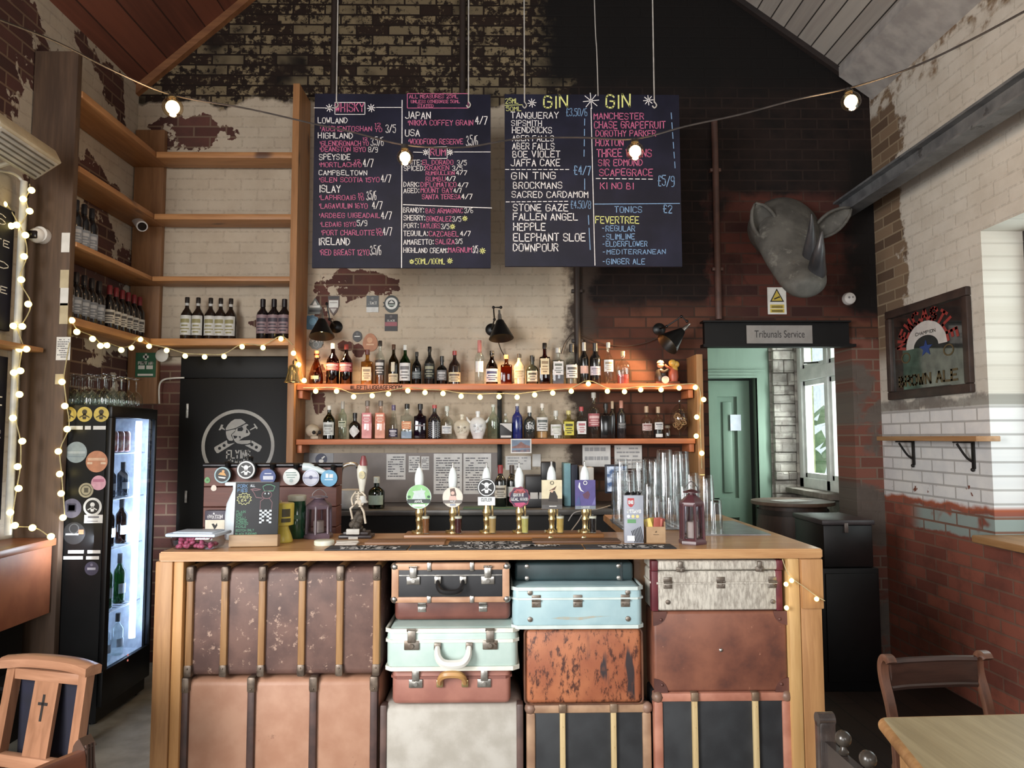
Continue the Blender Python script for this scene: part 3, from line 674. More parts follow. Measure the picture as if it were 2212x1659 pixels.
m.tube(pts+[pts[0]], .004, 6, caps=False); m.build('piping', vary((120,70,44), (88,52,36), 14, .5), t)
ho = t.location.z + h
Mblue = leather((164,200,206), (146,186,196), (196,216,214), .45, (.66,.74), 4, .1)
t, W, h, y = case('suitcase', 'pale blue case with three rusty hinges and a scuffed patch', (1107, 1268, 1389, 1353), 3.0, .40, Mblue, .026, ho+.004)
Mpipe = vary((206,222,218), (186,204,200), 10, .5)
seam(t, W, h*.72, y, Mpipe, .4, .004, .003); seam(t, W, .01, y, Mpipe, .4, .007, .003, 'piping'); seam(t, W, h-.008, y, Mpipe, .4, .007, .003, 'piping')
for x in (-.165, .0, .19): hinge(t, x, h*.68, y, .036)
for x in (-.19, .2):
    for z in (h*.24, h*.86):
        m = MB(); m.lathe([(.011, 0), (.010, .005), (.005, .007)], (x, y+.001, z), 12, axis='y'); m.build('stud', Mrust, t)
m = MB(); mm = [(-.11, h*.26), (-.06, h*.30), (.0, h*.28), (.06, h*.31), (.13, h*.31), (.06, h*.27), (.01, h*.22), (-.05, h*.23)]; m.prism(mm, lambda u, w, d: (u, d, w), y-.001, y+.001); m.build('scuff', vary((176,160,132), (150,176,176), 30, .7), t)
hq = t.location.z + h
t, W, h, y = case('suitcase', 'dark teal case set back in shadow on top of the pale blue case', (1112, 1216, 1368, 1268), 3.10, .33, leather((44,68,72), (34,54,58), (64,86,88), .45, (.66,.74), 5), .012, hq+.004)
for x in (-W/2+.05, W/2-.06):
    for z in (h*.15, h*.8):
        m = MB(); m.lathe([(.010, 0), (.009, .005), (.004, .007)], (x, y+.001, z), 12, axis='y'); m.build('stud', Mnick, t)
m = MB(); m.box(W/2-.055, W/2-.045, y-.003, y+.001, 0, h); m.build('strap', vary((30,46,50), None, 10, .5), t)

# column four
t, W, h, y = framed('black case with orange edging and two pale slats, under the leather case with corner patches', (1413, 1498, 1711, 1659), 3.03, .03, vary((206,128,98), (178,100,74), 10, .5), Mslat, (1500, 1631))
hb = t.location.z + h
n = NT('brown_hide'); v = n.co(); s1 = n.noise(v, 4, 5, .6); s2 = n.noise(v, 30, 4, .7)
c = n.mix(n.ss(s1, .35, .65), lin((150,84,58)), lin((116,62,46))); c = n.mix(n.ma('MULTIPLY', n.ss(s1, .55, .72), .8), c, lin((70,50,48))); c = n.mix(n.ss(s2, .66, .74), c, lin((178,110,80))); n.bump(s2, .12, .002); Mhide = n.fin(c, .42)
t, W, h, y = case('suitcase', 'brown leather case with riveted corner patches and a central stud', (1411, 1322, 1704, 1496), 3.03, .41, Mhide, .012, hb+.004)
Mpat = vary((112,62,50), (88,48,42), 10, .45)
for sx in (-1, 1):
    for sz, zc in ((1, h), (-1, 0)):
        m = MB(); pp = [(0, 0), (.055, 0)] + [(.055*math.cos(a), .055*math.sin(a)) for a in [R(q*18) for q in range(1, 5)]] + [(0, .055)]
        m.prism([(sx*(W/2-u+.001), zc-sz*(w-.001)) for u, w in pp], lambda u, w, d: (u, d, w), y-.003, y+.002)
        m.ball((sx*(W/2-.03), y-.003, zc-sz*.03), .007, 8, 5); m.build('corner_patch', Mpat, t)
m = MB(); m.lathe([(.008, 0), (.007, .005), (.003, .008)], (.0, y+.001, h*.52), 10, axis='y'); m.build('stud', Mnick, t)
hh = t.location.z + h
n = NT('cream_tweed'); v = n.co(); s1 = n.noise(n.mapv(v, (1, 1, .25)), 90, 3, .7); s2 = n.noise(v, 8, 3)
Mtweed = n.fin(n.mix(n.ss(n.ma('ADD', n.ma('MULTIPLY', s1, .7), n.ma('MULTIPLY', s2, .35)), .38, .68), lin((206,198,182)), lin((150,140,126))), .75)
Mmar = vary((122,36,46), (96,28,38), 14, .45)
def tweed(label, px, Y, z0, hinges, lat):
    t, W, h, y = case('suitcase', label, px, Y, .38, Mtweed, .01, z0)
    for sx in (-1, 1):
        m = MB(); m.box(sx*(W/2-.011)-.013, sx*(W/2-.011)+.013, y-.003, y+.04, -.001, h+.001, .003); m.build('edge_binding', Mmar, t)
    for x in hinges: hinge(t, x, h*.72, y, .034)
    for x in lat: latch(t, x, h*.35, y, .03, None, False)
    return t, W, h, y
t, W, h, y = tweed('cream tweed case with maroon edges and three hinges on the brown leather case', (1408, 1234, 1690, 1320), 3.03, hh+.004, (-.2, .015, .225), ())
seam(t, W, h*.70, y, Mtweed, .38, .004, .003, 'lid_lip')
for x in (-.2, .225):
    m = MB(); m.lathe([(.010, 0), (.009, .005), (.004, .007)], (x, y+.001, h*.22), 12, axis='y'); m.build('stud', Mrust, t)
hw = t.location.z + h
tweed('thin cream tweed case with maroon edges right against the underside of the worktop', (1408, 1212, 1690, 1231), 3.02, hw+.004, (), (-.15, .17))
# ------------------------------------------------------------------ timber shelving in the corner, back-bar shelves, the black door, the fridge
Mshelf = wood((196,140,88), (160,108,64), 'x', .5, knots=(104,62,38)); Mshelfy = wood((190,136,86), (156,106,64), 'y', .5, knots=(104,62,38))
Mup = wood((156,112,74), (124,86,56), 'z', .55, knots=(84,54,36)); Mold = wood((104,80,62), (76,58,46), 'z', .6, knots=(66,48,38))
SHF = 5.05
lev = [(P(480, a, SHF).z, P(480, b_, SHF).z) for a, b_ in ((328, 341), (462, 474), (597, 607), (731, 746))]
cs = thing('corner_shelving', 'timber shelving of planks and uprights filling the corner above the black door', 'shelving', (XL, YB, 0)); oc = (XL, YB, 0)
def bxp(par, off, name, mat, *b, bev=.003):
    m = MB(off); m.box(*b, bev); return m.build(name, mat, par)
pz1 = P(108, 110, 4.1).z
bxp(cs, oc, 'upright', Mold, XL+.005, -2.392, 4.10, 4.145, .0, pz1)
bxp(cs, oc, 'upright', wood((178,126,80), (146,100,62), 'z', .55, knots=(104,62,38)), -1.432, -1.386, 5.0, YB-.002, 0, P(640, 180, 5.0).z)
bxp(cs, oc, 'upright', Mup, XL+.01, P(346, 600, 5.25).x, 5.25, YB-.002, P(300, 872, 5.25).z, P(300, 280, 5.25).z)
for z1, z0 in lev:
    bxp(cs, oc, 'shelf_board', Mshelfy, XL+.004, -2.385, 4.147, 5.247, z0+.004, z1)
    bxp(cs, oc, 'shelf_board', Mshelf, -2.383, -1.434, SHF, 5.247, z0, z1)
bxp(cs, oc, 'rail', wood((150,132,108), (124,106,86), 'x', .6), P(347, 760, 5.26).x, -1.434, 5.25, 5.29, P(480, 770, 5.26).z, lev[3][1]-.001)
# paper scraps pinned to the near upright
Mpaper = vary((232,230,226), (214,212,206), 10, .7); Mcard = vary((206,188,146), (186,166,126), 10, .7)
def sheet(name, label, cat, px0, py0, px1, py1, Y, mat, par=None, th=.002, group=None, lines=0, lmat=None, rz=0):
    a = P(px0, py0, Y); b_ = P(px1, py1, Y); c = ((a.x+b_.x)/2, Y, (a.z+b_.z)/2); w, h = b_.x-a.x, a.z-b_.z
    o = thing(name, label, cat, c, rz, group); m = MB(); m.box(-w/2, w/2, -th, 0, -h/2, h/2); m.build('sheet', mat, o)
    if lines:
        m = MB(); rn = random.Random(int(px0*7+py0))
        for k in range(lines):
            z = h/2 - h*(.10+.84*k/lines); x = -w*.42
            while x < w*.36:
                l = rn.uniform(.05, .22)*w; x1_ = min(x+l, w*.42)
                if rn.random() < .8: m.face([(x, -th-.0006, z), (x1_, -th-.0006, z), (x1_, -th-.0006, z-h*.35/lines), (x, -th-.0006, z-h*.35/lines)])
                x += l+w*.02
        m.build('printed_text', lmat or vary((110,110,116), None, 20, .7), o)
    return o, w, h
for k, (a, b_, c, d, mt) in enumerate(((134, 503, 150, 545, Mpaper), (131, 583, 148, 622, Mcard), (131, 622, 147, 660, Mpaper), (130, 655, 146, 700, Mcard), (120, 808, 136, 830, Mcard))):
    sheet('paper_scrap', ('curled white paper scrap, topmost on the old timber upright', 'buff paper scrap pinned second from the top of the upright', 'white paper scrap between two buff scraps on the upright', 'long buff paper scrap just above the printed list on the upright', 'small yellowed paper scrap pinned low on the upright below the printed list')[k], 'paper', a, b_, c, d, 4.097, mt, group='paper scraps pinned on the upright')
sheet('printed_list', 'printed white list clipped to the edge of the old timber upright', 'paper', 123, 728, 151, 778, 4.096, Mpaper, lines=9)

# black door with the painted emblem
dx0, dx1 = P(385, 1000, 5.26).x, P(622, 1000, 5.26).x; dzt = P(480, 771, 5.26).z
n = NT('black_boarded_door'); v = n.co(); x, y, z = n.sep(v)
g = n.noise(n.mapv(v, (1, 1, .06)), 30, 3); M_bdoor = n.fin(n.mix(g, lin((13,12,14)), lin((8,8,9))), .55, 0, .3); 
d1 = thing('door_1', 'black boarded cellar door with a grey round skull emblem painted on it', 'door', (dx0, 5.26, 0)); d1['kind'] = 'structure'
m = MB((dx0, 5.26, 0)); zs = P(480, 818, 5.26).z
m.box(dx0, dx1, 5.255, YB, zs+.004, dzt, .004); m.box(dx0, dx1, 5.25, YB-.003, .01, zs, .004); m.build('door_leaf', M_bdoor, d1)
Mhw = vary((200,198,192), (150,148,142), 40, .4, metal=.4)
for (pa, pb, pc) in ((405, 872, 903), (402, 1060, 1086)):
    a = P(pa-2, pb, 5.249); b_ = P(pa+2, pc, 5.249); m = MB((dx0, 5.26, 0)); m.box(a.x, b_.x, 5.242, 5.25, b_.z, a.z, .002); m.build('hinge', Mhw, d1)
# emblem: coordinates on the close-up, 12.29 per photograph pixel
def emblem_fn(ox, oz, s, y): return lambda u, v: Vector((ox + (u-1080)*s, y, oz - (v-1000)*s))
def skull_emblem(m, fn, d, ringed=True):
    """d: small step towards the viewer along which dark details sit on the pale shapes"""
    if ringed: ring(m, 1080, 1000, 880, 970, fn, 0, 56)
    poly(m, [(745,530),(800,440),(880,350),(980,290),(1140,285),(1210,325),(1275,385),(1180,445),(1060,505),(900,560),(750,590)], fn)
    poly(m, [(750,610),(900,570),(990,560),(1000,600),(900,690),(890,720),(950,830),(930,865),(840,860),(785,790),(755,690)], fn)
    poly(m, [(1010,540),(1180,480),(1230,440),(1300,415),(1350,450),(1300,470),(1290,510),(1300,540),(1360,590),(1400,670),(1370,720),(1290,755),(1160,820),(1100,860),(1410,850),(1415,920),(1330,950),(1180,955),(1060,935),(990,880),(930,760),(910,700),(1000,620)], fn)
    for pts in ([(620,430),(680,440),(660,490),(640,540),(600,585),(555,580),(590,520)], [(640,510),(665,505),(725,560),(725,580),(640,550)], [(1480,420),(1510,408),(1600,530),(1560,560)], [(1520,490),(1540,520),(1400,590),(1385,570)]): poly(m, pts, fn)
    poly(m, [(450,1050),(480,1020),(780,850),(800,940),(840,955),(1000,920),(560,1195),(520,1190),(460,1100)], fn)
    poly(m, [(1430,860),(1460,865),(1700,1000),(1715,1040),(1660,1150),(1610,1165),(1260,985),(1400,965),(1440,940)], fn)
    f2 = lambda u, v: Vector(fn(u, v)) + d
    for (x, y) in ((595,1065),(715,990),(1450,970),(1570,1040)): disc(m, x, y, 42, f2, 1, 16)
    for pts in ([(1060,530),(1180,490),(1215,560),(1180,610),(1060,610)], [(1290,570),(1320,570),(1350,660),(1285,660)], [(945,725),(1065,740),(1040,790),(985,815)], [(1090,745),(1150,745),(1140,820)], [(740,590),(1000,530),(1270,395),(1278,412),(1010,552),(745,612)], [(1130,840),(1240,770),(1400,740),(1400,755),(1250,800),(1170,850)]): poly(m, pts, f2, 1)
ec = P(514, 963, 5.249); s_ = (P(515, 963, 5.249).x - P(514, 963, 5.249).x)/12.29
m = MB((dx0, 5.26, 0)); fn = emblem_fn(ec.x, ec.z, s_, 5.2488)
skull_emblem(m, fn, Vector((0, -.0006, 0)))
up = lambda u, v: fn(u, 2000-v)
def block_word(m, word, x0, x1, base, h, fn, th, mi=0): stroke_text(m, word, fn, x0, x1, base, h, th, mi)
block_word(m, 'FLYING', 790, 1400, 2000-1325, 200, up, 34); block_word(m, 'GANG', 840, 1400, 2000-1600, 230, up, 38)
m.build('painted_emblem', [vary((168,164,152), (148,144,136), 8, .6), M_bdoor], d1)

# glass-door drinks fridge
FX0, FX1, FY0, FY1, FZ = XL+.01, -2.155, 4.152, 4.70, 1.735
Mfr = vary((13,13,15), (9,9,10), 10, .4, spec=.35); Mfrin = vary((214,222,232), (196,206,220), 10, .4)
fr = thing('drinks_fridge', 'tall black glass-door drinks fridge covered in round stickers', 'fridge', (FX1, FY0, 0)); of = (FX1, FY0, 0)
m = MB(of); m.box(FX0, FX1-.03, FY0, FY0+.025, .02, FZ); m.box(FX0, FX1-.03, FY1-.025, FY1, .02, FZ); m.box(FX0, FX0+.025, FY0+.025, FY1-.025, .02, FZ)
m.box(FX0+.025, FX1-.03, FY0+.025, FY1-.025, FZ-.06, FZ); m.box(FX0+.025, FX1-.03, FY0+.025, FY1-.025, .02, .27); m.build('cabinet', Mfr, fr, smooth=0)
m = MB(of); e = .004
m.box(FX0+.026, FX0+.03, FY0+.03, FY1-.03, .275, FZ-.062); m.box(FX0+.03, FX1-.04, FY0+.026, FY0+.03, .275, FZ-.062); m.box(FX0+.03, FX1-.04, FY1-.03, FY1-.026, .275, FZ-.062); m.box(FX0+.03, FX1-.04, FY0+.03, FY1-.03, .271, .275); m.build('liner', Mfrin, fr, smooth=0)
m = MB(of); gz0, gz1 = .29, 1.668
for (a, b_, c, d) in ((FY0, FY1, .10, gz0), (FY0, FY1, gz1, FZ-.005), (FY0, FY0+.045, gz0, gz1), (FY1-.02, FY1, gz0, gz1)): m.box(FX1-.028, FX1, a, b_, c, d, .004)
dr_ = m.build('door', Mfr, fr)
m = MB(of); m.box(FX1-.016, FX1-.012, FY0+.045, FY1-.02, gz0, gz1); m.build('pane', glass((232,242,255)), dr_)
m = MB(of); m.cyl((FX1-.052, FY1-.13, .36), (FX1-.052, FY1-.13, 1.655), .018, n=12); m.build('light_tube', glow((225,238,255), 14), fr)
fl = bpy.data.lights.new('fridge_light', 'AREA'); fl.shape = 'RECTANGLE'; fl.size = .04; fl.size_y = 1.2; fl.energy = 10; fl.color = (.8, .9, 1)
flo = bpy.data.objects.new('fridge_light', fl); COL.objects.link(flo); flo.location = (FX1-.075, FY1-.13, 1.0); flo.rotation_euler = (0, R(90), 0)
fz = [P(256, y_, FY0+.05).z for y_ in (978, 1080, 1190, 1330)]; fz[3] = max(fz[3], .56); fz.append(.275)
Mwire = vary((226,232,238), None, 20, .35, metal=.3)
for z in fz[:4]:
    m = MB(of)
    for q in range(9): m.cyl((FX0+.035, FY0+.05+q*.056, z-.006), (FX1-.06, FY0+.05+q*.056, z-.006), .003, n=6)
    m.cyl((FX1-.06, FY0+.035, z-.006), (FX1-.06, FY1-.035, z-.006), .005, n=6); m.cyl((FX0+.05, FY0+.035, z-.006), (FX0+.05, FY1-.035, z-.006), .004, n=6); m.build('wire_shelf', Mwire, fr)
for a in ((FX0+.04, FY0+.05), (FX1-.07, FY0+.05), (FX0+.04, FY1-.05), (FX1-.07, FY1-.05)):
    m = MB(of); m.cyl((a[0], a[1], 0), (a[0], a[1], .021), .02, n=10); m.build('foot', Mfr, fr)
m = MB(of); 
for z in (P(292, 1428, 4.3).z, P(292, 1440, 4.3).z): m.cyl((FX1-.001, 4.42, z), (FX1+.003, 4.42, z), .006, n=10)
m.build('indicator_light', glow((200,120,110), .6), fr)
def sticker(px, py, r, c1, marks=(), shape=None):
    p = P(px, py, FY0); s = P(px+1, py, FY0).x - p.x; m = MB(of); fn = lambda u, v: Vector((p.x+u*s, FY0-.0012, p.z+v*s)); f2 = lambda u, v: Vector((p.x+u*s, FY0-.0018, p.z+v*s))
    m.lathe([(r*s, -.001), (r*s, .0009)], (p.x, FY0-.0006+.0004, p.z), 28, axis='y', mi=0) if not shape else m.box(p.x-shape[0]*s/2, p.x+shape[0]*s/2, FY0-.001, FY0, p.z-shape[1]*s/2, p.z+shape[1]*s/2)
    f2 = lambda u, v: Vector((p.x+u*s, FY0-.0022, p.z+v*s)); mats = [vary(c1, None, 30, .45)]
    for kind, col, args in marks:
        mats.append(vary(col, None, 30, .45)); mi = len(mats)-1
        if kind == 'rect': x0, y0, x1, y1 = args; poly(m, [(x0,y0),(x1,y0),(x1,y1),(x0,y1)], f2, mi)
        elif kind == 'disc': disc(m, args[0], args[1], args[2], f2, mi, 20)
        elif kind == 'ring': ring(m, args[0], args[1], args[2], args[3], f2, mi, 28)
        elif kind == 'skull':
            k = args/1900.0; skull_emblem(m, lambda u, v: Vector((p.x+(u-1080)*k*s, FY0-.0026, p.z-(v-800)*k*s)), Vector((0, -.0004, 0)), False) if False else None
            f3 = lambda u, v: Vector((p.x+u*s, FY0-.0026, p.z+v*s)); q = args
            disc(m, 0, q*.35, q*.36, f3, mi, 14); poly(m, [(-q*.25,q*.1),(q*.25,q*.1),(q*.18,-q*.2),(-q*.18,-q*.2)], f3, mi)
            for sx in (-1, 1): poly(m, [(sx*q*.1,-q*.02),(sx*q*.75,-q*.38),(sx*q*.7,-q*.52),(sx*q*.0,-q*.15)], f3, mi)
            poly(m, [(-q*.3,-q*.3),(q*.3,-q*.3),(q*.22,-q*.72),(-q*.22,-q*.72)], f3, mi)
    o = m.build('sticker', mats, fr); return o
yel, blk, wht = (218,186,62), (34,32,30), (226,226,222)
for x in (149, 183, 219): sticker(x, 895, 16.5, yel, [('skull', (70,58,30), 15)])
for x, w in ((160, 38), (190, 13), (215, 27)): sticker(x, 924, 0, wht, [], (w, 8))
sticker(165, 977, 23, (150,168,174), [('rect', (178,192,196), (-20,-3,20,2)), ('rect', (130,150,160), (-17,-10,17,-8))])
sticker(209, 997, 23.5, (214,132,88), [('rect', (232,180,140), (-19,2,19,8)), ('rect', (236,196,160), (-20,-6,-9,-1)), ('rect', (236,196,160), (9,-6,20,-1))])
sticker(213, 1043, 16, (232,160,182), [('rect', (206,112,146), (-12,2,12,8))]); sticker(186, 1059, 16, (176,164,128), [('ring', (90,84,64), (0,0,10,12)), ('rect', (90,84,64), (-4,-5,5,5))])
sticker(155, 1098, 21, (104,100,124), [('rect', (60,58,78), (-10,-8,10,10)), ('rect', (120,116,140), (-7,-5,7,7))])
sticker(200, 1095, 20, wht, [('disc', blk, (0,0,15)), ('skull', wht, 14)]); sticker(202, 1121, 0, wht, [('rect', (120,118,126), (-12,2,12,6)), ('rect', (160,160,166), (-14,-6,10,-4))], (40, 18))
sticker(160, 1152, 24, (44,44,46), [('ring', (90,90,92), (0,10,9,11)), ('rect', (196,110,70), (10,-2,21,8)), ('rect', (180,180,180), (-18,-4,10,0))])
for x, y_, w in ((164, 1192, 34), (203, 1192, 28), (158, 1205, 42), (200, 1205, 28)): sticker(x, y_, 0, wht, [], (w, 7))
sticker(198, 1228, 15, (70,66,92), [('rect', (180,180,196), (-9,-3,9,2)), ('disc', (120,116,140), (0,8,3))])

# back-bar shelves
bs = thing('bar_shelving', 'two-tier timber shelving of the back bar with orange plank shelves', 'shelving', (0, YB, 0)); ob = (0, YB, 0)
Mor = wood((206,124,78), (180,100,60), 'x', .45, knots=(130,72,44))
z1t, z2t = P(1080, 829, SHF).z, P(1080, 948, SHF).z; sx0, sx1 = -1.384, P(1503, 830, SHF).x
s1 = bxp(bs, ob, 'shelf_board', Mor, sx0, sx1, SHF, YB-.003, z1t-.04, z1t)
s2 = bxp(bs, ob, 'shelf_board', Mor, sx0, sx1-.01, SHF, YB-.003, z2t-.036, z2t)
bxp(bs, ob, 'upright', wood((186,140,92), (156,112,70), 'z', .5), sx1+.001, sx1+.045, 5.03, YB-.003, 0, P(1505, 765, 5.03).z)
for z in (z1t-.042, z2t-.038):
    for x0, x1 in ((sx0+.001, sx0+.035), (sx1-.045, sx1-.012)): bxp(bs, ob, 'cleat', Mor, x0, x1, SHF+.03, YB-.01, z-.055, z)
c = P(1079, 900, 5.27).x; bxp(bs, ob, 'strap', Mblk, c-.016, c+.016, 5.25, YB-.003, P(1079, 1010, 5.27).z, z2t-.037); bxp(bs, ob, 'strap', Mblk, c-.016, c+.016, 5.25, YB-.003, z2t+.001, z1t-.041)
m = MB(ob); fn = lambda u, v: (u, SHF-.0006, v); a = P(757, 841, SHF); b_ = P(868, 833, SHF)
stroke_text(m, '#LEFTLUGGAGEROOM', fn, a.x, b_.x, a.z, b_.z-a.z, .005); m.build('burnt_lettering', vary((96,48,28), None, 20, .7), s1)
# back counter, splash panel
m = MB(); a = P(640, 1103, 4.72); b_ = P(1318, 1103, 4.72)
bc_ = thing('back_counter', 'dark back counter with a steel-edged worktop under the bottle shelves', 'counter', (0, 4.72, 0))
m = MB((0, 4.72, 0)); m.box(-1.37, 1.28, 4.72, YB-.01, a.z-.035, a.z, .004); m.build('worktop', vary((112,108,104), (92,90,88), 8, .35, metal=.5), bc_)
m = MB((0, 4.72, 0)); m.box(-1.37, 1.28, 4.78, YB-.02, 0, a.z-.036); m.build('carcass', vary((26,23,23), (18,16,16), 8, .6), bc_)
bcz = a.z
m = MB((0, 4.72, 0)); q = P(1000, 1098, 4.76); m.box(P(1000, 1098, 4.76).x, P(1130, 1098, 4.76).x, 4.75, 4.9, a.z, a.z+.006); tag(m.build('bar_mat', vary((60,104,82), (50,90,72), 12, .7), loc=(0, 4.72, 0)), 'long green mat on the back counter behind the pump handles', 'mat')
a = P(650, 979, 5.28); b_ = P(1075, 1100, 5.28); m = MB(); m.box(a.x, b_.x, 5.275, YB-.004, bcz+.002, a.z)
tag(m.build('splash_panel', vary((136,124,118), (118,106,100), 4, .5)), 'grey splash panel on the wall under the lower bottle shelf', 'panel', kind='structure')
# ------------------------------------------------------------------ chalk menus, signs, wall things
Mchalk = [None, vary((236,234,236), (214,212,216), 60, .8), vary((224,96,150), (200,80,130), 60, .8), vary((222,226,120), (200,206,100), 60, .8), vary((120,170,226), (100,150,206), 60, .8)]
n = NT('chalkboard'); v = n.co(); sm = n.noise(v, 4, 5, .6); M_board = n.fin(n.mix(n.ss(sm, .35, .75), lin((17,18,34), 0), lin((29,30,50), 0)), .65, 0, .3); Mchalk[0] = M_board
BDY = 4.30
def menu(label, px, conv, rows, lines, dashes, stars, boxes, wires):
    a = P(px[0], px[1], BDY); b_ = P(px[2], px[3], BDY); c = ((a.x+b_.x)/2, BDY, b_.z); w, h = b_.x-a.x, a.z-b_.z
    t = thing('chalkboard_menu', label, 'chalkboard', c); m = MB(); m.box(-w/2, w/2, 0, .018, 0, h, .002); m.build('board', M_board, t)
    O = Vector(c)
    def fn(u, v):   # close-up coordinates (v downwards is negative) -> board plane
        q = P(conv[0]+u/3.858, conv[1]-v/3.858, BDY); return Vector((q.x, BDY-.0008, q.z)) - O
    mk = {k: MB() for k in (1, 2, 3, 4)}
    for x0, x1, y, hh, ci, tx in rows: stroke_text(mk[ci], tx, fn, x0, x1, -y, hh, max(4.5, min(hh*.125, (x1-x0)/len(tx)*.19)), 0, .05)
    for pts, ci, th in lines: polyline(mk[ci], [(x, -y) for x, y in pts], fn, th)
    for (x0, y0), (x1, y1), ci, nn in dashes:
        for k in range(nn):
            f0, f1 = k/nn, (k+.62)/nn; polyline(mk[ci], [(x0+(x1-x0)*f0, -(y0+(y1-y0)*f0)), (x0+(x1-x0)*f1, -(y0+(y1-y0)*f1))], fn, 6)
    for x, y, r, ci in stars: star(mk[ci], x, -y, r, fn, 6)
    for x0, y0, x1, y1, ci in boxes: polyline(mk[ci], [(x0,-y0),(x1,-y0),(x1,-y1),(x0,-y1),(x0,-y0)], fn, 5)
    for ci, mb in mk.items(): mb.build('chalk_lettering', Mchalk[ci], t, smooth=0, recalc=False)
    for wx in wires:
        q = P(wx, px[1]+12, BDY); zt = slopeZ(q.x)-.0
        m = MB(c); m.cyl((q.x, BDY-.003, q.z-.02), (q.x, BDY-.003, zt), .004, n=6); m.tube(catmull([(q.x, BDY-.003, q.z-.015), (q.x+.012, BDY-.01, q.z-.04), (q.x, BDY-.006, q.z-.055), (q.x-.012, BDY-.003, q.z-.04)], 4), .004, 6); m.build('hanging_wire', vary((188,184,178), (160,156,150), 20, .5), t)
    return t
r1 = """250,485,275,70,2,WHISKY|105,348,370,45,1,LOWLAND|120,552,437,40,2,'AUCHENTOSHAN|580,625,402,30,2,12|580,636,442,32,2,YO|670,750,448,65,1,3/5|105,392,497,45,1,HIGHLAND|118,460,560,40,2,'GLENDRONACH|480,515,514,22,2,12|478,525,555,32,2,YO|545,650,558,70,1,3.5/6|118,500,608,38,2,'DEANSTON 18YO|525,600,612,42,1,8/9|115,372,675,45,1,SPEYSIDE|113,405,737,38,2,'MORTLACH|412,455,700,24,2,12|410,465,735,32,2,YO|480,565,735,66,1,4/7|112,512,803,38,1,CAMPBELTOWN|113,615,862,38,2,'GLEN SCOTIA 15YO|630,712,862,62,1,4/7|115,290,945,55,1,ISLAY|113,415,1010,38,2,'LAPHROAIG|440,478,980,26,2,10|440,485,1012,28,2,YO|510,590,1010,72,1,3.5/6|113,515,1080,40,2,'LAGAVULIN 16YO|555,640,1085,62,1,4/7|113,620,1158,38,2,'ARDBEG UIGEADAIL|630,718,1170,62,1,4/7|122,420,1232,36,2,'LEDAIG 18YO|430,512,1228,45,1,5/9|130,575,1303,40,2,'PORT CHARLOTTE|590,630,1275,26,2,10|590,640,1306,28,2,YO|645,720,1305,66,1,4/7|110,368,1385,55,1,IRELAND|118,530,1470,45,2,'RED BREAST 12YO|540,630,1468,76,1,3.5/6|865,1270,162,28,2,ALL MEASURES 25ML|880,1285,203,25,2,UNLESS OTHERWISE 50ML|935,1065,240,25,2,STATED|832,1040,333,55,1,JAPAN|852,1395,388,42,2,'NIKKA COFFEY GRAIN|1415,1515,380,66,1,4/7|832,950,478,52,1,USA|857,1310,545,42,2,'WOODFORD RESERVE|1340,1435,560,85,1,3.5/6|1042,1165,640,52,2,RUM|820,965,715,38,1,WHITE:|975,1230,715,38,2,EL DORADO|1265,1340,720,40,1,3/5|820,992,765,38,1,SPICED:|1000,1195,763,38,2,KRAKEN|1225,1305,765,38,1,3/5|1003,1240,802,30,2,RUMBULLION|1255,1345,802,36,1,4/7|1003,1165,855,36,2,RUMBU|1172,1250,852,38,1,4/7|818,945,900,38,1,DARK:|962,1255,903,38,2,DIPLOMATICO|1270,1355,905,38,1,4/7|818,945,952,38,1,AGED:|962,1225,950,38,2,MOUNT GAY|1235,1300,950,36,1,4/7|972,1290,1003,38,2,SANTA TERESA|1300,1390,1003,42,1,4/7|815,985,1115,40,1,BRANDY:|1003,1310,1120,38,2,BAS ARMAGNAC|1325,1395,1120,40,1,3/6|818,995,1180,40,1,SHERRY:|1008,1215,1188,40,2,GONZALEZ|1225,1295,1190,42,1,3/5|820,940,1243,38,1,PORT:|955,1120,1245,38,2,TAYLORS|1132,1195,1252,42,1,3/5|818,1018,1310,40,1,TEQUILA:|1030,1275,1313,40,2,CAZCABEL|1290,1375,1310,40,1,4/7|818,1065,1380,40,1,AMARETTO:|1083,1240,1378,40,2,SALIZA|1250,1305,1375,40,1,3/5|818,1180,1450,40,1,HIGHLAND CREAM:|1190,1385,1448,42,2,MAGNUM|1395,1435,1452,60,1,3/5|915,1160,1545,45,3,50ML/100ML"""
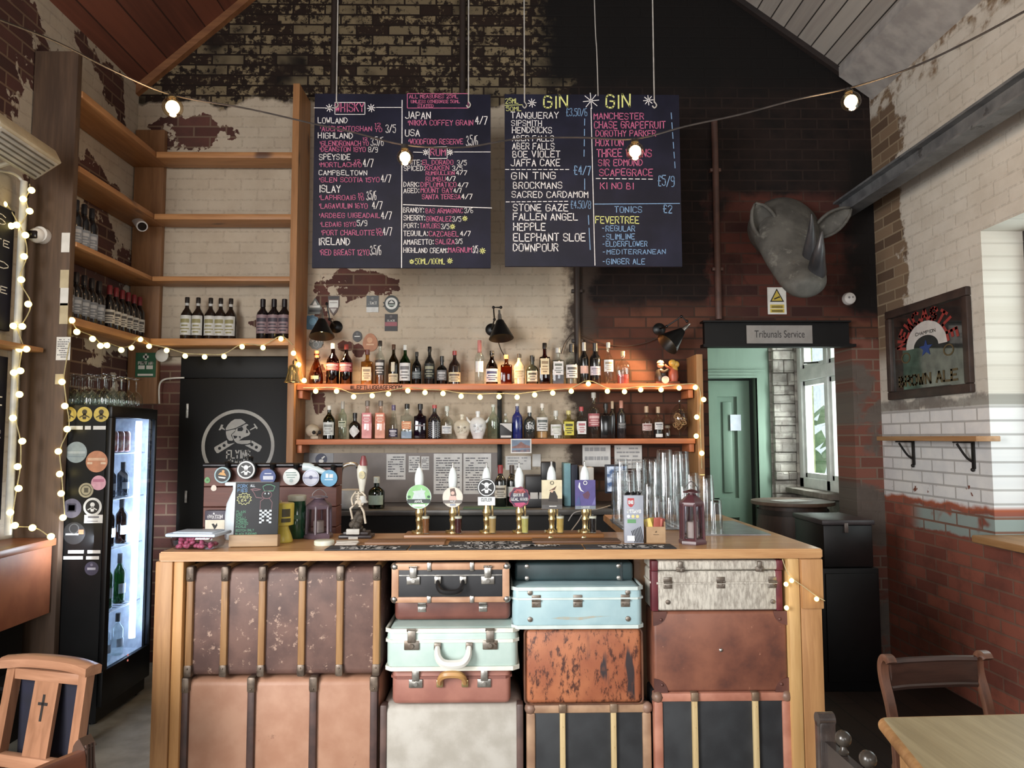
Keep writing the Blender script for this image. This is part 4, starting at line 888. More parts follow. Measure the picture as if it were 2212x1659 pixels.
r2 = """405,600,240,95,3,GIN|925,1122,240,105,3,GIN|85,190,205,40,3,25ML|90,215,268,35,3,50ML|130,525,330,50,1,TANQUERAY|590,765,312,62,4,£3.50/6|135,385,393,45,1,SIPSMITH|142,470,452,48,1,HENDRICKS|142,485,520,45,1,ABER FALLS|142,490,588,50,1,ABER FALLS|145,538,655,52,1,BOE VIOLET|130,538,727,55,1,JAFFA CAKE|655,795,800,72,4,£4/7|135,500,835,55,1,GIN TING|150,555,915,52,1,BROCKMANS|138,772,990,50,1,SACRED CARDAMOM|628,795,1080,62,4,£4.50/8|148,605,1103,55,1,STONE GAZE|150,685,1178,55,1,FALLEN ANGEL|152,415,1265,60,1,HEPPLE|152,748,1352,62,1,ELEPHANT SLOE|150,522,1438,60,1,DOWNPOUR|822,1235,337,50,2,MANCHESTER|825,1415,413,55,2,CHASE GRAPEFRUIT|838,1335,480,48,2,DOROTHY PARKER|838,1065,560,55,2,HOXTON|845,1300,650,62,2,THREE WRENS|858,1225,725,52,2,SIR EDMOND|868,1310,808,55,2,SCAPEGRACE|875,1150,920,50,2,KI NO BI|1355,1490,895,85,4,£5/9|995,1220,1115,48,4,TONICS|1400,1470,1120,65,4,£2|835,1195,1205,55,3,FEVERTREE|885,1162,1270,44,4,-REGULAR|890,1160,1338,44,4,-SLIMLINE|890,1265,1398,42,4,-ELDERFLOWER|890,1418,1462,38,4,-MEDITERRANEAN|890,1245,1545,44,4,-GINGER ALE"""
def rows(s): return [(float(a), float(b_), float(c), float(d), int(e), f) for a, b_, c, d, e, f in (q.split(',', 5) for q in s.split('|'))]
menu('hanging chalkboard listing whisky and rum in pink and white chalk', (680, 202, 1060, 579), (660, 170), rows(r1),
     [([(805,180),(800,1575)],1,7), ([(72,243),(245,245)],1,5), ([(590,240),(805,240)],1,5), ([(900,612),(985,615)],1,5), ([(1240,611),(1540,611)],1,5), ([(815,1050),(1550,1078)],1,6)], [],
     [(200,245,32,1), (548,245,32,1), (1000,614,24,1), (1205,614,24,1), (1328,1165,20,3), (1225,1233,20,3), (1475,1435,24,3), (885,1525,18,3), (1203,1518,22,3)],
     [(245,198,495,298,1), (848,125,1355,245,2), (1030,568,1180,665,1)], (727, 1012))
menu('hanging chalkboard listing gins and tonics in white, pink and blue chalk', (1090, 203, 1474, 576), (1070, 170), rows(r2),
     [([(797,245),(830,1555)],1,6), ([(828,1045),(1535,1040)],4,6), ([(80,222),(225,218)],3,5), ([(745,835),(745,925)],4,6), ([(775,1140),(779,1215)],4,6), ([(781,1245),(790,1425)],4,6)],
     [((85,757),(630,757),1,12), ((90,1027),(620,1022),1,12), ((745,335),(738,680),4,4), ((840,832),(1330,838),1,9), ((1465,285),(1500,775),4,6)],
     [(305,203,35,1), (797,185,65,1), (1275,180,40,1)], [], (1133, 1413))
m = MB(); q = P(1284, 0, 4.2); w_ = P(1292, 207, 4.2); m.tube(catmull([(q.x-.02, 4.2, slopeZ(q.x)), q, P(1289, 110, 4.2), w_], 5), .003, 6); tag(m.build('hanging_cable', vary((170,166,160), None, 20, .6)), 'thin slack cable dropping from the roof behind the gin chalkboard', 'cable')

# dark pipes on the gable
Mpipe2 = vary((54,38,32), (40,30,26), 8, .6); Mpipe3 = vary((104,66,54), (80,52,44), 8, .6)
for px, y0, y1, mt, lab in ((727, -260, 205, Mpipe2, 'dark conduit running up the sooty gable behind the whisky chalkboard wire'), (1000, -300, 215, Mpipe2, 'dark conduit up the sooty gable nearest the middle of the roof'), (1543, 262, 690, Mpipe3, 'brown pipe running down the dark wall onto the lintel'), (1246, 575, 790, Mpipe2, 'dark conduit on the wall edge between cream and brown brick')):
    a = P(px, y0, 5.27); b_ = P(px, y1, 5.27); m = MB((a.x, 5.27, b_.z)); m.cyl((a.x, 5.27, b_.z), (a.x, 5.27, a.z), .024, n=10)
    for k in (.25, .75): zz = b_.z+(a.z-b_.z)*k; m.box(a.x-.04, a.x+.04, 5.262, YB, zz-.012, zz+.012, .003)
    tag(m.build('wall_pipe', mt, loc=(a.x, 5.27, b_.z)), lab, 'pipe', 'pipes on the back wall', 'structure')

# signs
Y_ = YB-.056
o, w, h = sheet('door_sign', 'grey office name plate on the black lintel', 'sign', 1612, 703, 1755, 742, Y_, vary((150,144,138), (138,132,126), 10, .5), th=.004)
def printed(par, text, w, h, z, mat, y=-.005, x=0):
    cu = bpy.data.curves.new('printed_text', 'FONT'); cu.body = text; cu.size = 1; cu.align_x = 'CENTER'
    ob_ = bpy.data.objects.new('tmp', cu); me = bpy.data.meshes.new_from_object(ob_); bpy.data.objects.remove(ob_)
    xs = [v.co.x for v in me.vertices]; ys = [v.co.y for v in me.vertices]; sx = w/(max(xs)-min(xs)); sy = h/(max(ys)-min(ys)); cx = (max(xs)+min(xs))/2; y0 = min(ys)
    for v in me.vertices: v.co = ((v.co.x-cx)*sx+x, y, (v.co.y-y0)*sy+z)
    me.materials.clear(); me.materials.append(mat); t = bpy.data.objects.new('printed_text', me); COL.objects.link(t); t.parent = par; return t
printed(o, 'Tribunals Service', w*.76, h*.40, -h*.18, vary((46,40,42), None, 20, .6))
o, w, h = sheet('cctv_sign', 'white warning sign with a yellow camera triangle under the rhino head', 'sign', 1657, 621, 1699, 679, YB-.003, vary((226,224,216), (210,208,200), 10, .5), th=.004)
Myel = vary((216,186,50), (200,168,40), 12, .5); Mink = vary((36,30,22), None, 12, .5)
m = MB(); f = lambda u, v: (u*w, -.0046, v*h); f2 = lambda u, v: (u*w, -.0052, v*h); f3 = lambda u, v: (u*w, -.0058, v*h)
poly(m, [(-.38,-.04),(.38,-.04),(0,.46)], f, 1); poly(m, [(-.29,0),(.29,0),(0,.38)], f2, 0); poly(m, [(-.14,.04),(-.17,.08),(.1,.16),(.13,.12)], f3, 1); poly(m, [(.1,.17),(.15,.16),(.16,.11),(.12,.10)], f3, 1)
for z in (-.14, -.30, ): poly(m, [(-.38,z-.14),(.38,z-.14),(.38,z),(-.38,z)], f, 0)
for z in (-.19, -.23, -.35, -.39): poly(m, [(-.3,z-.025),(.3,z-.025),(.3,z),(-.3,z)], f2, 1)
m.build('sign_print', [Myel, Mink], o, smooth=0)
o, w, h = sheet('first_aid_sign', 'green first aid sign with a white cross on the corner upright', 'sign', 294, 762, 336, 815, 5.248, vary((40,110,74), (34,98,66), 10, .5), th=.003)
Mw = vary((232,232,228), None, 12, .5); m = MB(); f = lambda u, v: (u*w, -.0036, v*h)
for r_ in ((-.05,.20,.05,.46), (-.14,.28,.14,.38)): poly(m, [(r_[0],r_[1]),(r_[2],r_[1]),(r_[2],r_[3]),(r_[0],r_[3])], f)
for r_ in ((-.36,-.17,-.04,-.02), (.04,-.17,.36,-.02), (-.38,-.44,.38,-.36)): poly(m, [(r_[0],r_[1]),(r_[2],r_[1]),(r_[2],r_[3]),(r_[0],r_[3])], f)
stroke_text(m, 'FIRST AID', lambda u, v: (u, -.0036, v), -w*.36, w*.36, h*.03, h*.10, .006); m.build('sign_print', Mw, o, smooth=0)
p = P(350, 768, 5.22); m = MB((p.x, 5.22, p.z)); m.lathe([(.001, -.012), (.035, -.012), (.045, -.004), (.045, .004), (.035, .012), (.001, .012)], (p.x, 5.22, p.z), 20, axis='y')
tag(m.build('plaque', Mpaper, loc=(p.x, 5.22, p.z)), 'small round white plaque hanging beside the green first aid sign', 'plaque')
m = MB(); pts = [P(x, y_, 5.24) for x, y_ in ((344, 872), (344, 835), (352, 821), (372, 817), (398, 816))]; m.tube(catmull(pts, 5), .006, 8); tag(m.build('cable', vary((214,210,200), None, 20, .5)), 'white cable bending from the fridge corner to the black door top', 'cable')

# clips and badges screwed on the cream wall: [px, py, half w, half h, outline, colours]
def outline(kind, a, b_):
    if kind == 'round': return [(a*math.cos(t), b_*math.sin(t)) for t in [2*math.pi*i/26 for i in range(26)]]
    if kind == 'egg': return [(a*math.cos(t)*(1-.16*math.sin(t)), b_*math.sin(t)) for t in [2*math.pi*i/26 for i in range(26)]]
    if kind == 'shield': return [(-a,b_),(a,b_),(a,0),(a*.6,-b_*.6),(0,-b_),(-a*.6,-b_*.6),(-a,0)]
    if kind == 'peak': return [(-a,-b_),(a,-b_),(a,-b_*.2),(a*.55,b_*.3),(0,b_),(-a*.55,b_*.3),(-a,-b_*.2)]
    if kind == 'wavy': return [(a*(1+.05*math.cos(9*t))*math.cos(t), b_*(1+.05*math.cos(9*t))*math.sin(t)) for t in [2*math.pi*i/72 for i in range(72)]]
    return [(-a,-b_),(a,-b_),(a,b_),(-a,b_)]
def badge(name, label, cat, px, py, a, b_, kind, c, marks, Y=YB-.002, th=.008, group=None, par=None, texts=()):
    p = P(px, py, Y); s = P(px+1, py, Y).x-p.x
    t = par or thing(name, label, cat, p, 0, group)
    m = MB(); ol = [(x*s, y_*s) for x, y_ in outline(kind, a, b_)]; O = Vector((0, 0, 0)) if par is None else p - par.location
    fw = lambda u, w, d: Vector((u, d, w)) + O
    m.prism(ol, fw, -th, 0, 0); mats = [vary(c, None, 24, .5)]; y1 = -th-.0006
    for i, mk in enumerate(marks):
        mats.append(vary(mk[1], None, 24, .5)); mi = len(mats)-1; f = lambda u, v, yy=y1-.0005*i: Vector((u*s, yy, v*s)) + O
        if mk[0] == 'rect': x0, y0, x1, y2 = mk[2]; poly(m, [(x0,y0),(x1,y0),(x1,y2),(x0,y2)], f, mi)
        elif mk[0] == 'poly': poly(m, mk[2], f, mi)
        elif mk[0] == 'disc': disc(m, mk[2][0], mk[2][1], mk[2][2], f, mi, 24)
        elif mk[0] == 'ring': ring(m, mk[2][0], mk[2][1], mk[2][2], mk[2][3], f, mi, 30)
        elif mk[0] == 'text': x0, y0, x1, hh = mk[2]; stroke_text(m, mk[3], f, x0, x1, y0, hh, hh*.17, mi)
        elif mk[0] == 'skull':
            q = mk[2]; disc(m, 0, q*.38, q*.36, f, mi, 14); poly(m, [(-q*.25,q*.1),(q*.25,q*.1),(q*.18,-q*.18),(-q*.18,-q*.18)], f, mi)
            for sx in (-1, 1):
                poly(m, [(sx*q*.1,-q*.02),(sx*q*.75,-q*.36),(sx*q*.7,-q*.52),(0,-q*.15)], f, mi); poly(m, [(sx*q*.4,q*.35),(sx*q*.75,q*.55),(sx*q*.7,q*.68),(sx*q*.35,q*.5)], f, mi)
            poly(m, [(-q*.3,-q*.3),(q*.3,-q*.3),(q*.22,-q*.78),(-q*.22,-q*.78)], f, mi)
    o = m.build('badge', mats, t, smooth=30); return t
gr = 'beer clips screwed to the cream wall'; dk, wh = (42,46,48), (222,224,218)
badge('pump_clip', 'grey peaked beer clip, uppermost of the cluster over the first wall lamp', 'badge', 681, 661, 15, 18, 'peak', (98,104,100), [('poly', wh, [(-5,2),(0,12),(5,2)]), ('rect', wh, (-12,-4,11,1)), ('rect', dk, (-12,-14,12,-8))], group=gr)
badge('pump_clip', 'white shield beer clip with maroon tip beside the first wall lamp', 'badge', 721, 661, 12, 22, 'shield', (92,70,66), [('rect', wh, (-10,-4,10,12)), ('rect', dk, (-11,15,11,20)), ('poly', (200,196,190), [(-7,-6),(7,-6),(0,-17)]), ('rect', (160,156,150), (-8,6,8,8))], group=gr)
badge('pump_clip', 'grey and white rectangular beer clip at the top of the cream wall', 'badge', 805, 657, 13, 18, 'rect', (206,208,204), [('rect', (86,94,98), (-13,-7,13,18)), ('text', wh, (-9,-1,9,6), 'STACT'), ('disc', (130,136,138), (0,12,3))], group=gr)
badge('pump_clip', 'round dark beer clip with a pale ring and side ribbons', 'badge', 846, 657, 16, 19, 'round', (60,70,70), [('poly', (40,46,48), [(-19,4),(19,4),(15,-2),(19,-6),(-19,-6),(-15,-2)]), ('ring', wh, (0,1,8,13)), ('poly', wh, [(-6,2),(0,8),(6,2)]), ('rect', (150,170,160), (-8,-4,8,-1))], group=gr)
badge('pump_clip', 'square black beer clip with a crimson band', 'badge', 845, 697, 13.5, 18.5, 'rect', (38,32,36), [('rect', (160,62,76), (-13,-8,13,1)), ('text', wh, (-8,2,8,4), 'BLACK'), ('disc', (90,84,86), (0,13,3))], group=gr)
badge('pump_clip', 'blue fish-shaped beer clip tucked behind the first lamp shade', 'badge', 673, 697, 17, 16, 'wavy', (60,112,146), [('poly', (60,112,146), [(-15,3),(-22,8),(-22,-6),(-15,-3)]), ('disc', (90,150,184), (3,2,8))], group=gr)
badge('pump_clip', 'small dark round beer clip above the top shelf', 'badge', 772, 727, 10, 12, 'round', (58,56,58), [('rect', wh, (-6,-1,6,1)), ('disc', (90,90,90), (0,6,3))], group=gr)
badge('pump_clip', 'orange egg-shaped beer clip above the top shelf', 'badge', 800, 740, 16, 20, 'egg', (190,110,56), [('disc', (216,150,96), (-1,5,6)), ('rect', (224,170,120), (-8,-6,8,-3))], group=gr)
badge('pump_clip', 'scalloped grey beer clip lettered in white under the first lamp', 'badge', 683, 741, 15, 14, 'wavy', (98,112,114), [('text', wh, (-13,2,13,8), 'GFPA'), ('ring', (150,160,160), (0,-4,5,6))], group=gr)
# papers on the splash panel and the wall below the shelf
YP = 5.273
for a in ((835, 981, 876, 1036, 'price list with two printed blocks on the grey splash panel', 9), (883, 985, 907, 1020, 'narrow printed slip, first of the pair beside the price list', 6), (910, 986, 927, 1015, 'narrow printed slip, second of the pair beside the price list', 6), (937, 980, 998, 1067, 'large printed menu sheet behind the second pump handle', 14), (1001, 980, 1061, 1067, 'large printed menu sheet with a round stamp behind the third pump handle', 14)):
    sheet('paper_sheet', a[4], 'paper', a[0], a[1], a[2], a[3], YP, Mpaper, lines=a[5], group='papers under the bottle shelves')
for a in ((1092, 985, 1147, 1015, 5.29, 'pale paper notice half hidden behind the till', 4), (1150, 981, 1168, 1008, 5.29, 'small blank paper slip above the till', 0), (1258, 962, 1319, 1008, 5.29, 'blank white sheet pinned under the lower shelf, nearer the till', 2), (1327, 962, 1387, 1012, 5.29, 'white sheet pinned under the lower shelf behind the glass stacks', 5)):
    sheet('paper_sheet', a[5], 'paper', *a[:4], a[4], Mpaper, lines=a[6], lmat=vary((170,170,172), None, 20, .7), group='papers under the bottle shelves')
o, w, h = sheet('notice', 'grey notice with a round blue hygiene emblem on the splash panel', 'notice', 668, 979, 720, 1018, YP, vary((150,152,158), (136,138,144), 10, .5))
m = MB(); f = lambda u, v: (u, -.0028, v); disc(m, 0, .02, .042, f, 0); f2 = lambda u, v: (u, -.0034, v); disc(m, 0, .008, .018, f2, 1, 16, .7); poly(m, [(0,.03),(.02,.045),(.028,.04),(.008,.02)], f2, 1); m.build('emblem', [vary((44,54,92), None, 10, .5), Mw], o, smooth=0)
o, w, h = sheet('postcard', 'landscape postcard of a pink sunset hill fixed to the lower shelf edge', 'postcard', 1103, 948, 1148, 979, SHF-.004, Mpaper, th=.0015)
m = MB(); f = lambda u, v: (u*w, -.0022, v*h); f2 = lambda u, v: (u*w, -.0027, v*h)
poly(m, [(-.44,-.42),(.44,-.42),(.44,.42),(-.44,.42)], f, 0); poly(m, [(-.44,-.05),(-.2,.05),(.0,.3),(.2,.1),(.44,0),(.44,-.15),(-.44,-.15)], f2, 1); poly(m, [(-.44,-.42),(.44,-.42),(.44,-.2),(.1,-.25),(-.44,-.3)], f2, 2); m.build('picture', [vary((120,150,180), (100,120,150), 12, .5), vary((170,110,96), (120,80,80), 20, .5), vary((84,96,124), (150,120,120), 30, .5)], o, smooth=0)
# ------------------------------------------------------------------ bottles
def prof(style, r, H):
    P_ = {'round': [(.9,0),(1,.02),(1,.52),(.93,.60),(.62,.68),(.36,.74),(.30,.80),(.30,.93),(.35,.935),(.35,.97),(.28,.97)],
     'wine': [(.9,0),(1,.02),(1,.60),(.92,.66),(.55,.73),(.38,.79),(.36,.95),(.40,.955),(.40,.985),(.32,.985)],
     'squat': [(.92,0),(1,.02),(1,.50),(.9,.58),(.6,.64),(.34,.69),(.32,.86),(.38,.87),(.38,.91),(.3,.91)],
     'tall': [(.92,0),(1,.02),(1,.60),(.85,.66),(.45,.73),(.34,.80),(.34,.94),(.4,.945),(.4,.97),(.3,.97)],
     'cone': [(.95,0),(1,.02),(.92,.3),(.72,.55),(.5,.70),(.36,.76),(.34,.90),(.42,.91),(.42,.94),(.3,.94)],
     'decanter': [(.7,0),(.9,.03),(1,.16),(.95,.32),(.62,.55),(.34,.68),(.26,.76),(.28,.86),(.36,.88),(.36,.91),(.25,.91)],
     'flask': [(.62,0),(.8,.03),(.98,.30),(1,.48),(.82,.64),(.4,.72),(.24,.77),(.24,.92),(.3,.93),(.3,.96),(.2,.96)],
     'jug': [(.92,0),(1,.03),(1,.48),(.88,.58),(.55,.68),(.34,.76),(.30,.88),(.4,.89),(.4,.92),(.3,.92)]}[style]
    return [(a*r, b_*H) for a, b_ in P_]
CAPZ = {'round': (.30,.87), 'wine': (.36,.80), 'squat': (.32,.80), 'tall': (.34,.88), 'cone': (.34,.84), 'decanter': (.26,.80), 'flask': (.24,.86), 'jug': (.30,.84), 'square': (.34,.86)}
def opaque(c): return vary(c, tuple(int(x*.8) for x in c), 30, .16, coat=.6)
def bottle(name, label, loc, H, w, style, body, cap, labels=(), liquid=None, group=None, rz=0, clear=None, capz=None, sy=1, deco=None):
    """labels: (z0, z1 as share of H, colour, half arc in degrees, print colour or None)"""
    r = w/2; t = thing(name, label, 'bottle', loc, rz, group); m = MB(); mat = clear if clear else opaque(body)
    sq = style == 'square'
    if sq:
        k = r*.98; m.box(-k, k, -k*.8, k*.8, 0, H*.66, r*.16, seg=2); m.lathe([(r*.75, H*.655), (r*.4, H*.70), (r*.33, H*.74), (r*.33, H*.93), (r*.4, H*.935), (r*.4, H*.965)], n=14)
    else: m.lathe(prof(style, r, H), n=20, sy=sy)
    m.build('glass_body', mat, t)
    if liquid:
        fz, lc = liquid; m = MB()
        if sq: k = r*.86; m.box(-k, k, -k*.75, k*.75, H*.02, H*fz)
        else:
            pr = [(max(a-.003, .002), max(z, .006)) for a, z in prof(style, r, H) if z < H*fz]; pr.append((pr[-1][0], H*fz)); m.lathe(pr, n=16, sy=sy)
        m.build('spirit', vary(lc, None, 20, .2), t)
    rc, z0 = CAPZ[style]; z0 = capz or z0; rr = rc*r*1.12 + .0015; m = MB()
    m.lathe([(rr, H*z0), (rr, H*.99), (rr*.85, H), (.001, H)], n=14); m.build('cap', vary(cap, None, 26, .35), t)
    for a0, a1, c, arc, pc in labels:
        m = MB(); mats = [vary(c, tuple(int(x*.92) for x in c), 30, .55)]
        if pc: mats.append(vary(pc, None, 30, .55))
        if sq:
            k = r*.80; y = -r*.98*.8-.001
            m.box(-k, k, y, y+.001, H*a0, H*a1)
            if pc:
                dz = H*(a1-a0)
                for (f0, f1, ww) in ((.66, .84, .75), (.46, .54, .6), (.30, .36, .8), (.14, .22, .5)): m.face([(-k*ww, y-.0006, H*a0+dz*f0), (k*ww, y-.0006, H*a0+dz*f0), (k*ww, y-.0006, H*a0+dz*f1), (-k*ww, y-.0006, H*a0+dz*f1)], 1)
        else:
            pz = prof(style, r, H); am = H*(a0+a1)/2; rl = r
            for (ra, za), (rb, zb) in zip(pz, pz[1:]):
                if za <= am <= zb and zb > za: rl = max(ra, rb)
            ar = R(arc); m.arc_patch(rl+.0012, H*a0, H*a1, -math.pi/2-ar, -math.pi/2+ar, 10)
            if pc:
                dz = H*(a1-a0)
                for (f0, f1, ww) in ((.62, .82, .7), (.44, .52, .5), (.28, .34, .75), (.12, .20, .45)): m.arc_patch(rl+.002, H*a0+dz*f0, H*a0+dz*f1, -math.pi/2-ar*ww, -math.pi/2+ar*ww, 6, 1)
        m.build('label', mats, t)
    if deco: deco(t, H, r)
    return t
CLR = glass((244,250,248)); AMB = glass((190,110,44)); DAMB = glass((110,66,24)); GRN = glass((60,140,66)); PGR = glass((228,243,234)); PNK = glass((252,226,224)); ORN = glass((252,228,216)); SMK = glass((120,124,130)); PUR = glass((110,80,120)); YLW = glass((240,236,170)); TEA = glass((128,52,24))
BYc = 5.16
def shelf_row(rows, sc, ox, oy, ztop, pybase):
    for r_ in rows:
        zx, zy, zw, style, body, cap, labels, kw, lab = r_
        px, py = ox+zx/sc, oy+zy/sc; p = P(px, pybase, BYc); H = P(px, py, BYc).z - ztop; w = (P(px+1, py, BYc).x-P(px, py, BYc).x)*zw/sc
        bottle('spirit_bottle', lab, (p.x, BYc, ztop+.0005), H, min(w, .125), style, body, cap, labels, **kw)
CR, WH, BK, GY = (226,208,160), (228,230,230), (30,28,28), (96,98,102)
GT = 'spirits on the upper back shelf'; GLo = 'spirits on the lower back shelf'
T = dict(group=GT); Lw = dict(group=GLo)
rowA = [
 (275,690,140,'decanter',(150,80,40),(150,90,50),[(.16,.26,CR,30,None)],dict(T,clear=AMB),'round amber decanter bottle, nearest the brass bell on the upper shelf'),
 (430,620,122,'round',(84,36,28),(232,226,214),[(.34,.52,(190,70,62),80,(232,200,190))],dict(T,clear=TEA,liquid=(.5,(72,26,20))),'dark rum bottle with white cap and red band label'),
 (556,630,116,'round',(70,34,30),(170,52,46),[(.32,.54,(176,56,66),85,(226,170,170))],dict(T,clear=TEA,liquid=(.4,(60,24,22))),'brown bottle with red cap and wide crimson label'),
 (755,680,108,'square',(200,150,80),(110,40,36),[(.12,.50,CR,0,(150,130,100))],dict(T,clear=glass((230,180,100)),liquid=(.45,(190,120,60))),'square pale amber bottle with dark red cap and big cream label'),
 (875,595,88,'tall',(200,200,200),(52,44,40),[(.22,.56,(70,64,60),75,(220,220,216))],dict(T,clear=CLR,liquid=(.22,(140,70,30))),'tall clear bottle with black cap and dark lettered label, beside the square amber bottle'),
 (1003,630,96,'round',(110,90,30),(96,62,44),[(.06,.27,CR,62,(160,140,110)),(.32,.55,(222,212,180),20,None)],dict(T,clear=glass((120,100,40))),'olive amber whisky bottle with brown capsule and low cream label'),
 (1112,635,104,'round',(40,120,50),(226,230,226),[(.10,.54,WH,70,(120,120,124))],dict(T,clear=GRN),'green glass bottle with white cap and large white label'),
 (1222,700,86,'round',(70,90,80),(58,60,60),[(.18,.40,(74,86,92),70,(140,150,150))],dict(T,clear=SMK,liquid=(.4,(44,54,50))),'smoky clear bottle with slate label, between the green and the black whisky bottles'),
 (1343,650,98,'round',(26,26,26),(30,30,30),[(.16,.55,(40,42,40),70,(150,150,120))],dict(T),'black bottle with black cap and dark label, tallest of the dark ones at this end'),
 (1460,740,100,'squat',(60,60,60),(40,38,38),[(.15,.50,(110,110,112),60,(190,190,190))],dict(T,clear=SMK,liquid=(.5,(58,56,56))),'squat grey bottle with black stopper and pale grey label'),
 (1580,690,112,'round',(44,24,20),(176,44,44),[(.08,.36,CR,75,(110,90,80))],dict(T),'dark brown bottle with red capsule and broad cream label'),
 (1815,590,90,'tall',(220,210,200),(232,130,120),[(.28,.52,WH,50,None)],dict(T,clear=CLR,capz=.72),'clear bottle with a long coral capsule standing alone on the upper shelf'),
 (1932,690,112,'jug',(70,44,26),(34,30,28),[(.08,.46,WH,75,(60,70,130))],dict(T,clear=DAMB,liquid=(.45,(40,24,16))),'brown jug-shaped rum bottle with a white label and blue emblem'),
]
shelf_row(rowA, 4.365, 620, 600, z1t, 828)
rowB = [
 (230,540,108,'square',(180,80,30),(170,116,70),[],dict(T,clear=AMB,liquid=(.58,(170,72,26))),'square orange amber bottle with a cork under the middle wall lamp'),
 (348,530,108,'round',(216,196,150),(52,46,44),[(.2,.5,(226,208,164),60,(180,160,120))],dict(T),'opaque cream stoneware bottle with black cap'),
 (467,545,112,'squat',(52,54,40),(44,42,36),[(.10,.46,(206,200,180),55,(70,66,52))],dict(T),'squat dark olive bottle with a framed portrait label'),
 (582,430,98,'square',(96,30,24),(40,34,32),[(.24,.62,CR,0,(160,130,90))],dict(T,clear=glass((140,40,30)),liquid=(.6,(84,24,18))),'tall dark red bottle with a pourer and long cream label'),
 (705,475,112,'square',(200,200,196),(196,196,192),[(.26,.62,WH,0,(110,120,110))],dict(T,clear=CLR,liquid=(.28,(72,48,54))),'square clear bottle with silver stopper and heron label'),
 (830,440,112,'squat',(210,210,206),(44,44,46),[(.16,.48,WH,66,(90,90,90))],dict(T,clear=CLR,liquid=(.14,(120,110,90))),'shouldered clear bottle with a dark stopper and white label'),
 (945,425,80,'wine',(24,22,22),(190,190,190),[(.26,.44,(226,176,160),60,None)],dict(T),'black bottle with steel pourer and small pink label'),
 (1048,430,100,'wine',(26,24,26),(60,58,58),[(.22,.43,(210,206,222),68,(150,140,160))],dict(T),'black bottle with pourer and lavender white label'),
 (1168,425,94,'round',(214,214,210),(198,198,192),[(.30,.58,WH,60,(170,150,120))],dict(T,clear=CLR),'clear bottle with pourer and a torn-edged white label'),
 (1302,505,138,'flask',(200,210,200),(206,176,110),[],dict(T,clear=CLR,liquid=(.30,(190,60,50)),sy=.5),'oval clear flask bottle with gold stopper and a little red spirit'),
]
shelf_row(rowB, 4.254, 1040, 640, z1t, 828)
def dots(t, H, r):
    m = MB()
    for i in range(7):
        for j in range(8):
            a = -math.pi/2 + (i-3)*.33; z = H*(.08+.055*j) + (H*.02 if i % 2 else 0); c = Vector((math.cos(a)*(r+.0006), math.sin(a)*(r+.0006), z)); u = Vector((-math.sin(a), math.cos(a), 0))*.0035
            m.face([c+u, c+Vector((0,0,.005)), c-u, c-Vector((0,0,.005))])
    m.build('dot_pattern', vary((206,206,210), None, 40, .5), t)
def diamond(t, H, r):
    m = MB(); f = lambda a, z: (math.cos(-math.pi/2+a)*(r+.0015), math.sin(-math.pi/2+a)*(r+.0015), z*H)
    for k in range(6):
        a, b_ = -1.1+k*.3667, -1.1+(k+1)*.3667; h = lambda q: .24*(1-abs(q)/1.15)
        m.face([f(a, .30-h(a)), f(b_, .30-h(b_)), f(b_, .30+h(b_)), f(a, .30+h(a))])
    m.build('label', vary((222,224,224), None, 30, .5), t)
rowC = [
 (395,1205,112,'round',(20,60,36),(226,228,224),[(.12,.50,(216,224,222),60,(140,150,150))],dict(Lw,clear=glass((30,96,52)),liquid=(.5,(14,48,28))),'dark green gin bottle with white cap and white label, next to the skull ornament'),
 (522,1165,80,'tall',(190,210,190),(180,180,176),[(.32,.48,(208,212,180),60,(70,90,60))],dict(Lw,clear=PGR,capz=.80),'tall clear green-tinted bottle with long silver capsule'),
 (638,1275,104,'squat',(40,40,44),(26,26,28),[],dict(Lw,clear=SMK,liquid=(.5,(34,34,38)),deco=diamond),'short smoky bottle with a white diamond label'),
 (755,1160,106,'square',(230,110,110),(120,110,104),[(.40,.68,(236,120,130),0,(250,220,220))],dict(Lw,clear=PNK,liquid=(.60,(232,140,140))),'square pink gin bottle with grey stopper'),
 (880,1160,106,'square',(235,130,100),(120,110,104),[(.40,.68,(240,120,84),0,(250,220,200))],dict(Lw,clear=ORN,liquid=(.60,(238,160,132))),'square orange-pink gin bottle with grey stopper'),
 (1003,1200,92,'cone',(200,200,220),(96,80,130),[(.06,.30,(54,46,80),60,(220,220,230))],dict(Lw,clear=CLR),'tapering clear bottle with purple cap and dark purple foot label'),
 (1130,1190,112,'square',(220,220,220),(26,24,24),[(.28,.50,(232,130,70),0,(250,200,150))],dict(Lw,clear=CLR,liquid=(.22,(90,120,170))),'square clear bottle with black cap and orange band label'),
 (1255,1190,116,'square',(70,50,70),(36,32,34),[(.36,.40,(120,100,110),0,None)],dict(Lw,clear=PUR,liquid=(.55,(54,38,50))),'square dark plum bottle with a black and white cap'),
 (1390,1200,122,'round',(30,28,40),(208,70,70),[],dict(Lw,deco=dots,capz=.90),'black bottle patterned with white dots and a red top'),
 (1508,1210,110,'squat',(214,220,216),(198,206,200),[(.16,.40,WH,55,(150,160,170))],dict(Lw,clear=CLR,capz=.84),'clear bottle with glass stopper and oval white label'),
 (1945,1195,108,'round',(190,220,200),(200,210,204),[],dict(Lw,clear=PGR,capz=.92),'pale green clear bottle without label beside the white horned head'),
]
shelf_row(rowC, 4.365, 620, 600, z2t, 948)
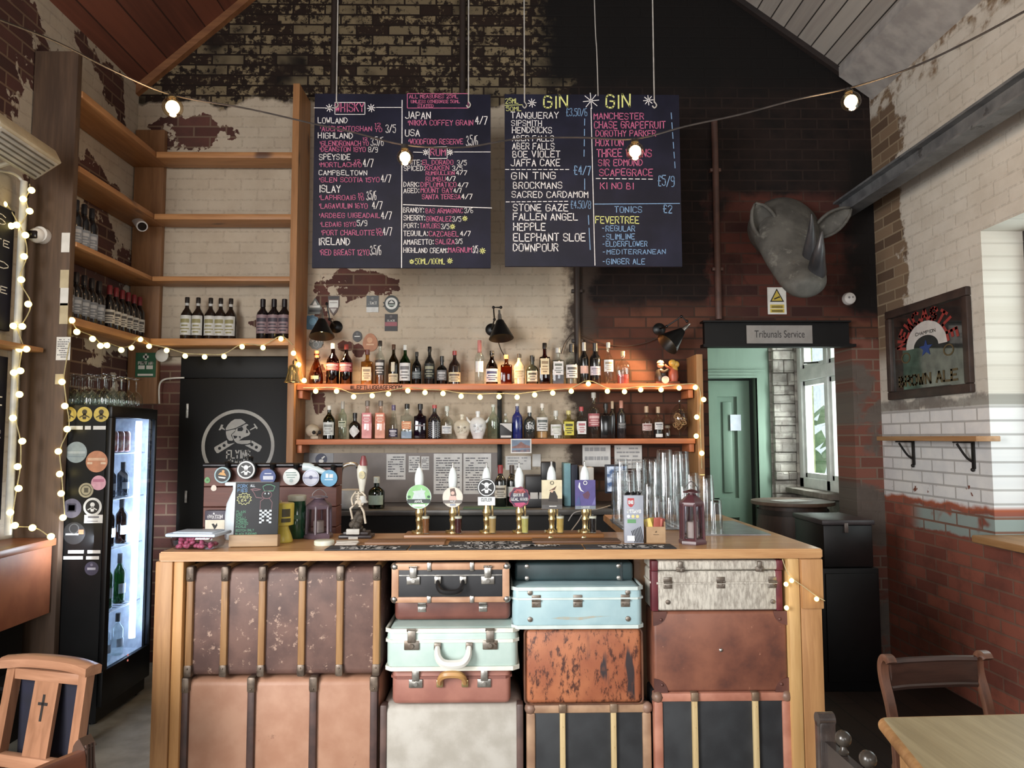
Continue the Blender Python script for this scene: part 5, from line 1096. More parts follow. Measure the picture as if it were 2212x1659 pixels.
def gintext(t, H, r):
    m = MB(); f = lambda u, v: (u, -math.sqrt(max(r*r-u*u, 0))-.001, v); stroke_text(m, 'GIN', f, -r*.62, r*.62, H*.30, H*.12, .004)
    for u in (-.35, 0, .35): star(m, u*r, H*(.47+.03*(u == 0)), .005, f, .002)
    polyline(m, [(-r*.4, H*.22), (r*.4, H*.22)], f, .003); m.build('label', vary((226,228,228), None, 30, .5), t)
rowD = [
 (330,985,96,'tall',(28,44,140),(206,204,200),[],dict(Lw,capz=.92),'tall cobalt blue gin bottle with a silver top'),
 (443,1010,106,'squat',(42,50,50),(230,230,226),[],dict(Lw,deco=gintext),'dark grey-green bottle with white cap and white gin lettering'),
 (560,985,104,'round',(214,214,206),(226,222,214),[(.22,.60,WH,75,(100,110,110))],dict(Lw,clear=CLR,liquid=(.2,(214,150,80))),'clear bottle with white stopper, large white label and amber remains'),
 (685,1050,110,'squat',(214,218,210),(206,210,206),[(.12,.50,WH,60,(180,190,170))],dict(Lw,clear=CLR),'squat clear bottle with a large oval white label'),
 (803,1050,108,'square',(220,220,180),(212,200,110),[(.12,.60,(222,210,44),0,(80,80,40))],dict(Lw,clear=YLW),'square pale bottle with yellow top and bright yellow label'),
 (920,1015,98,'square',(214,210,206),(206,60,66),[(.14,.54,WH,0,(206,110,120))],dict(Lw,clear=CLR),'square clear bottle with red capsule and white and pink label'),
 (1035,885,104,'tall',(200,190,190),(198,200,196),[(.26,.54,(190,90,100),80,(236,190,190))],dict(Lw,clear=CLR),'tallest clear bottle of the lower shelf, with a rose band label'),
 (1145,985,104,'square',(22,20,22),(30,28,28),[],dict(Lw),'square black bottle with black cap'),
 (1206,965,58,'wine',(30,24,24),(196,170,140),[],dict(Lw),'slim dark bottle with foil top behind the square black bottle'),
 (1288,960,84,'wine',(44,42,46),(200,130,110),[(.26,.42,(74,72,76),60,(150,150,150))],dict(Lw),'charcoal bottle with copper foil top and faint label'),
 (1520,1010,100,'squat',(210,206,200),(190,156,120),[(.24,.46,(214,190,186),60,(160,90,90))],dict(Lw,clear=CLR),'corked clear bottle with pinkish label, nearer the black bottles'),
 (1627,1015,96,'squat',(206,206,204),(190,156,120),[(.28,.50,WH,50,(120,120,130)),(.04,.14,WH,40,None)],dict(Lw,clear=CLR,liquid=(.26,(40,32,36))),'corked clear bottle with white label next to the tiny jar'),
]
shelf_row(rowD, 4.254, 1040, 640, z2t, 948)

# ornaments among the bottles
Mbone = vary((206,192,168), (180,164,138), 14, .6, bump=.2); Mceram = vary((220,212,190), (200,190,164), 14, .35); Mwhitec = vary((230,234,236), (212,216,220), 14, .3)
def skull_shape(m, r, jaw=True):
    m.ball((0, .1*r, 1.15*r), r, 18, 12, sc=(.86, 1.05, .88)); m.ball((0, -.55*r, .75*r), .55*r, 12, 8, sc=(.95, .7, .7)); m.box(-.42*r, .42*r, -.95*r, -.2*r, .02*r, .42*r, .12*r)
p = P(677, 945, BYc); t = thing('skull_ornament', 'small bone-coloured skull ornament at the bell end of the lower shelf', 'ornament', (p.x, BYc-.02, z2t+.001), R(35))
m = MB(); skull_shape(m, .052); m.build('cranium', Mbone, t)
for sx in (-1, 1): m = MB(); m.ball((sx*.020, -.073, .046), .013, 10, 7, sc=(1, .6, 1)); m.build('eye_socket', vary((40,32,28), None, 14, .8), t)
m = MB(); m.ball((0, -.086, .033), .007, 8, 6, sc=(.8, .5, 1.2)); m.build('nose_hole', vary((40,32,28), None, 14, .8), t)
for zx, top, w, mt, lab, horns in ((1650, 1290, 140, Mceram, 'cream ceramic head-shaped bottle with a short neck', 0), (1800, 1260, 128, Mwhitec, 'white glazed ceramic head bottle with two small horns', 1)):
    px = 620+zx/4.365; p = P(px, 948, BYc); H = P(px, 600+top/4.365, BYc).z-z2t; r = .058
    t = thing('ceramic_head_bottle', lab, 'bottle', (p.x, BYc, z2t+.001), 0, GLo); m = MB()
    m.lathe([(.60*r, 0), (.66*r, .02), (.72*r, H*.12), (.90*r, H*.28), (r, H*.48), (r*.96, H*.62), (r*.66, H*.74), (r*.24, H*.79), (r*.22, H*.90), (r*.28, H*.91), (r*.28, H), (.001, H)], n=24, sy=.92)
    m.ball((0, -r*.86, H*.38), r*.15, 10, 8, sc=(.7, 1, 1.5))
    m.box(-r*.3, r*.3, -r*.86, -r*.6, H*.215, H*.25, .006)
    for sx in (-1, 1):
        m.ball((sx*r*.36, -r*.80, H*.52), r*.24, 10, 6, sc=(1, .5, .45)); m.ball((sx*r*.93, 0, H*.42), r*.16, 8, 6, sc=(.5, .8, 1.5)); m.ball((sx*r*.40, -r*.72, H*.32), r*.2, 8, 6)
    m.build('head', mt, t)
    for sx in (-1, 1):
        m = MB(); m.ball((sx*r*.36, -r*.90, H*.455), r*.13, 10, 6, sc=(1.2, .4, .7)); m.build('eye', vary(tuple(int(x*255*.62) for x in (.86, .80, .70)) if not horns else (180,184,190), None, 14, .4), t)
        if horns: m = MB(); m.tube(catmull([(sx*r*.8, 0, H*.58), (sx*r*1.15, 0, H*.66), (sx*r*1.35, 0, H*.80)], 4), [.011, .011, .010, .009, .009, .007, .006, .004, .002], 8); m.build('horn', mt, t)
p = P(1093, 948, BYc); t = thing('gift_box', 'small black and white presentation box beside the cobalt blue bottle', 'box', (p.x, BYc, z2t+.001)); zb = P(1093, 640+1165/4.254, BYc).z-z2t
m = MB(); m.box(-.042, .042, -.035, .035, 0, zb, .002); m.build('carton', vary((42,40,44), (34,32,36), 12, .5), t)
m = MB(); f = lambda u, v: (u, -.0362, v); poly(m, [(-.04, zb-.004), (.04, zb-.004), (.04, zb*.45), (.034, zb*.45), (-.03, zb-.012), (-.04, zb-.012)], f); poly(m, [(-.036, .008), (.036, .008), (.036, .022), (-.036, .022)], f); m.build('printed_band', vary((206,206,204), None, 20, .5), t)
p2 = P(1092, 948, BYc); t = thing('miniature_bottle', 'tiny clear bottle standing on the black and white presentation box', 'bottle', (p2.x, BYc, z2t+zb+.0015)); m = MB(); m.lathe([(.016, 0), (.018, .02), (.016, .03), (.008, .04), (.008, .055)], n=14); m.build('glass_body', CLR, t); m = MB(); m.lathe([(.010, .05), (.010, .064), (.001, .066)], n=12); m.build('cap', vary((190,190,186), None, 20, .4), t)
p = P(1441, 948, BYc); t = thing('spice_jar', 'tiny clear jar between the corked bottle and the lidded urn', 'jar', (p.x, BYc-.02, z2t+.001)); m = MB(); m.lathe([(.02, 0), (.023, .01), (.023, .05), (.017, .062), (.017, .075)], n=16); m.build('glass_body', CLR, t); m = MB(); m.lathe([(.019, .07), (.019, .088), (.001, .089)], n=16); m.build('cap', vary((120,100,76), None, 20, .5), t)
# lidded glass urn with pretzels
px = 1040+1822/4.254; p = P(px, 946, BYc); H = P(px, 640+945/4.254, BYc).z-z2t; t = thing('lidded_glass_urn', 'footed glass urn with a domed lid holding pretzels at the shelf end', 'jar', (p.x, BYc-.01, z2t+.001)); r = .068
m = MB(); m.lathe([(r*.72, 0), (r*.6, .008), (r*.16, .02), (r*.18, .032), (r*.5, .06), (r*.9, H*.36), (r, H*.52), (r*.82, H*.66), (r*.80, H*.68)], n=26); m.build('bowl', CLR, t)
m = MB(); m.lathe([(r*.84, H*.685), (r*.82, H*.70), (r*.5, H*.80), (r*.2, H*.86), (r*.10, H*.88), (r*.18, H*.93), (r*.12, H*.99), (.001, H)], n=26); m.build('lid', CLR, t)
rn = random.Random(4)
for k in range(9):
    a = rn.uniform(0, 6.28); q = r*.42*math.sqrt(rn.random()); c = Vector((p.x+q*math.cos(a), BYc-.01+q*math.sin(a), z2t+.001+H*(.30+.033*k)))
    pr = [Vector((math.sin(u)*.022*(1+.25*math.sin(2*u)), .004*math.cos(3*u), math.cos(u)*.017)) for u in [2*math.pi*i/16 for i in range(17)]]; ro = Euler((rn.uniform(-.6, .6), rn.uniform(-1, 1), rn.uniform(-1, 1))).to_matrix()
    m = MB(); m.tube([ro @ v for v in pr], .0042, 6, caps=False); m.tube([ro @ Vector((-.015, 0, .010)), ro @ Vector((0, .003, -.004)), ro @ Vector((.015, 0, .010))], .0036, 6)
    tag(m.build('pretzel', vary((196,140,86), (160,104,60), 40, .5), loc=c), 'brown pretzel inside the footed glass urn', 'pretzel', 'pretzels in the glass urn')
# colourful figurine group on the upper shelf
p = P(1440, 825, BYc); t = thing('figurine', 'painted figurine of two clowning musicians in yellow and red at the shelf end', 'figurine', (p.x, BYc-.01, z1t+.001))
cf = {'base': (120,60,40), 'y': (224,170,50), 'r': (190,80,50), 'b': (52,42,36), 'w': (220,210,190), 'f': (214,150,100)}; cm = {k: vary(v, None, 26, .35) for k, v in cf.items()}
m = MB(); m.box(-.085, .085, -.035, .035, 0, .02, .008); m.build('plinth', cm['base'], t)
m = MB(); m.lathe([(.038, .02), (.044, .05), (.03, .10), (.012, .115)], (-.045, 0, 0), 16); m.ball((-.03, -.02, .07), .022, 10, 8); m.tube(catmull([(-.06, -.01, .10), (-.03, -.045, .085), (0, -.04, .10)], 4), .010, 8); m.build('seated_figure', cm['b'], t)
m = MB(); m.ball((-.045, -.006, .135), .024, 14, 10); m.lathe([(.026, .150), (.02, .165), (.001, .17)], (-.045, -.004, 0), 14); m.build('head', cm['f'], t)
m = MB(); m.lathe([(.03, .02), (.036, .05), (.034, .09), (.018, .12)], (.045, 0, 0), 16); m.tube(catmull([(.025, -.01, .11), (-.002, -.03, .12), (-.02, -.03, .135)], 4), .009, 8); m.build('standing_figure', cm['r'], t)
m = MB(); m.ball((.04, -.005, .148), .027, 14, 10, sc=(1.05, 1, 1)); m.ball((.066, -.004, .14), .024, 12, 8); m.ball((.052, 0, .105), .027, 12, 8); m.build('yellow_costume', cm['y'], t)
m = MB(); m.cyl((-.02, -.045, .03), (-.02, -.012, .03), .026, n=18); m.build('drum', cm['w'], t)

# wine and beer on the corner shelving
def wine_label(c, p_=None): return [(.18, .50, c, 72, p_)]
def row_copy(first, spots, lab=None):
    for q in spots: c = copy_tree(first); c.location = q
wz = [z1+.001 for z1, z0 in lev]
b0 = bottle('wine_bottle', 'dark wine bottle with grey label and black capsule on the lowest wall shelf', (-2.515, 4.30, wz[3]), .305, .076, 'wine', (22,22,26), (40,38,44), [(.17,.50,(128,138,152),75,(188,196,206))], group='black-capped wine bottles on the lowest wall shelf', rz=R(28))
row_copy(b0, [(-2.515, 4.30+.084*k, wz[3]) for k in range(1, 5)])
b0 = bottle('wine_bottle', 'dark wine bottle with cream label and red capsule near the shelf corner', (-2.515, 4.76, wz[3]), .305, .072, 'wine', (22,18,20), (150,38,46), [(.18,.47,(222,216,200),75,(90,84,80))], group='red-capped wine bottles by the shelf corner', rz=R(28))
row_copy(b0, [(-2.515, 4.76+.080*k, wz[3]) for k in range(1, 6)])
b0 = bottle('wine_bottle', 'dark wine bottle with pale blue label on the second wall shelf up', (-2.515, 4.27, wz[2]), .305, .076, 'wine', (24,26,34), (38,42,52), [(.14,.46,(150,162,180),75,(200,206,214))], group='wine bottles on the second wall shelf', rz=R(28))
row_copy(b0, [(-2.515, 4.27+.084*k, wz[2]) for k in range(1, 4)])
def px_at(zx): return zx/3.318
b0 = None; grp = 'white-labelled ale bottles over the black door'
for k, (zx, zy) in enumerate(((1335, 472), (1410, 474), (1495, 474), (1563, 486), (1632, 492))):
    p = P(px_at(zx), 728, 5.13); H = P(px_at(zx), 500+zy/3.318, 5.13).z - wz[3]; loc = (p.x, 5.13+.012*k, wz[3])
    if b0 is None: b0 = bottle('ale_bottle', 'dark ale bottle with silver neck band and white label over the black door', loc, H, .082, 'round', (38,26,20), (44,38,36), [(.10,.56,(206,204,196),62,(150,140,80)),(.80,.86,(198,198,194),80,None)], group=grp)
    else: c = copy_tree(b0); c.location = loc
b0 = None; grp = 'picture-labelled bottles over the black door'
for zx in (1880, 1960, 2035):
    p = P(px_at(zx), 728, 5.13); loc = (p.x, 5.13, wz[3])
    if b0 is None: b0 = bottle('ale_bottle', 'black bottle with dark pink picture label at the tall upright', loc, .285, .082, 'wine', (24,20,24), (34,28,32), [(.14,.60,(150,120,126),70,(70,60,74))], group=grp)
    else: c = copy_tree(b0); c.location = loc
# stemmed glasses upside down on the fridge
g0 = thing('wine_glass', 'clear stemmed glass standing upside down on top of the fridge', 'glass', (-2.25, 4.24, FZ+.001), 0, 'upturned wine glasses on the fridge')
m = MB(); m.lathe([(.036, 0), (.041, .03), (.038, .065), (.02, .092), (.006, .10), (.004, .11), (.004, .165), (.012, .172), (.034, .178), (.034, .18)], n=20, closed=False); m.build('bowl', CLR, g0)
for i in range(5):
    for j in range(5):
        if i == 0 and j == 0: continue
        c = copy_tree(g0); c.location = (-2.25-.088*i, 4.24+.092*j, FZ+.001)
# fridge contents
c0 = thing('drink_can', 'red and white drink can on the top wire shelf of the fridge', 'can', (FX1-.11, FY0+.08, fz[0]+.001), 0, 'cans in the fridge')
m = MB(); m.lathe([(.026, 0), (.032, .006), (.032, .11), (.026, .12), (.025, .122), (.001, .122)], n=18); m.build('can_body', vary((196,92,80), (220,206,200), 30, .3, metal=.4), c0)
for i in range(2):
    for j in range(5):
        if i+j: c = copy_tree(c0); c.location = (FX1-.11-.075*i, FY0+.08+.072*j, fz[0]+.001)
for z, cl, H, lab, g in ((fz[1], SMK, .2, 'clear mixer bottle on the second wire shelf of the fridge', 'mixers in the fridge'), (fz[2], DAMB, .26, 'brown glass bottle on the third wire shelf of the fridge', 'brown bottles in the fridge'), (fz[3], GRN, .3, 'green glass bottle on the low wire shelf of the fridge', 'green bottles in the fridge'), (fz[4], CLR, .24, 'clear bottle on the floor of the fridge', 'clear bottles in the fridge')):
    b0 = bottle('drink_bottle', lab, (FX1-.115, FY0+.085, z+.001), min(H, .29), .066, 'wine', GY, (90,86,84), [(.2,.4,(200,206,210),60,None)], group=g, clear=cl, rz=R(80))
    for j in range(1, 5): c = copy_tree(b0); c.location = (FX1-.115-.07*(j % 2), FY0+.085+.072*j, z+.001)
# ------------------------------------------------------------------ things on the counter
ZC = BZ + .0008
def zat(px, py, Y): return P(px, py, Y).z
Mblack = vary((14,14,16), (9,9,11), 14, .5, spec=.3)
# bar runners with woven lettering
def runner(label, pxs, y0, y1, words, z=ZC):
    x0, x1 = P(pxs[0], 1188, y0).x, P(pxs[1], 1188, y0).x; c = ((x0+x1)/2, (y0+y1)/2, z); w, d = x1-x0, y1-y0
    t = thing('bar_runner', label, 'bar runner', c, group='rubber runners along the counter edge'); m = MB(); m.box(-w/2, w/2, -d/2, d/2, 0, .004, .0015); m.build('mat', vary((52,54,60), (44,46,52), 40, .7), t)
    m = MB(); f = lambda u, v: (u, v, .0046)
    for wd, u0, u1, v0, hh, th in words: stroke_text(m, wd, f, u0*w, u1*w, -d/2+v0*d, hh*d, th*d*1.5)
    m.build('woven_lettering', vary((226,228,230), None, 30, .7), t, smooth=0); return t
RY0, RY1 = 3.012, 3.128
runner('black lettered bar runner at the end of the counter edge nearest the sweets', (700, 878), RY0, RY1, [('TEMPEST', -.33, .38, .12, .42, .09), ('VV', -.08, .08, .66, .24, .06)])
runner('long black bar runner with two lines of lettering, middle of the counter edge', (882, 1262), RY0, RY1, [('ALMASTY BREWING', -.38, .36, .56, .34, .08), ('COMPANY', -.20, .16, .08, .36, .08)])
runner('black lettered bar runner at the end of the counter edge nearest the maroon lantern', (1266, 1462), RY0, RY1, [('TEMPEST', -.33, .38, .12, .42, .09), ('VV', -.08, .08, .66, .24, .06)])
runner('short black bar runner lying behind the long one by the pump plinth', (968, 1155), 3.14, 3.24, [('TEMPEST', -.30, .32, .15, .5, .09)])
# pump plinth
a = P(871, 1165, 3.30).x; b_ = P(1306, 1165, 3.30).x; pl_z = zat(1000, 1151, 3.36)
m = MB(); m.box(a, b_, 3.30, 3.44, ZC, pl_z, .006); o = m.build('pump_plinth', wood((150,98,48), (116,72,34), 'x', .4), loc=None); tag(o, 'varnished wooden plinth carrying the six hand pumps', 'plinth')
for px in (1190, 1262):
    p = P(px, 1163, 3.296); m = MB(); m.lathe([(.012, -.004), (.012, 0), (.008, .003)], (p.x, 3.30, p.z), 12, axis='y'); m.build('brass_stud', Mbrass, o)
m = MB(); x0, x1 = P(792, 1178, 3.2).x, P(962, 1178, 3.2).x; m.box(x0, x1, 3.15, 3.27, ZC, ZC+.012, .002); tag(m.build('drip_board', wood((150,108,76), (118,82,56), 'x', .55)), 'plain flat wooden board lying in front of the first two hand pumps', 'board')
m = MB(); x0, x1 = P(1150, 1172, 3.2).x, P(1340, 1172, 3.2).x; m.box(x0, x1, 3.18, 3.28, ZC, ZC+.010, .002); tag(m.build('drip_board', wood((112,80,58), (86,60,44), 'x', .55)), 'darker flat wooden board lying in front of the last two hand pumps', 'board')
# hand pumps
Mporc = vary((226,234,234), (206,218,220), 14, .18, coat=.5)
HB = zat(1000, 1151, 3.36)
def pump(px, label, top, clip, beer, blab):
    p = P(px, 1150, 3.36); t = thing('hand_pump', label, 'beer pump', (p.x, 3.36, pl_z+.0005), group='hand pumps on the plinth'); H = zat(px, top, 3.36)-pl_z; s = H/.325
    L = lambda pr: [(r, z*s) for r, z in pr]
    m = MB(); m.lathe(L([(.024, 0), (.024, .006), (.016, .012), (.012, .02), (.013, .05), (.016, .056), (.016, .062), (.013, .07), (.017, .085), (.019, .095), (.013, .115), (.012, .13), (.014, .138), (.010, .142)]), n=16); m.tube([(-.012, 0, .004), (-.03, -.01, .006)], .007, 8); m.build('brass_column', Mbrass, t)
    m = MB(); m.cyl((.026, .012, .012*s), (.026, .012, .13*s), .005, n=8); m.build('brass_rod', Mbrass, t)
    m = MB(); m.lathe(L([(.011, .14), (.013, .17), (.019, .215), (.0215, .245), (.019, .272), (.012, .295), (.008, .302)]), n=20); m.build('porcelain_handle', Mporc, t)
    m = MB(); m.lathe(L([(.006, .30), (.007, .306), (.004, .312), (.005, .322), (.003, .327), (.001, .328)]), n=12); m.build('finial', Mnick, t)
    kind, cy, a, b_, c, marks = clip; m0 = len(t.children)
    badge('', '', '', px, cy, a, b_, kind, c, marks, Y=3.325, th=.005, par=t); o = [q for q in SC.objects if q.parent == t][-1]; o.name = 'pump_clip'
    g = P(px+(1 if px < 1000 else 0), 1150, 3.34)
    return p
def beer_glass(px, beer, label):
    p = P(px, 1154, 3.345); t = thing('sample_glass', label, 'glass', (p.x, 3.335, pl_z+.001), group='beer samples beside the pumps'); h = zat(px, 1113, 3.335)-pl_z
    m = MB(); m.lathe([(.015, 0), (.0175, h)], n=18, closed=False); m.lathe([(.015, 0), (.001, 0)], n=18, closed=False); m.build('tumbler', CLR, t)
    m = MB(); m.lathe([(.0138, .003), (.0158, h*.82)], n=18); m.build('beer', vary(beer, None, 20, .15), t)
    m = MB(); m.lathe([(.0159, h*.82), (.0163, h*.93), (.001, h*.94)], n=18); m.build('froth', vary((226,220,200), None, 60, .8), t)
green, W_, K_ = (132,204,120), (228,230,230), (36,36,40)
pump(905, 'white hand pump with a large round green clip, first of the six', 1000, ('round', 1073, 27, 26, (196,222,206), [('disc', green, (0,1,25)), ('poly', (190,206,206), [(-14,12),(4,14),(5,20),(8,14),(15,13),(12,8),(16,-8),(-16,-8),(-10,8)]), ('rect', (46,58,56), (-25,-14,25,-5)), ('text', W_, (-9,-12,9,5), 'ANVIL'), ('rect', W_, (-14,-21,14,-16)), ('disc', (60,110,70), (-21,0,3)), ('disc', (40,90,60), (21,0,3))]), None, None)
pump(978, 'white hand pump with a round cream clip showing a long-haired figure', 1000, ('round', 1074, 22, 22, (214,206,190), [('disc', (226,216,196), (0,0,20)), ('poly', (110,84,74), [(-6,18),(4,20),(8,6),(6,-2),(-4,-2)]), ('disc', (226,180,160), (0,9,4)), ('poly', (226,176,160), [(-9,-6),(9,-6),(6,3),(-6,3)]), ('rect', (120,110,104), (-20,-13,20,-6)), ('text', W_, (-5,-11,6,4), 'WOLF'), ('rect', (150,160,180), (-6,-18,6,-14))]), None, None)
pump(1051, 'white hand pump with a black skull clip above a white name card', 1000, ('round', 1053, 20, 20, K_, [('ring', W_, (0,0,16.5,18.5)), ('skull', W_, 15), ('rect', (38,38,42), (-18,-37,18,-18)), ('rect', W_, (-18.5,-38,18.5,-20)), ('text', (40,60,70), (-11,-29,11,6), 'CUTLER')]), None, None)
pump(1122, 'white hand pump with a crimson and purple splash clip', 1000, ('wavy', 1074, 22, 22, (150,46,74), [('disc', (58,44,74), (0,0,20)), ('poly', (196,70,84), [(-14,10),(-6,18),(8,18),(15,10),(0,13)]), ('text', (226,90,80), (-11,9,11,5), 'NORTHERN'), ('text', W_, (-13,2,9,6), 'KRUSH IT'), ('text', W_, (-18,-7,18,6), 'REAL GOOD'), ('poly', (206,60,110), [(-12,-12),(10,-11),(14,-14),(2,-21),(-8,-18)])]), None, None)
pump(1192, 'white hand pump with a square cream clip of a seated figure in a brimmed hat', 997, ('rect', 1068, 22, 31, (222,206,162), [('rect', (74,64,56), (-22,-22,22,-9)), ('rect', (90,86,84), (-22,-31,22,-22)), ('poly', (52,42,38), [(-8,-14),(12,-16),(12,-4),(6,8),(-4,6)]), ('poly', (110,66,48), [(-7,8),(4,14),(10,19),(6,10)]), ('disc', (216,170,140), (0,7,3)), ('ring', (40,40,40), (0,25,3,4)), ('rect', (214,210,204), (-6,-26,10,-24))]), None, None)
pump(1264, 'white hand pump with a square violet clip showing a curved white blade', 997, ('rect', 1068, 22, 31, (84,72,150), [('poly', W_, [(-13,26),(-15,16),(-10,8),(-2,5),(-8,10),(-11,18),(-11,25)]), ('poly', (104,56,84), [(-6,0),(6,8),(10,0),(6,-10),(-2,-8)]), ('poly', (64,84,150), [(-22,-22),(-14,-2),(-10,-22)]), ('poly', (110,104,176), [(14,-22),(22,-4),(22,-22)]), ('rect', (120,132,146), (-22,-31,22,-24)), ('text', W_, (-9,-29,9,4), 'SABRE'), ('ring', W_, (0,25,3,4.5))]), None, None)
for px, bc, lab in ((920, (150,84,40), 'small amber ale sample beside the green-clip pump'), (990, (84,30,34), 'small ruby ale sample beside the cream-clip pump'), (1064, (196,150,80), 'small golden ale sample beside the skull-clip pump'), (1134, (206,190,90), 'small pale yellow ale sample beside the crimson-clip pump'), (1210, (220,170,70), 'small deep golden ale sample beside the hat-clip pump'), (1280, (34,26,26), 'small black stout sample beside the violet-clip pump')): beer_glass(px, bc, lab)

# tap cabinet with round keg-font lenses
TY = 3.72
a, b_ = P(441, 1008, TY), P(728, 1008, TY); zt = a.z
t = thing('tap_cabinet', 'red-brown boarded tap cabinet with six round beer lenses along a black pipe', 'tap cabinet', ((a.x+b_.x)/2, TY, 0)); oo = t.location
m = MB(oo); 
for k in range(6): m.box(a.x, b_.x, TY, TY+.12, zt-.10*(k+1)+.002, zt-.10*k-.0005, .003)
m.box(a.x+.01, b_.x-.01, TY+.02, TY+.12, 0, zt-.60); m.build('boards', wood((112,62,48), (88,46,38), 'x', .5), t, smooth=0)
m = MB(oo); m.cyl((a.x, TY-.005, zt+.006), (b_.x+.03, TY-.005, zt+.006), .012, n=14); m.build('manifold_pipe', vary((52,52,56), (36,36,40), 20, .3, metal=.6), t)
for px, py, r, c, mk in ((481, 1026, 17.5, (150,190,200), [('disc', K_, (0,0,14.5)), ('poly', (226,160,70), [(-9,1),(9,-2),(5,5),(-4,6)]), ('poly', W_, [(-9,-3),(8,-5),(6,-8),(-7,-6)]), ('disc', (230,160,80), (2,8,3))]),
    (532, 1015, 20.5, K_, [('ring', W_, (0,0,16,19)), ('skull', W_, 14)]), (579, 1030, 17, (50,76,156), [('rect', (206,212,230), (-10,-6,12,2)), ('rect', (206,212,230), (-7,6,8,8))]),
    (630, 1030, 18, (220,226,224), [('rect', (110,150,140), (-13,8,10,10)), ('rect', (110,150,140), (-11,3,12,5)), ('rect', (120,160,150), (-9,-2,8,0)), ('disc', (170,190,190), (0,-8,4))]), (672, 1032, 18, (206,210,230), [('rect', (150,154,190), (-17,-2,17,2)), ('disc', (90,94,140), (0,1,4)), ('ring', (160,166,200), (0,0,15,16))]), (711, 1033, 18, (84,170,222), [('rect', W_, (-7,1,-1,10)), ('rect', W_, (1,1,9,9)), ('rect', (200,226,240), (-9,-4,9,-2))])):
    p = P(px, py, TY-.05); m = MB(oo); m.cyl((p.x, TY-.045, p.z), (p.x, TY-.0, p.z), .012, n=10); m.lathe([(r*.9*.0023, -.012), (r*1.02*.0023, -.006)], (p.x, TY-.046, p.z), 24, axis='y'); m.build('tap_body', Mblack, t)
    m = MB(oo); m.tube([(p.x+.012, TY-.02, p.z+.02), (p.x+.014, TY-.03, p.z+.062)], [.009, .013], 10); m.build('tap_lever', Mblack, t)
    badge('', '', '', px, py, r, r, 'round', c, mk, Y=TY-.047, th=.005, par=t); [q for q in SC.objects if q.parent == t][-1].name = 'tap_lens'
m = MB(oo); p0, p1 = P(655, 1008, TY-.03), P(706, 1022, TY-.03); m.tube([p0, P(668, 1009, TY-.03), p1], [.02, .021, .012], 12); m.build('pump_lever', vary((206,226,232), None, 10, .3), t)
for px, py, r, c in ((448, 1037, 6, (96,170,90)), (462, 1054, 6, (232,214,196))):
    badge('', '', '', px, py, r, r*1.1, 'egg', c, [('rect', (60,120,60), (-2,-2,3,2))] if r == 6 and c[0] < 100 else [], Y=TY-.001, th=.002, par=t); [q for q in SC.objects if q.parent == t][-1].name = 'sticker'
# cider carton
cy = 3.50; a, b_ = P(443, 1103, cy), P(486, 1150, cy)
t = thing('cider_carton', 'dark cider carton with a cream cockerel label standing behind the tub of sweets', 'carton', ((a.x+b_.x)/2, cy, ZC)); w, h = b_.x-a.x, a.z-ZC
m = MB(); m.box(-w/2, w/2, -.001, .04, 0, h, .002); m.build('carton', vary((64,54,80), (54,46,68), 12, .5), t)
m = MB(); f = lambda u, v: (u*w, -.0016, v*h); poly(m, [(-.47,.16),(.47,.16),(.47,.62),(-.47,.62)], f, 0); stroke_text(m, 'GWATKIN', f, -.36, .36, .68, .14, .03, 1); disc(m, -.06, .88, .04, f, 1, 10); f2 = lambda u, v: (u*w, -.0022, v*h)
poly(m, [(-.16,.46),(-.06,.48),(.02,.40),(.10,.50),(.13,.40),(.04,.28),(-.02,.22),(-.05,.30)], f2, 2); poly(m, [(-.44,.04),(.1,.04),(.1,.12),(-.44,.12)], f, 3); m.build('printed_label', [vary((232,224,200), None, 20, .6), vary((230,228,232), None, 20, .6), K_ and vary(K_, None, 20, .6), vary((170,166,200), None, 20, .6)], t, smooth=0)
# tub of sweets
tc = P(428, 1192, 3.10); t = thing('sweet_tub', 'clear plastic tub of pink sweets with a pale blue lid at the counter end', 'tub', (P(427, 1190, 3.09).x, 3.10, ZC), R(-6)); 
wt, dt, ht = .19, .13, zat(427, 1160, 3.04)-ZC
m = MB(); k = .88
m.box(-wt/2, wt/2, -dt/2, dt/2, .001, ht, .012)
for v in m.b.verts:
    q = k+(1-k)*v.co.z/ht; v.co.x *= q; v.co.y *= q
m.build('tub', glass((226,230,240)), t)
m = MB(); m.box(-wt/2-.01, wt/2+.01, -dt/2-.01, dt/2+.01, ht, ht+.014, .006); m.box(-wt/2+.01, wt/2-.01, -dt/2+.01, dt/2-.01, ht+.008, ht+.019, .006); m.build('lid', vary((196,214,236), (180,200,226), 10, .3), t)
rn = random.Random(9); me0 = None
for k in range(54):
    x, y_ = rn.uniform(-.068, .068), rn.uniform(-.042, .042); z = ZC+.012+rn.choice((0, .014, .028))*(1 if k > 16 else 0)+.001
    loc = (tc.x*0+t.location.x+x, 3.10+y_, z)
    if me0 is None: m = MB(); m.ball((0, 0, 0), .0105, 8, 6, sc=(1.2, 1, .8)); me0 = o = m.build('sweet', vary((232,96,130), (214,70,110), 30, .3), loc=loc)
    else: o = me0.copy(); COL.objects.link(o); o.location = loc
    o.rotation_euler = (rn.uniform(-1, 1), rn.uniform(-1, 1), rn.uniform(0, 6)); tag(o, 'pink wrapped sweet inside the clear plastic tub', 'sweet', 'pink sweets in the tub')
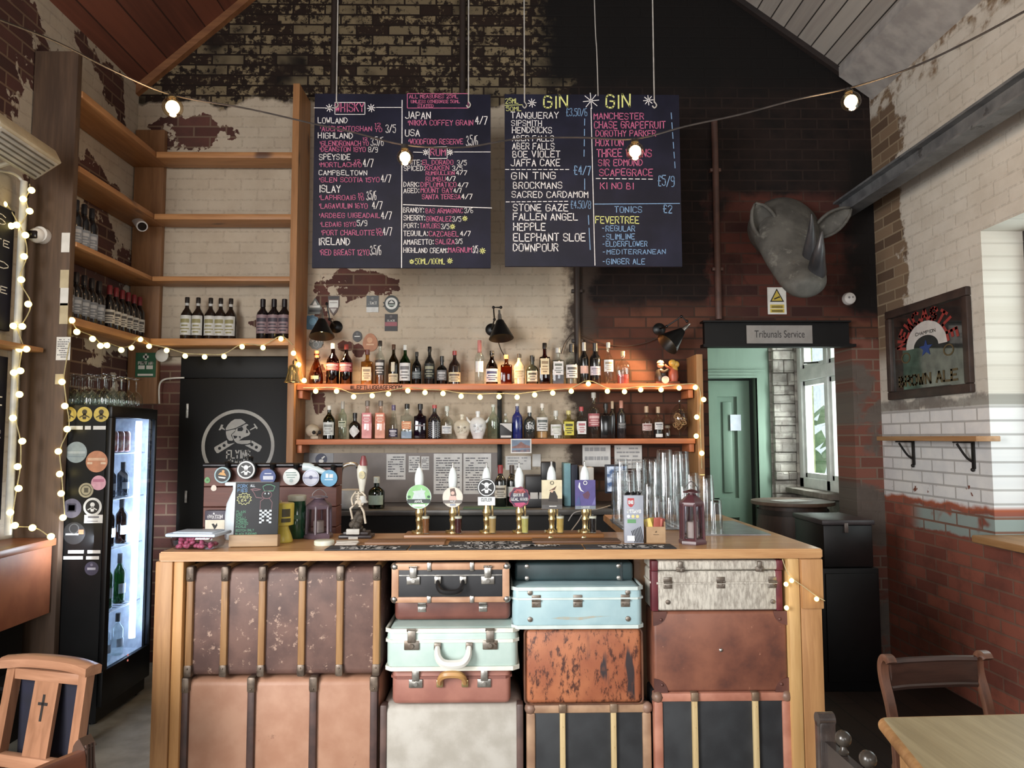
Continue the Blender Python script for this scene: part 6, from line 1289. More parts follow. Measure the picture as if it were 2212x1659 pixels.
# spray bottle behind the small chalkboard
sy_ = 3.36; p = P(508, 1178, sy_); zt_ = zat(508, 1041, sy_)-ZC
t = thing('spray_bottle', 'white trigger spray bottle standing behind the small chalkboard', 'spray bottle', (p.x+.005, sy_, ZC)); Mspr = vary((220,232,238), (204,220,230), 10, .35)
m = MB(); m.lathe([(.048, 0), (.052, .01), (.052, zt_*.42), (.046, zt_*.62), (.022, zt_*.84), (.018, zt_*.90)], n=22, sy=.7); m.build('bottle', Mspr, t)
m = MB(); m.cyl((0, 0, zt_*.88), (0, 0, zt_*.95), .02, n=16); m.box(-.055, .16, -.014, .014, zt_*.93, zt_, .008); m.cyl((.158, 0, zt_*.955), (.178, 0, zt_*.95), .010, n=10); m.build('spray_head', Mspr, t)
m = MB(); m.tube(catmull([(.12, 0, zt_*.93), (.145, 0, zt_*.86), (.175, 0, zt_*.78)], 4), .007, 8); m.build('trigger', Mspr, t)
# small chalkboard on a wooden foot
cyb = 3.14; a, b_ = P(507, 1042, cyb), P(598, 1168, cyb); w, h = b_.x-a.x, a.z-ZC
t = thing('table_chalkboard', 'small chalkboard of pies with a chalk cook drawn on it, in a wooden foot', 'chalkboard', ((a.x+b_.x)/2, cyb, ZC), R(4), rot=(R(-5), 0, R(4)))
m = MB(); m.box(-w/2, w/2, 0, .006, .025, h, .001); m.build('board', vary((48,50,54), (38,40,44), 6, .7), t)
m = MB(); m.box(-w/2-.012, w/2+.006, -.022, .03, 0, .048, .003); m.build('foot', wood((176,146,112), (146,116,84), 'x', .55), t)
f = lambda u, v: (u*w-w/2, -.0006, v*h); cm_ = {k: MB() for k in 'bygwp'}
for tx, x0, x1, y_, hh, k in (('PORK', .05, .27, .915, .05, 'b'), ('PIES', .05, .27, .85, .045, 'b'), ('ALL', .34, .44, .93, .035, 'w'), ('PIES', .12, .3, .75, .035, 'y'), ('£4', .14, .26, .70, .035, 'y'), ('PLAIN', .05, .25, .52, .035, 'g'), ('EGG', .05, .18, .475, .032, 'g'), ('CHILLI', .05, .25, .43, .032, 'g'), ('CHEESE', .05, .29, .385, .032, 'g'), ('CHORIZO', .05, .32, .34, .032, 'g'), ('PICKLE', .05, .28, .29, .032, 'g'), ('SCOTCH ONLY', .05, .46, .235, .03, 'g'), ('BLACK PUDDING', .05, .52, .18, .03, 'g')): stroke_text(cm_[k], tx, f, x0, x1, y_, hh, .008, 0, .05)
for k in range(12): an = 2*math.pi*k/12; polyline(cm_['y'], [(.21+.13*math.cos(an), .74+.075*math.sin(an)), (.21+.17*math.cos(an+.26), .74+.095*math.sin(an+.26)), (.21+.13*math.cos(an+.52), .74+.075*math.sin(an+.52))], f, .009)
cook = [(.72+.11*math.cos(q*.4), .80+.06*math.sin(q*.4)) for q in range(17)]; polyline(cm_['p'], cook, f, .01); polyline(cm_['p'], [(.62,.75),(.48,.76),(.42,.84),(.38,.87)], f, .01); polyline(cm_['p'], [(.34,.885),(.44,.90),(.58,.885),(.46,.87),(.34,.885)], f, .01); polyline(cm_['p'], [(.58,.58),(.58,.70),(.66,.745)], f, .01); polyline(cm_['p'], [(.84,.58),(.85,.68),(.78,.745)], f, .01)
polyline(cm_['g'], [(.66,.86),(.62,.93),(.70,.96),(.80,.96),(.90,.93),(.86,.86),(.66,.86)], f, .012); disc(cm_['w'], .68, .82, .014, f, 0, 8); disc(cm_['w'], .76, .82, .014, f, 0, 8)
for i in range(5):
    for j in range(7):
        if not (j > 3 and i == 2) and (i+j) % 2 == 0: poly(cm_['w'], [(.57+.055*i, .565-.03*j), (.625+.055*i, .565-.03*j), (.625+.055*i, .535-.03*j), (.57+.055*i, .535-.03*j)], f)
for k, c in (('b', (110,160,214)), ('y', (206,206,130)), ('g', (86,150,116)), ('w', (206,216,226)), ('p', (150,104,110))): cm_[k].build('chalk_lettering', vary(c, None, 60, .8), t, smooth=0, recalc=False)
# yellow measure, green tin
p = P(615, 1177, 3.30); t = thing('tip_cup', 'yellow plastic egg-cup shaped collecting cup beside the small chalkboard', 'cup', (p.x, 3.27, ZC)); h = zat(615, 1086, 3.27)-ZC; My = vary((226,200,52), (206,180,40), 14, .35)
m = MB(); m.lathe([(.041, 0), (.043, .006), (.036, h*.18), (.024, h*.36), (.022, h*.41), (.044, h*.44), (.046, h*.98), (.043, h)], n=26); m.build('cup', My, t)
m = MB(); m.arc_patch(.0305+.006, h*.12, h*.30, -math.pi/2-.3, -math.pi/2+.3, 6) if False else m.arc_patch(.0462, h*.66, h*.86, -math.pi/2+.15, -math.pi/2+.95, 8); m.arc_patch(.0462, h*.52, h*.62, -math.pi/2+.1, -math.pi/2+1.0, 8); m.build('emblem', vary((80,70,36), None, 14, .5), t)
m = MB(); m.box(-.03, -.008, -.004, .004, h*.9, h*1.06, .002); m.build('folded_note', Mcard, t)
p = P(640, 1176, 3.40); t = thing('green_jar', 'dark green glass jar with a pale screw lid beside the yellow cup', 'jar', (p.x, 3.40, ZC)); h = zat(640, 1069, 3.40)-ZC
m = MB(); m.lathe([(.036, 0), (.040, .008), (.040, h*.84), (.034, h*.88)], n=24); m.build('glass_body', opaque((24,84,50)), t); m = MB(); m.lathe([(.040, h*.865), (.041, h*.88), (.041, h*.98), (.036, h), (.001, h)], n=24); m.build('lid', vary((196,196,176), (176,176,156), 14, .4), t)
m = MB(); m.arc_patch(.0405, h*.45, h*.55, -math.pi/2-.7, -math.pi/2+.5, 8); m.build('label', vary((60,120,86), None, 14, .5), t)
# lanterns
def lantern(label, px, pyb, pyt, Y, col, hw):
    p = P(px, pyb, Y); t = thing('lantern', label, 'lantern', (p.x, Y, ZC), R(12)); H = zat(px, pyt, Y)-ZC; M1 = vary(col, tuple(int(x*.8) for x in col), 12, .35); w = hw
    m = MB(); m.lathe([(w*1.18, 0), (w*1.2, .012), (w*1.08, .02), (w, .024)], n=6, rot=.3); hb = H*.72
    for k in range(6):
        an = 2*math.pi*k/6+.3; c = Vector((w*math.cos(an), w*math.sin(an), 0)); m.cyl(c+Vector((0, 0, .02)), c*.95+Vector((0, 0, hb)), .006, n=6)
    m.lathe([(w*1.02, hb-.012), (w*1.06, hb), (w*.98, hb+.008), (w*.46, hb+.03), (w*.40, hb+.035), (w*.40, H*.86), (w*.46, H*.87)], n=6, rot=.3); m.lathe([(w*.3, H*.86), (w*.3, H*.90), (w*.72, H*.90), (w*.72, H*.92), (w*.2, H*.955), (.004, H*.96)], n=16); m.build('frame', M1, t)
    m = MB(); m.lathe([(w*.93, .024), (w*.90, hb-.006)], n=6, rot=.3, closed=False); m.build('glass_panes', glass((220,214,226)), t)
    m = MB(); m.lathe([(.024, .025), (.024, hb*.52), (.020, hb*.54), (.001, hb*.535)], n=18); m.build('candle', vary((226,218,190), (206,196,170), 12, .5), t)
    m = MB(); m.tube(catmull([(-w*.5, 0, H*.90), (-w*.5, 0, H*1.0), (0, 0, H*1.10), (w*.5, 0, H*1.0), (w*.5, 0, H*.90)], 5), .002, 6); m.build('wire_bail', vary((120,110,110), None, 20, .4, metal=.7), t)
    return t
lantern('maroon metal lantern with a candle in front of the stacked glasses', 1496, 1173, 1052, 3.16, (92,42,48), .050)
lantern('dusty purple lantern with a candle behind the green jar, by the tap cabinet', 688, 1172, 1066, 3.40, (104,80,94), .056)
m = MB(); p = P(704, 1176, 3.2); m.lathe([(.04, 0), (.042, .004), (.042, .018), (.038, .021), (.001, .021)], n=24); o = m.build('round_tin', vary((220,222,206), (204,206,170), 20, .4), loc=(p.x, 3.17, ZC)); tag(o, 'small round pale tin lying in front of the purple lantern', 'tin')
for k in range(4):
    p = P(752, 1177, 3.2); m = MB(); m.box(-.045, .045, -.03, .03, 0, .0035, .001); o = m.build('beer_mat', vary((206,198,184) if k % 2 else (176,160,146), None, 20, .7), loc=(p.x, 3.18, ZC+.004*k)); o.rotation_euler = (0, 0, .12*k-.1); tag(o, ('lowest beer mat of the little pile beside the round tin', 'second beer mat up in the little pile beside the round tin', 'third beer mat up in the little pile beside the round tin', 'uppermost beer mat of the little pile beside the round tin')[k], 'beer mat', 'beer mats beside the round tin')
# skeleton tap figure
yk = 3.40; p = P(772, 1168, yk); t = thing('skeleton_tap_figure', 'sculpted skeleton pirate tap handle with a red top on a dark stepped base', 'tap handle', (p.x, yk, ZC)); k = (P(773, 1100, yk).x-P(772, 1100, yk).x)
Z = lambda py: zat(772, py, yk)-ZC; X = lambda px: (px-772)*k
m = MB(); m.box(X(735), X(806), -.045, .05, 0, Z(1154), .004); m.box(X(744), X(798), -.035, .04, Z(1154), Z(1147), .004); m.build('stepped_base', vary((50,36,36), (38,28,28), 10, .4), t)
m = MB(); m.box(X(757), X(777), -.0465, -.044, Z(1164), Z(1157)); m.box(X(752), X(780), -.048, -.03, Z(1152), Z(1140), .003); m.build('name_plate', vary((190,186,176), None, 14, .5), t)
m = MB(); rn = random.Random(2)
for q in range(26):
    a = rn.uniform(0, 6.28); r = rn.uniform(0, .035); zz = rn.uniform(Z(1147), Z(1108)); r *= 1-.5*(zz-Z(1147))/(Z(1108)-Z(1147)); m.ball((r*math.cos(a), r*.8*math.sin(a), zz), rn.uniform(.008, .017), 8, 6)
m.build('rock_mound', vary((84,72,58), (56,48,40), 30, .7), t)
m = MB(); B = Mbone
m.tube([(X(762), -.01, Z(1120)), (X(758), -.02, Z(1098)), (X(770), -.012, Z(1085))], .005, 8); m.tube([(X(790), -.01, Z(1130)), (X(787), -.025, Z(1104)), (X(776), -.012, Z(1086))], .005, 8)
m.ball((X(773), -.008, Z(1084)), .013, 10, 6, sc=(1.2, .8, .7)); m.tube([(X(773), -.006, Z(1084)), (X(774), -.004, Z(1062))], .005, 8)
for q in range(4): m.lathe([(.016-.002*q, -.002), (.016-.002*q, .002)], (X(774), -.006, Z(1066+5*q)), 12, sy=.7)
m.tube(catmull([(X(768), -.006, Z(1062)), (X(760), -.015, Z(1076)), (X(764), -.03, Z(1090))], 4), .004, 8); m.tube(catmull([(X(780), -.006, Z(1062)), (X(790), -.015, Z(1074)), (X(784), -.03, Z(1090))], 4), .004, 8); m.build('skeleton', B, t)
m = MB(); skull_shape(m, .017); bmesh.ops.translate(m.b, verts=m.b.verts, vec=(X(780), -.02, Z(1094))); m.build('skull', B, t)
m = MB(); m.lathe([(.022, -.004), (.026, 0), (.016, .012), (.012, .028), (.001, .030)], (X(784), -.016, Z(1084)), 16, sy=.8); m.build('hat', vary((196,196,190), (170,170,164), 14, .5), t)
m = MB(); m.lathe([(.010, Z(1066)), (.014, Z(1052)), (.022, Z(1030)), (.024, Z(1016)), (.020, Z(1006)), (.012, Z(1003))], (X(780), .006, 0), 18, sy=.7); m.build('tap_handle', vary((206,204,188), (186,182,164), 12, .35), t)
m = MB(); m.lathe([(.001, -.002), (.014, -.002), (.014, .001)], (X(781), -.013, Z(1026)), 18, axis='y', sy=1.3); m.build('emblem', vary((206,186,96), (150,140,110), 40, .4), t)
m = MB(); m.lathe([(.018, Z(1006)), (.017, Z(998)), (.012, Z(990)), (.009, Z(985)), (.001, Z(984))], (X(783), .004, 0), 14, sy=.8); m.build('red_cap', vary((150,54,58), (120,40,44), 14, .4), t)
# chrome swan spout on the back counter and jug
yj = 4.83; p = P(750, 1095, yj); t = thing('swan_spout', 'chrome swan-neck spout behind the skeleton tap figure', 'tap', (p.x-.045, yj, bcz+.001)); zz = zat(750, 1003, yj)-bcz
m = MB(); m.tube(catmull([(0, 0, 0), (0, 0, zz*.8), (.03, 0, zz*.97), (.09, 0, zz), (.11, -.01, zz*.93)], 6), .012, 10); m.build('spout', Mnick, t); m = MB(); m.cyl((0, 0, 0), (0, 0, .03), .03, n=16); m.build('collar', Mnick, t)
p = P(756, 1090, 4.80); h = zat(756, 1058, 4.78)-bcz; m = MB(); m.lathe([(.05, 0), (.075, .02), (.085, h*.55), (.075, h*.9), (.08, h)], n=22); o = m.build('jug', vary((206,206,202), (184,184,180), 14, .3), loc=(p.x, 4.79, bcz+.001)); tag(o, 'squat pale jug on the back counter under the swan-neck spout', 'jug')
p = P(813, 1095, 4.86); bottle('spirit_bottle', 'stubby green bottle with a clear neck on the back counter', (p.x, 4.86, bcz+.001), zat(813, 1030, 4.86)-bcz, .105, 'squat', (30,90,60), (190,200,190), [(.12,.42,(160,190,176),60,None)], clear=glass((56,130,90)), liquid=(.4,(24,74,50)))
p = P(1081, 1098, 4.9); bottle('wine_bottle', 'red-capped wine bottle with a cream label on the back counter behind the pumps', (p.x, 4.9, bcz+.001), zat(1081, 1005, 4.9)-bcz, .078, 'wine', (26,26,24), (176,44,50), [(.22,.52,(216,210,196),70,(110,100,90))])
p = P(1106, 1098, 4.93); bottle('wine_bottle', 'dark wine bottle beside the red-capped one on the back counter', (p.x, 4.95, bcz+.001), zat(1106, 1005, 4.95)-bcz, .075, 'wine', (22,24,22), (84,66,56), [(.24,.48,(200,200,196),60,None)])
# till
ty = 4.86; a, b_ = P(1136, 1062, ty), P(1211, 1104, ty); w = b_.x-a.x
t = thing('cash_till', 'bulky black till with a raised screen behind the pumps', 'till', ((a.x+b_.x)/2, ty, bcz+.001)); h1 = a.z-bcz; h2 = zat(1160, 1012, ty)-bcz
m = MB(); m.box(-w/2, w/2, -.02, .3, 0, h1*.8, .008); m.box(-w/2, w*.2, .06, .25, h1*.8, h2*.8, .008); m.build('body', vary((32,32,36), (26,26,30), 14, .45), t)
m = MB(); m.box(-w*.05, w*.38, .03, .10, h2*.62, zat(1190, 998, ty)-bcz, .01); m.build('screen_housing', vary((26,26,28), None, 14, .4), t)
for q in (-.38, -.12):
    m = MB(); m.box(w*q, w*q+.05, -.024, -.02, h1*.55, h1*.95); m.build('note', vary((200,196,190), None, 14, .6), t)
# row of folders and the monitor
for q, (px, c, lab) in enumerate(((1226, (110,170,186), 'pale turquoise folder standing beside the till'), (1241, (30,40,64), 'dark navy folder standing beside the turquoise one'), (1259, (160,150,140), 'buff folder leaning between the navy and white ones'), (1276, (206,204,198), 'white bundle of papers in a folder near the monitor'))):
    p = P(px, 1060, 4.94); h = zat(px, 1001+3*q, 4.94)-bcz; m = MB(); m.box(-.022, .022, 0, .2, 0, h, .004); o = m.build('folder', vary(c, None, 14, .6), loc=(p.x, 4.94, bcz+.001)); tag(o, lab, 'folder', 'folders beside the till')
ym = 4.80; a, b_ = P(1307, 1004, ym), P(1356, 1066, ym); w, h = b_.x-a.x, a.z-b_.z
t = thing('monitor', 'dark framed screen with a pale blue picture behind the glass stacks', 'monitor', ((a.x+b_.x)/2, ym, bcz+.001)); zb = b_.z-bcz
m = MB(); m.box(-w/2, w/2, 0, .03, zb, zb+h, .004); m.build('housing', vary((40,50,76), (34,42,64), 14, .4), t)
m = MB(); m.box(-w/2+.012, w/2-.006, -.001, .0, zb+.012, zb+h-.012); n = NT('screen_picture'); c = n.mix(n.ss(n.noise(n.co(), 18, 3), .4, .6), lin((60,90,140)), lin((190,206,230))); n.fin(c, .3); n.put(n.p.inputs['Emission Color'], c); n.p.inputs['Emission Strength'].default_value = .35; m.build('screen', n.m, t)
m = MB(); m.box(-.05, .05, 0, .1, 0, .012, .003); m.box(-.02, .02, .012, .03, .01, zb+.02); m.build('stand', Mblack, t)
# drainer, trays
dr0 = P(1298, 1112, 3.95); m = MB(); x0, x1 = .66, .84
t = thing('drip_tray', 'ribbed pale drip tray on the counter behind the last hand pump', 'tray', (.74, 3.82, ZC))
m = MB(); m.box(-.15, .15, -.20, .20, 0, .012, .003); m.build('tray', vary((150,158,164), (130,138,146), 14, .35, metal=.5), t)
m = MB()
for q in range(9): m.box(-.14+.033*q, -.126+.033*q, -.19, .19, .012, .019, .002)
m.build('ribs', vary((196,202,208), None, 14, .35), t)
gz = ZC+.006; a = P(1432, 1160, 3.35)
m = MB(); m.prism([(.86, 3.40), (1.235, 3.40), (1.235, 3.95), (.86, 3.95)], lambda u, v, d: (u, v, d), ZC, gz); tag(m.build('glass_tray', vary((176,176,180), (150,150,156), 14, .3, metal=.6)), 'thin grey metal tray under the stacked pint glasses', 'tray')
# stacked glasses, upside down
gH = .150; g0 = thing('pint_glass', 'clear tumbler in the nested upside-down stacks at the counter corner', 'glass', (0, 0, 0), 0, 'stacked glasses on the counter')
m = MB(); m.lathe([(.0425, .004), (.0425, 0), (.0415, 0), (.040, .07), (.036, gH-.006), (.034, gH), (.002, gH)], n=22, closed=False)
m.lathe([(.0395, .001), (.0375, .07), (.0325, gH-.016), (.002, gH-.015)], n=22, closed=False); m.build('tumbler', glass((254,255,255), 1.32, rough=.08), g0)
step = .054; first = True
cols = [(1343, 985, 4.02), (1358, 1008, 3.82), (1381, 1000, 3.90), (1326, 1018, 3.74), (1408, 986, 4.04), (1419, 984, 3.88), (1437, 961, 3.72), (1460, 978, 3.92), (1474, 984, 4.06), (1493, 1012, 3.84), (1402, 1050, 3.66), (1525, 1015, 3.62), (1449, 1076, 3.52), (1420, 1062, 3.56), (1541, 1099, 3.47), (1478, 1040, 3.68)]
for px, top, Y in cols:
    p = P(px, 1100, Y); zt = zat(px, top, Y); base = gz if p.x > .87 else ZC+.0195 if p.x < .89 else ZC; nn = max(1, round((zt-base-gH)/step)+1)
    if .585 < p.x < .9: base = ZC+.0195
    if p.x < .6: p.x = .6
    if p.x < .885 and p.x > .84: p.x = .835 if Y > 3.6 else .92
    for k in range(nn):
        if first: c = g0; first = False
        else: c = copy_tree(g0)
        c.location = (p.x, Y, base+.001+k*step)
# straws box, sachet box
ys = 3.17; a, b_ = P(1348, 1070, ys), P(1391, 1172, ys); w = b_.x-a.x; h = a.z-ZC
t = thing('straw_box', 'grey card box of black straws with a red badge on its front', 'box', ((a.x+b_.x)/2, ys, ZC), R(-5))
m = MB(); m.box(-w/2, w/2, 0, .055, 0, h, .002); m.build('carton', vary((160,166,180), (146,152,168), 12, .5), t)
f = lambda u, v: (u*w, -.0008, v*h); f2 = lambda u, v: (u*w, -.0014, v*h)
m = MB(); poly(m, [(-.32,.94),(.02,.94),(.02,.82),(-.06,.77),(-.15,.75),(-.24,.77),(-.32,.82)], f, 0); stroke_text(m, 'SHS', f2, -.27, -.03, .83, .05, .03, 1); stroke_text(m, 'STRAWS', f, -.34, .36, .64, .05, .03, 1)
for q, mi in ((-.28, 1), (-.05, 3), (.18, 3)): disc(m, q, .56, .085, f, mi, 14, .42)
poly(m, [(-.34,.42),(.1,.42),(.1,.50),(-.34,.50)], f, 4); poly(m, [(-.36,.05),(.02,.05),(.02,.16),(-.36,.16)], f2, 1)
for q in range(7): x = -.05+.075*q; poly(m, [(x+.06, .02), (x+.10, .02), (x-.06, .26+.015*q), (x-.10, .26+.015*q)], f, 2)
m.build('printed_label', [vary((206,50,54), None, 20, .5), vary((236,238,240), None, 20, .5), Mblack, vary((226,210,120), None, 20, .5), vary((90,160,96), None, 20, .5)], t, smooth=0)
for q in range(10):
    m = MB(); x = -w*.4+w*.085*q; m.cyl((x, .01+.008*(q % 4), h*.9), (x*1.02, .008+.008*(q % 4), h+.010+.003*(q % 3)), .0032, n=8); tag(m.build('straw', Mblack, loc=t.location), 'black drinking straw standing in the grey card box', 'straw', 'straws in the grey card box')
ys = 3.18; a, b_ = P(1396, 1138, ys), P(1438, 1173, ys); w = b_.x-a.x; h = a.z-ZC
t = thing('sachet_box', 'brown kraft card box holding sauce sachets beside the straw box', 'box', ((a.x+b_.x)/2, ys, ZC)); Mk = vary((190,150,104), (170,130,86), 12, .7)
m = MB()
for bx in ((-w/2, w/2, 0, .002, 0, h), (-w/2, w/2, .058, .06, 0, h*1.3), (-w/2, -w/2+.002, .002, .058, 0, h*1.3), (w/2-.002, w/2, .002, .058, 0, h*1.3), (-w/2+.002, w/2-.002, .002, .058, 0, .002)): m.box(*bx)
m.build('carton', Mk, t, smooth=0); m = MB(); f = lambda u, v: (u*w, -.0006, v*h); poly(m, [(-.05,.66),(.02,.76),(.06,.68),(.0,.62)], f); stroke_text(m, 'KRAFT', f, -.16, .18, .45, .08, .03) if False else poly(m, [(-.14,.5),(.16,.5),(.16,.53),(-.14,.53)], f); m.build('printed_mark', vary((96,70,44), None, 14, .6), t, smooth=0)
for q in range(9):
    c = ((206,92,74), (196,70,64), (232,196,60))[0 if q > 4 else 1 if q > 2 else 2]; m = MB(); m.box(-.016, .016, -.002, .002, -.03, .03, .0012); o = m.build('sauce_sachet', vary(c, None, 14, .4), loc=(t.location.x-w*.34+w*.085*q, ys+.012+.008*(q % 5), ZC+h*.62+.03)); o.rotation_euler = (0, (q-4)*.07, .3*(q % 3-1)); tag(o, ('yellow mustard sachet in the kraft card box', 'deep red sauce sachet in the kraft card box', 'light red sauce sachet in the kraft card box')[2 if q > 4 else 1 if q > 2 else 0], 'sachet', ('mustard sachets', 'deep red sachets', 'light red sachets')[2 if q > 4 else 1 if q > 2 else 0])
m = MB(); m.tube(catmull([P(1228, 1125, 4.0), P(1240, 1108, 3.95), P(1262, 1103, 3.9), P(1290, 1100, 3.95), P(1318, 1092, 4.1)], 5), .003, 6); m.tube(catmull([P(1262, 1103, 3.9), P(1250, 1125, 3.85), P(1232, 1150, 3.7), P(1236, 1156, 3.6)], 5), .003, 6); tag(m.build('white_cable', vary((200,194,190), None, 14, .5)), 'loose white cable looping behind the last hand pump', 'cable')
# ------------------------------------------------------------------ lamps, strings of bulbs, bell, rhino, mirror, cameras
def point(name, loc, power, col, r=.03):
    l = bpy.data.lights.new(name, 'POINT'); l.energy = power; l.color = col; l.shadow_soft_size = r; o = bpy.data.objects.new(name, l); COL.objects.link(o); o.location = loc; return o
WARM = (1.0, .62, .28)
# festoon: one cable, four globe bulbs
fb = [((373, 232), 3.45, .048), ((875, 340), 3.5, .040), ((1372, 327), 3.5, .044), ((1838, 219), 3.5, .047)]
tags = thing('festoon_lights', 'festoon cable with four glowing globe bulbs strung across the room', 'string lights', P(373, 210, 3.45)); of_ = tags.location.copy()
socket = [P(x-1, y-27, Y) for (x, y), Y, r in fb]; socket[3] = P(1832, 191, 3.5)
path = [P(-40, 28, 2.2), P(120, 90, 2.7), P(250, 155, 3.1), socket[0], P(540, 236, 3.55), P(680, 268, 3.6), P(760, 285, 3.6), socket[1], P(1000, 318, 3.56), P(1120, 300, 3.56), P(1250, 297, 3.55), socket[2], P(1480, 273, 3.55), P(1600, 247, 3.55), P(1720, 215, 3.52), socket[3], P(1960, 150, 3.1), P(2090, 90, 2.8), P(2240, 10, 2.45)]
m = MB(of_); m.tube(catmull(path, 6), .0045, 6); m.build('cable', vary((70,60,56), (50,44,42), 14, .5), tags)
n = NT('bulb_glass'); Mbulb = glass((255,240,210), 1.25)
for (xy, Y, r), s in zip(fb, socket):
    c = P(*xy, Y); m = MB(of_); up = (s-c).normalized(); m.cyl(s, c+up*r*1.0, .016, .018, 12); m.build('socket', vary((40,34,32), None, 14, .5), tags)
    m = MB(of_); m.ball(c, r, 18, 12); m.cyl(c+up*r*.85, c+up*r*1.2, r*.5, r*.4, 14, caps=False); b_ = m.build('bulb', Mbulb, tags)
    m = MB(of_); m.ball(c, r*.66, 14, 10); m.build('filament', glow((255,226,170), 9), b_)
    point('festoon_glow', c-Vector((0, .0, 0))-up*r*1.4, 5.0, (1, .64, .34), .05)
# warm white fairy lights
Mfl = glow((255,230,140), 3.2, 'fairy_bulb'); Mfw = vary((206,190,130), (180,160,104), 40, .5); Mclear = glass((226,226,220))
def fairy(label, pts, bulbs, Y=None, r=.0175, wire=True, wr=.003):
    c0 = pts[0]; t = thing('fairy_lights', label, 'fairy lights', c0, group=None); m = MB(c0); m.tube(catmull(pts, 4), wr, 6); m.build('cable', Mfw, t)
    b0 = None
    for p in bulbs:
        if b0 is None: m = MB(); m.ball((0, 0, 0), r, 10, 8); b0 = o = m.build('bulb', Mfl, t)
        else: o = b0.copy(); COL.objects.link(o); o.parent = t
        o.location = Vector(p)-Vector(c0)
    return t
Yf = 5.03
sh = [(682,845),(727,845),(764,857),(804,855),(839,851),(881,844),(918,848),(957,850),(996,856),(1037,858),(1078,857),(1117,858),(1155,853),(1194,849),(1234,845),(1271,829),(1312,845),(1349,846),(1384,842),(1428,842),(1467,838),(1502,837)]
fairy('fairy lights strung under the upper back shelf and down its end upright', [P(655, 838, Yf)]+[P(x, y-7, Yf) for x, y in sh]+[P(1513, 850, Yf-.02), P(1512, 900, Yf-.02), P(1514, 960, Yf-.02), P(1516, 1012, Yf-.02)], [P(x, y, Yf) for x, y in sh]+[P(x, y, Yf-.025) for x, y in ((1520,863),(1505,901),(1504,942),(1516,979))])
fairy('fairy lights looped over the brass bell onto the shelf end', [P(635, 752, 4.97), P(638, 765, 4.97), P(648, 790, 4.97), P(657, 822, 4.99), P(663, 826, 5.0)], [P(634, 763, 4.965), P(645, 788, 4.965), P(657, 822, 4.98), P(634, 820, 4.92)])
sl = [(155,692,4.13),(166,717,4.16),(200,732,4.3),(217,747,4.35),(231,746,4.4),(262,756,4.6),(284,751,4.75),(303,733,4.9),(322,748,5.0),(360,757,5.02),(400,769,5.02),(442,771,5.02),(484,770,5.02),(523,749,5.02),(568,751,5.02),(607,732,5.02)]
fairy('fairy lights along the lowest shelf edge over the black door and fridge', [P(x, y-6, Y) for x, y, Y in sl]+[P(632, 745, 4.99)], [P(x, y, Y) for x, y, Y in sl])
pr_ = [(134,825),(140,877),(145,927),(126,975),(129,1024),(132,1066),(136,1118)]
fairy('fairy lights hanging down the inner edge of the old timber upright', [P(150, 740, 4.09), P(140, 800, 4.09)]+[P(x+4, y-4, 4.09) for x, y in pr_], [P(x, y, 4.085) for x, y in pr_])
pl_ = [(68,411),(50,430),(64,456),(36,486),(24,488),(8,441),(55,508),(52,554),(46,604),(61,657),(48,705),(29,704),(57,754),(42,754),(44,801),(30,805),(42,852),(28,903),(48,953),(38,1008),(40,1055),(22,1107),(32,1135),(70,1140),(110,1159)]
fairy('fairy lights wound down the white pipe beside the old timber upright', [P(64, 398, 3.95)]+[P(x+(6 if i % 2 else -4), y, 3.93) for i, (x, y) in enumerate(pl_)], [P(x, y, 3.92) for x, y in pl_])
# fairy lights round the bar post
bf = [(1707,1258,2.985),(1764,1292,2.975),(1697,1314,3.0),(1690,1263,3.0)]
fairy('short fairy light string tacked across the corner post of the bar', [P(1690, 1208, 2.985), P(1700, 1235, 2.985), P(1712, 1250, 2.975), P(1740, 1270, 2.975), P(1764, 1288, 2.97), P(1782, 1298, 2.97)], [P(1710, 1254, 2.975), P(1764, 1294, 2.965), P(1698, 1262, 2.985), P(1699, 1313, 2.985)], r=.0095, wr=.0015)
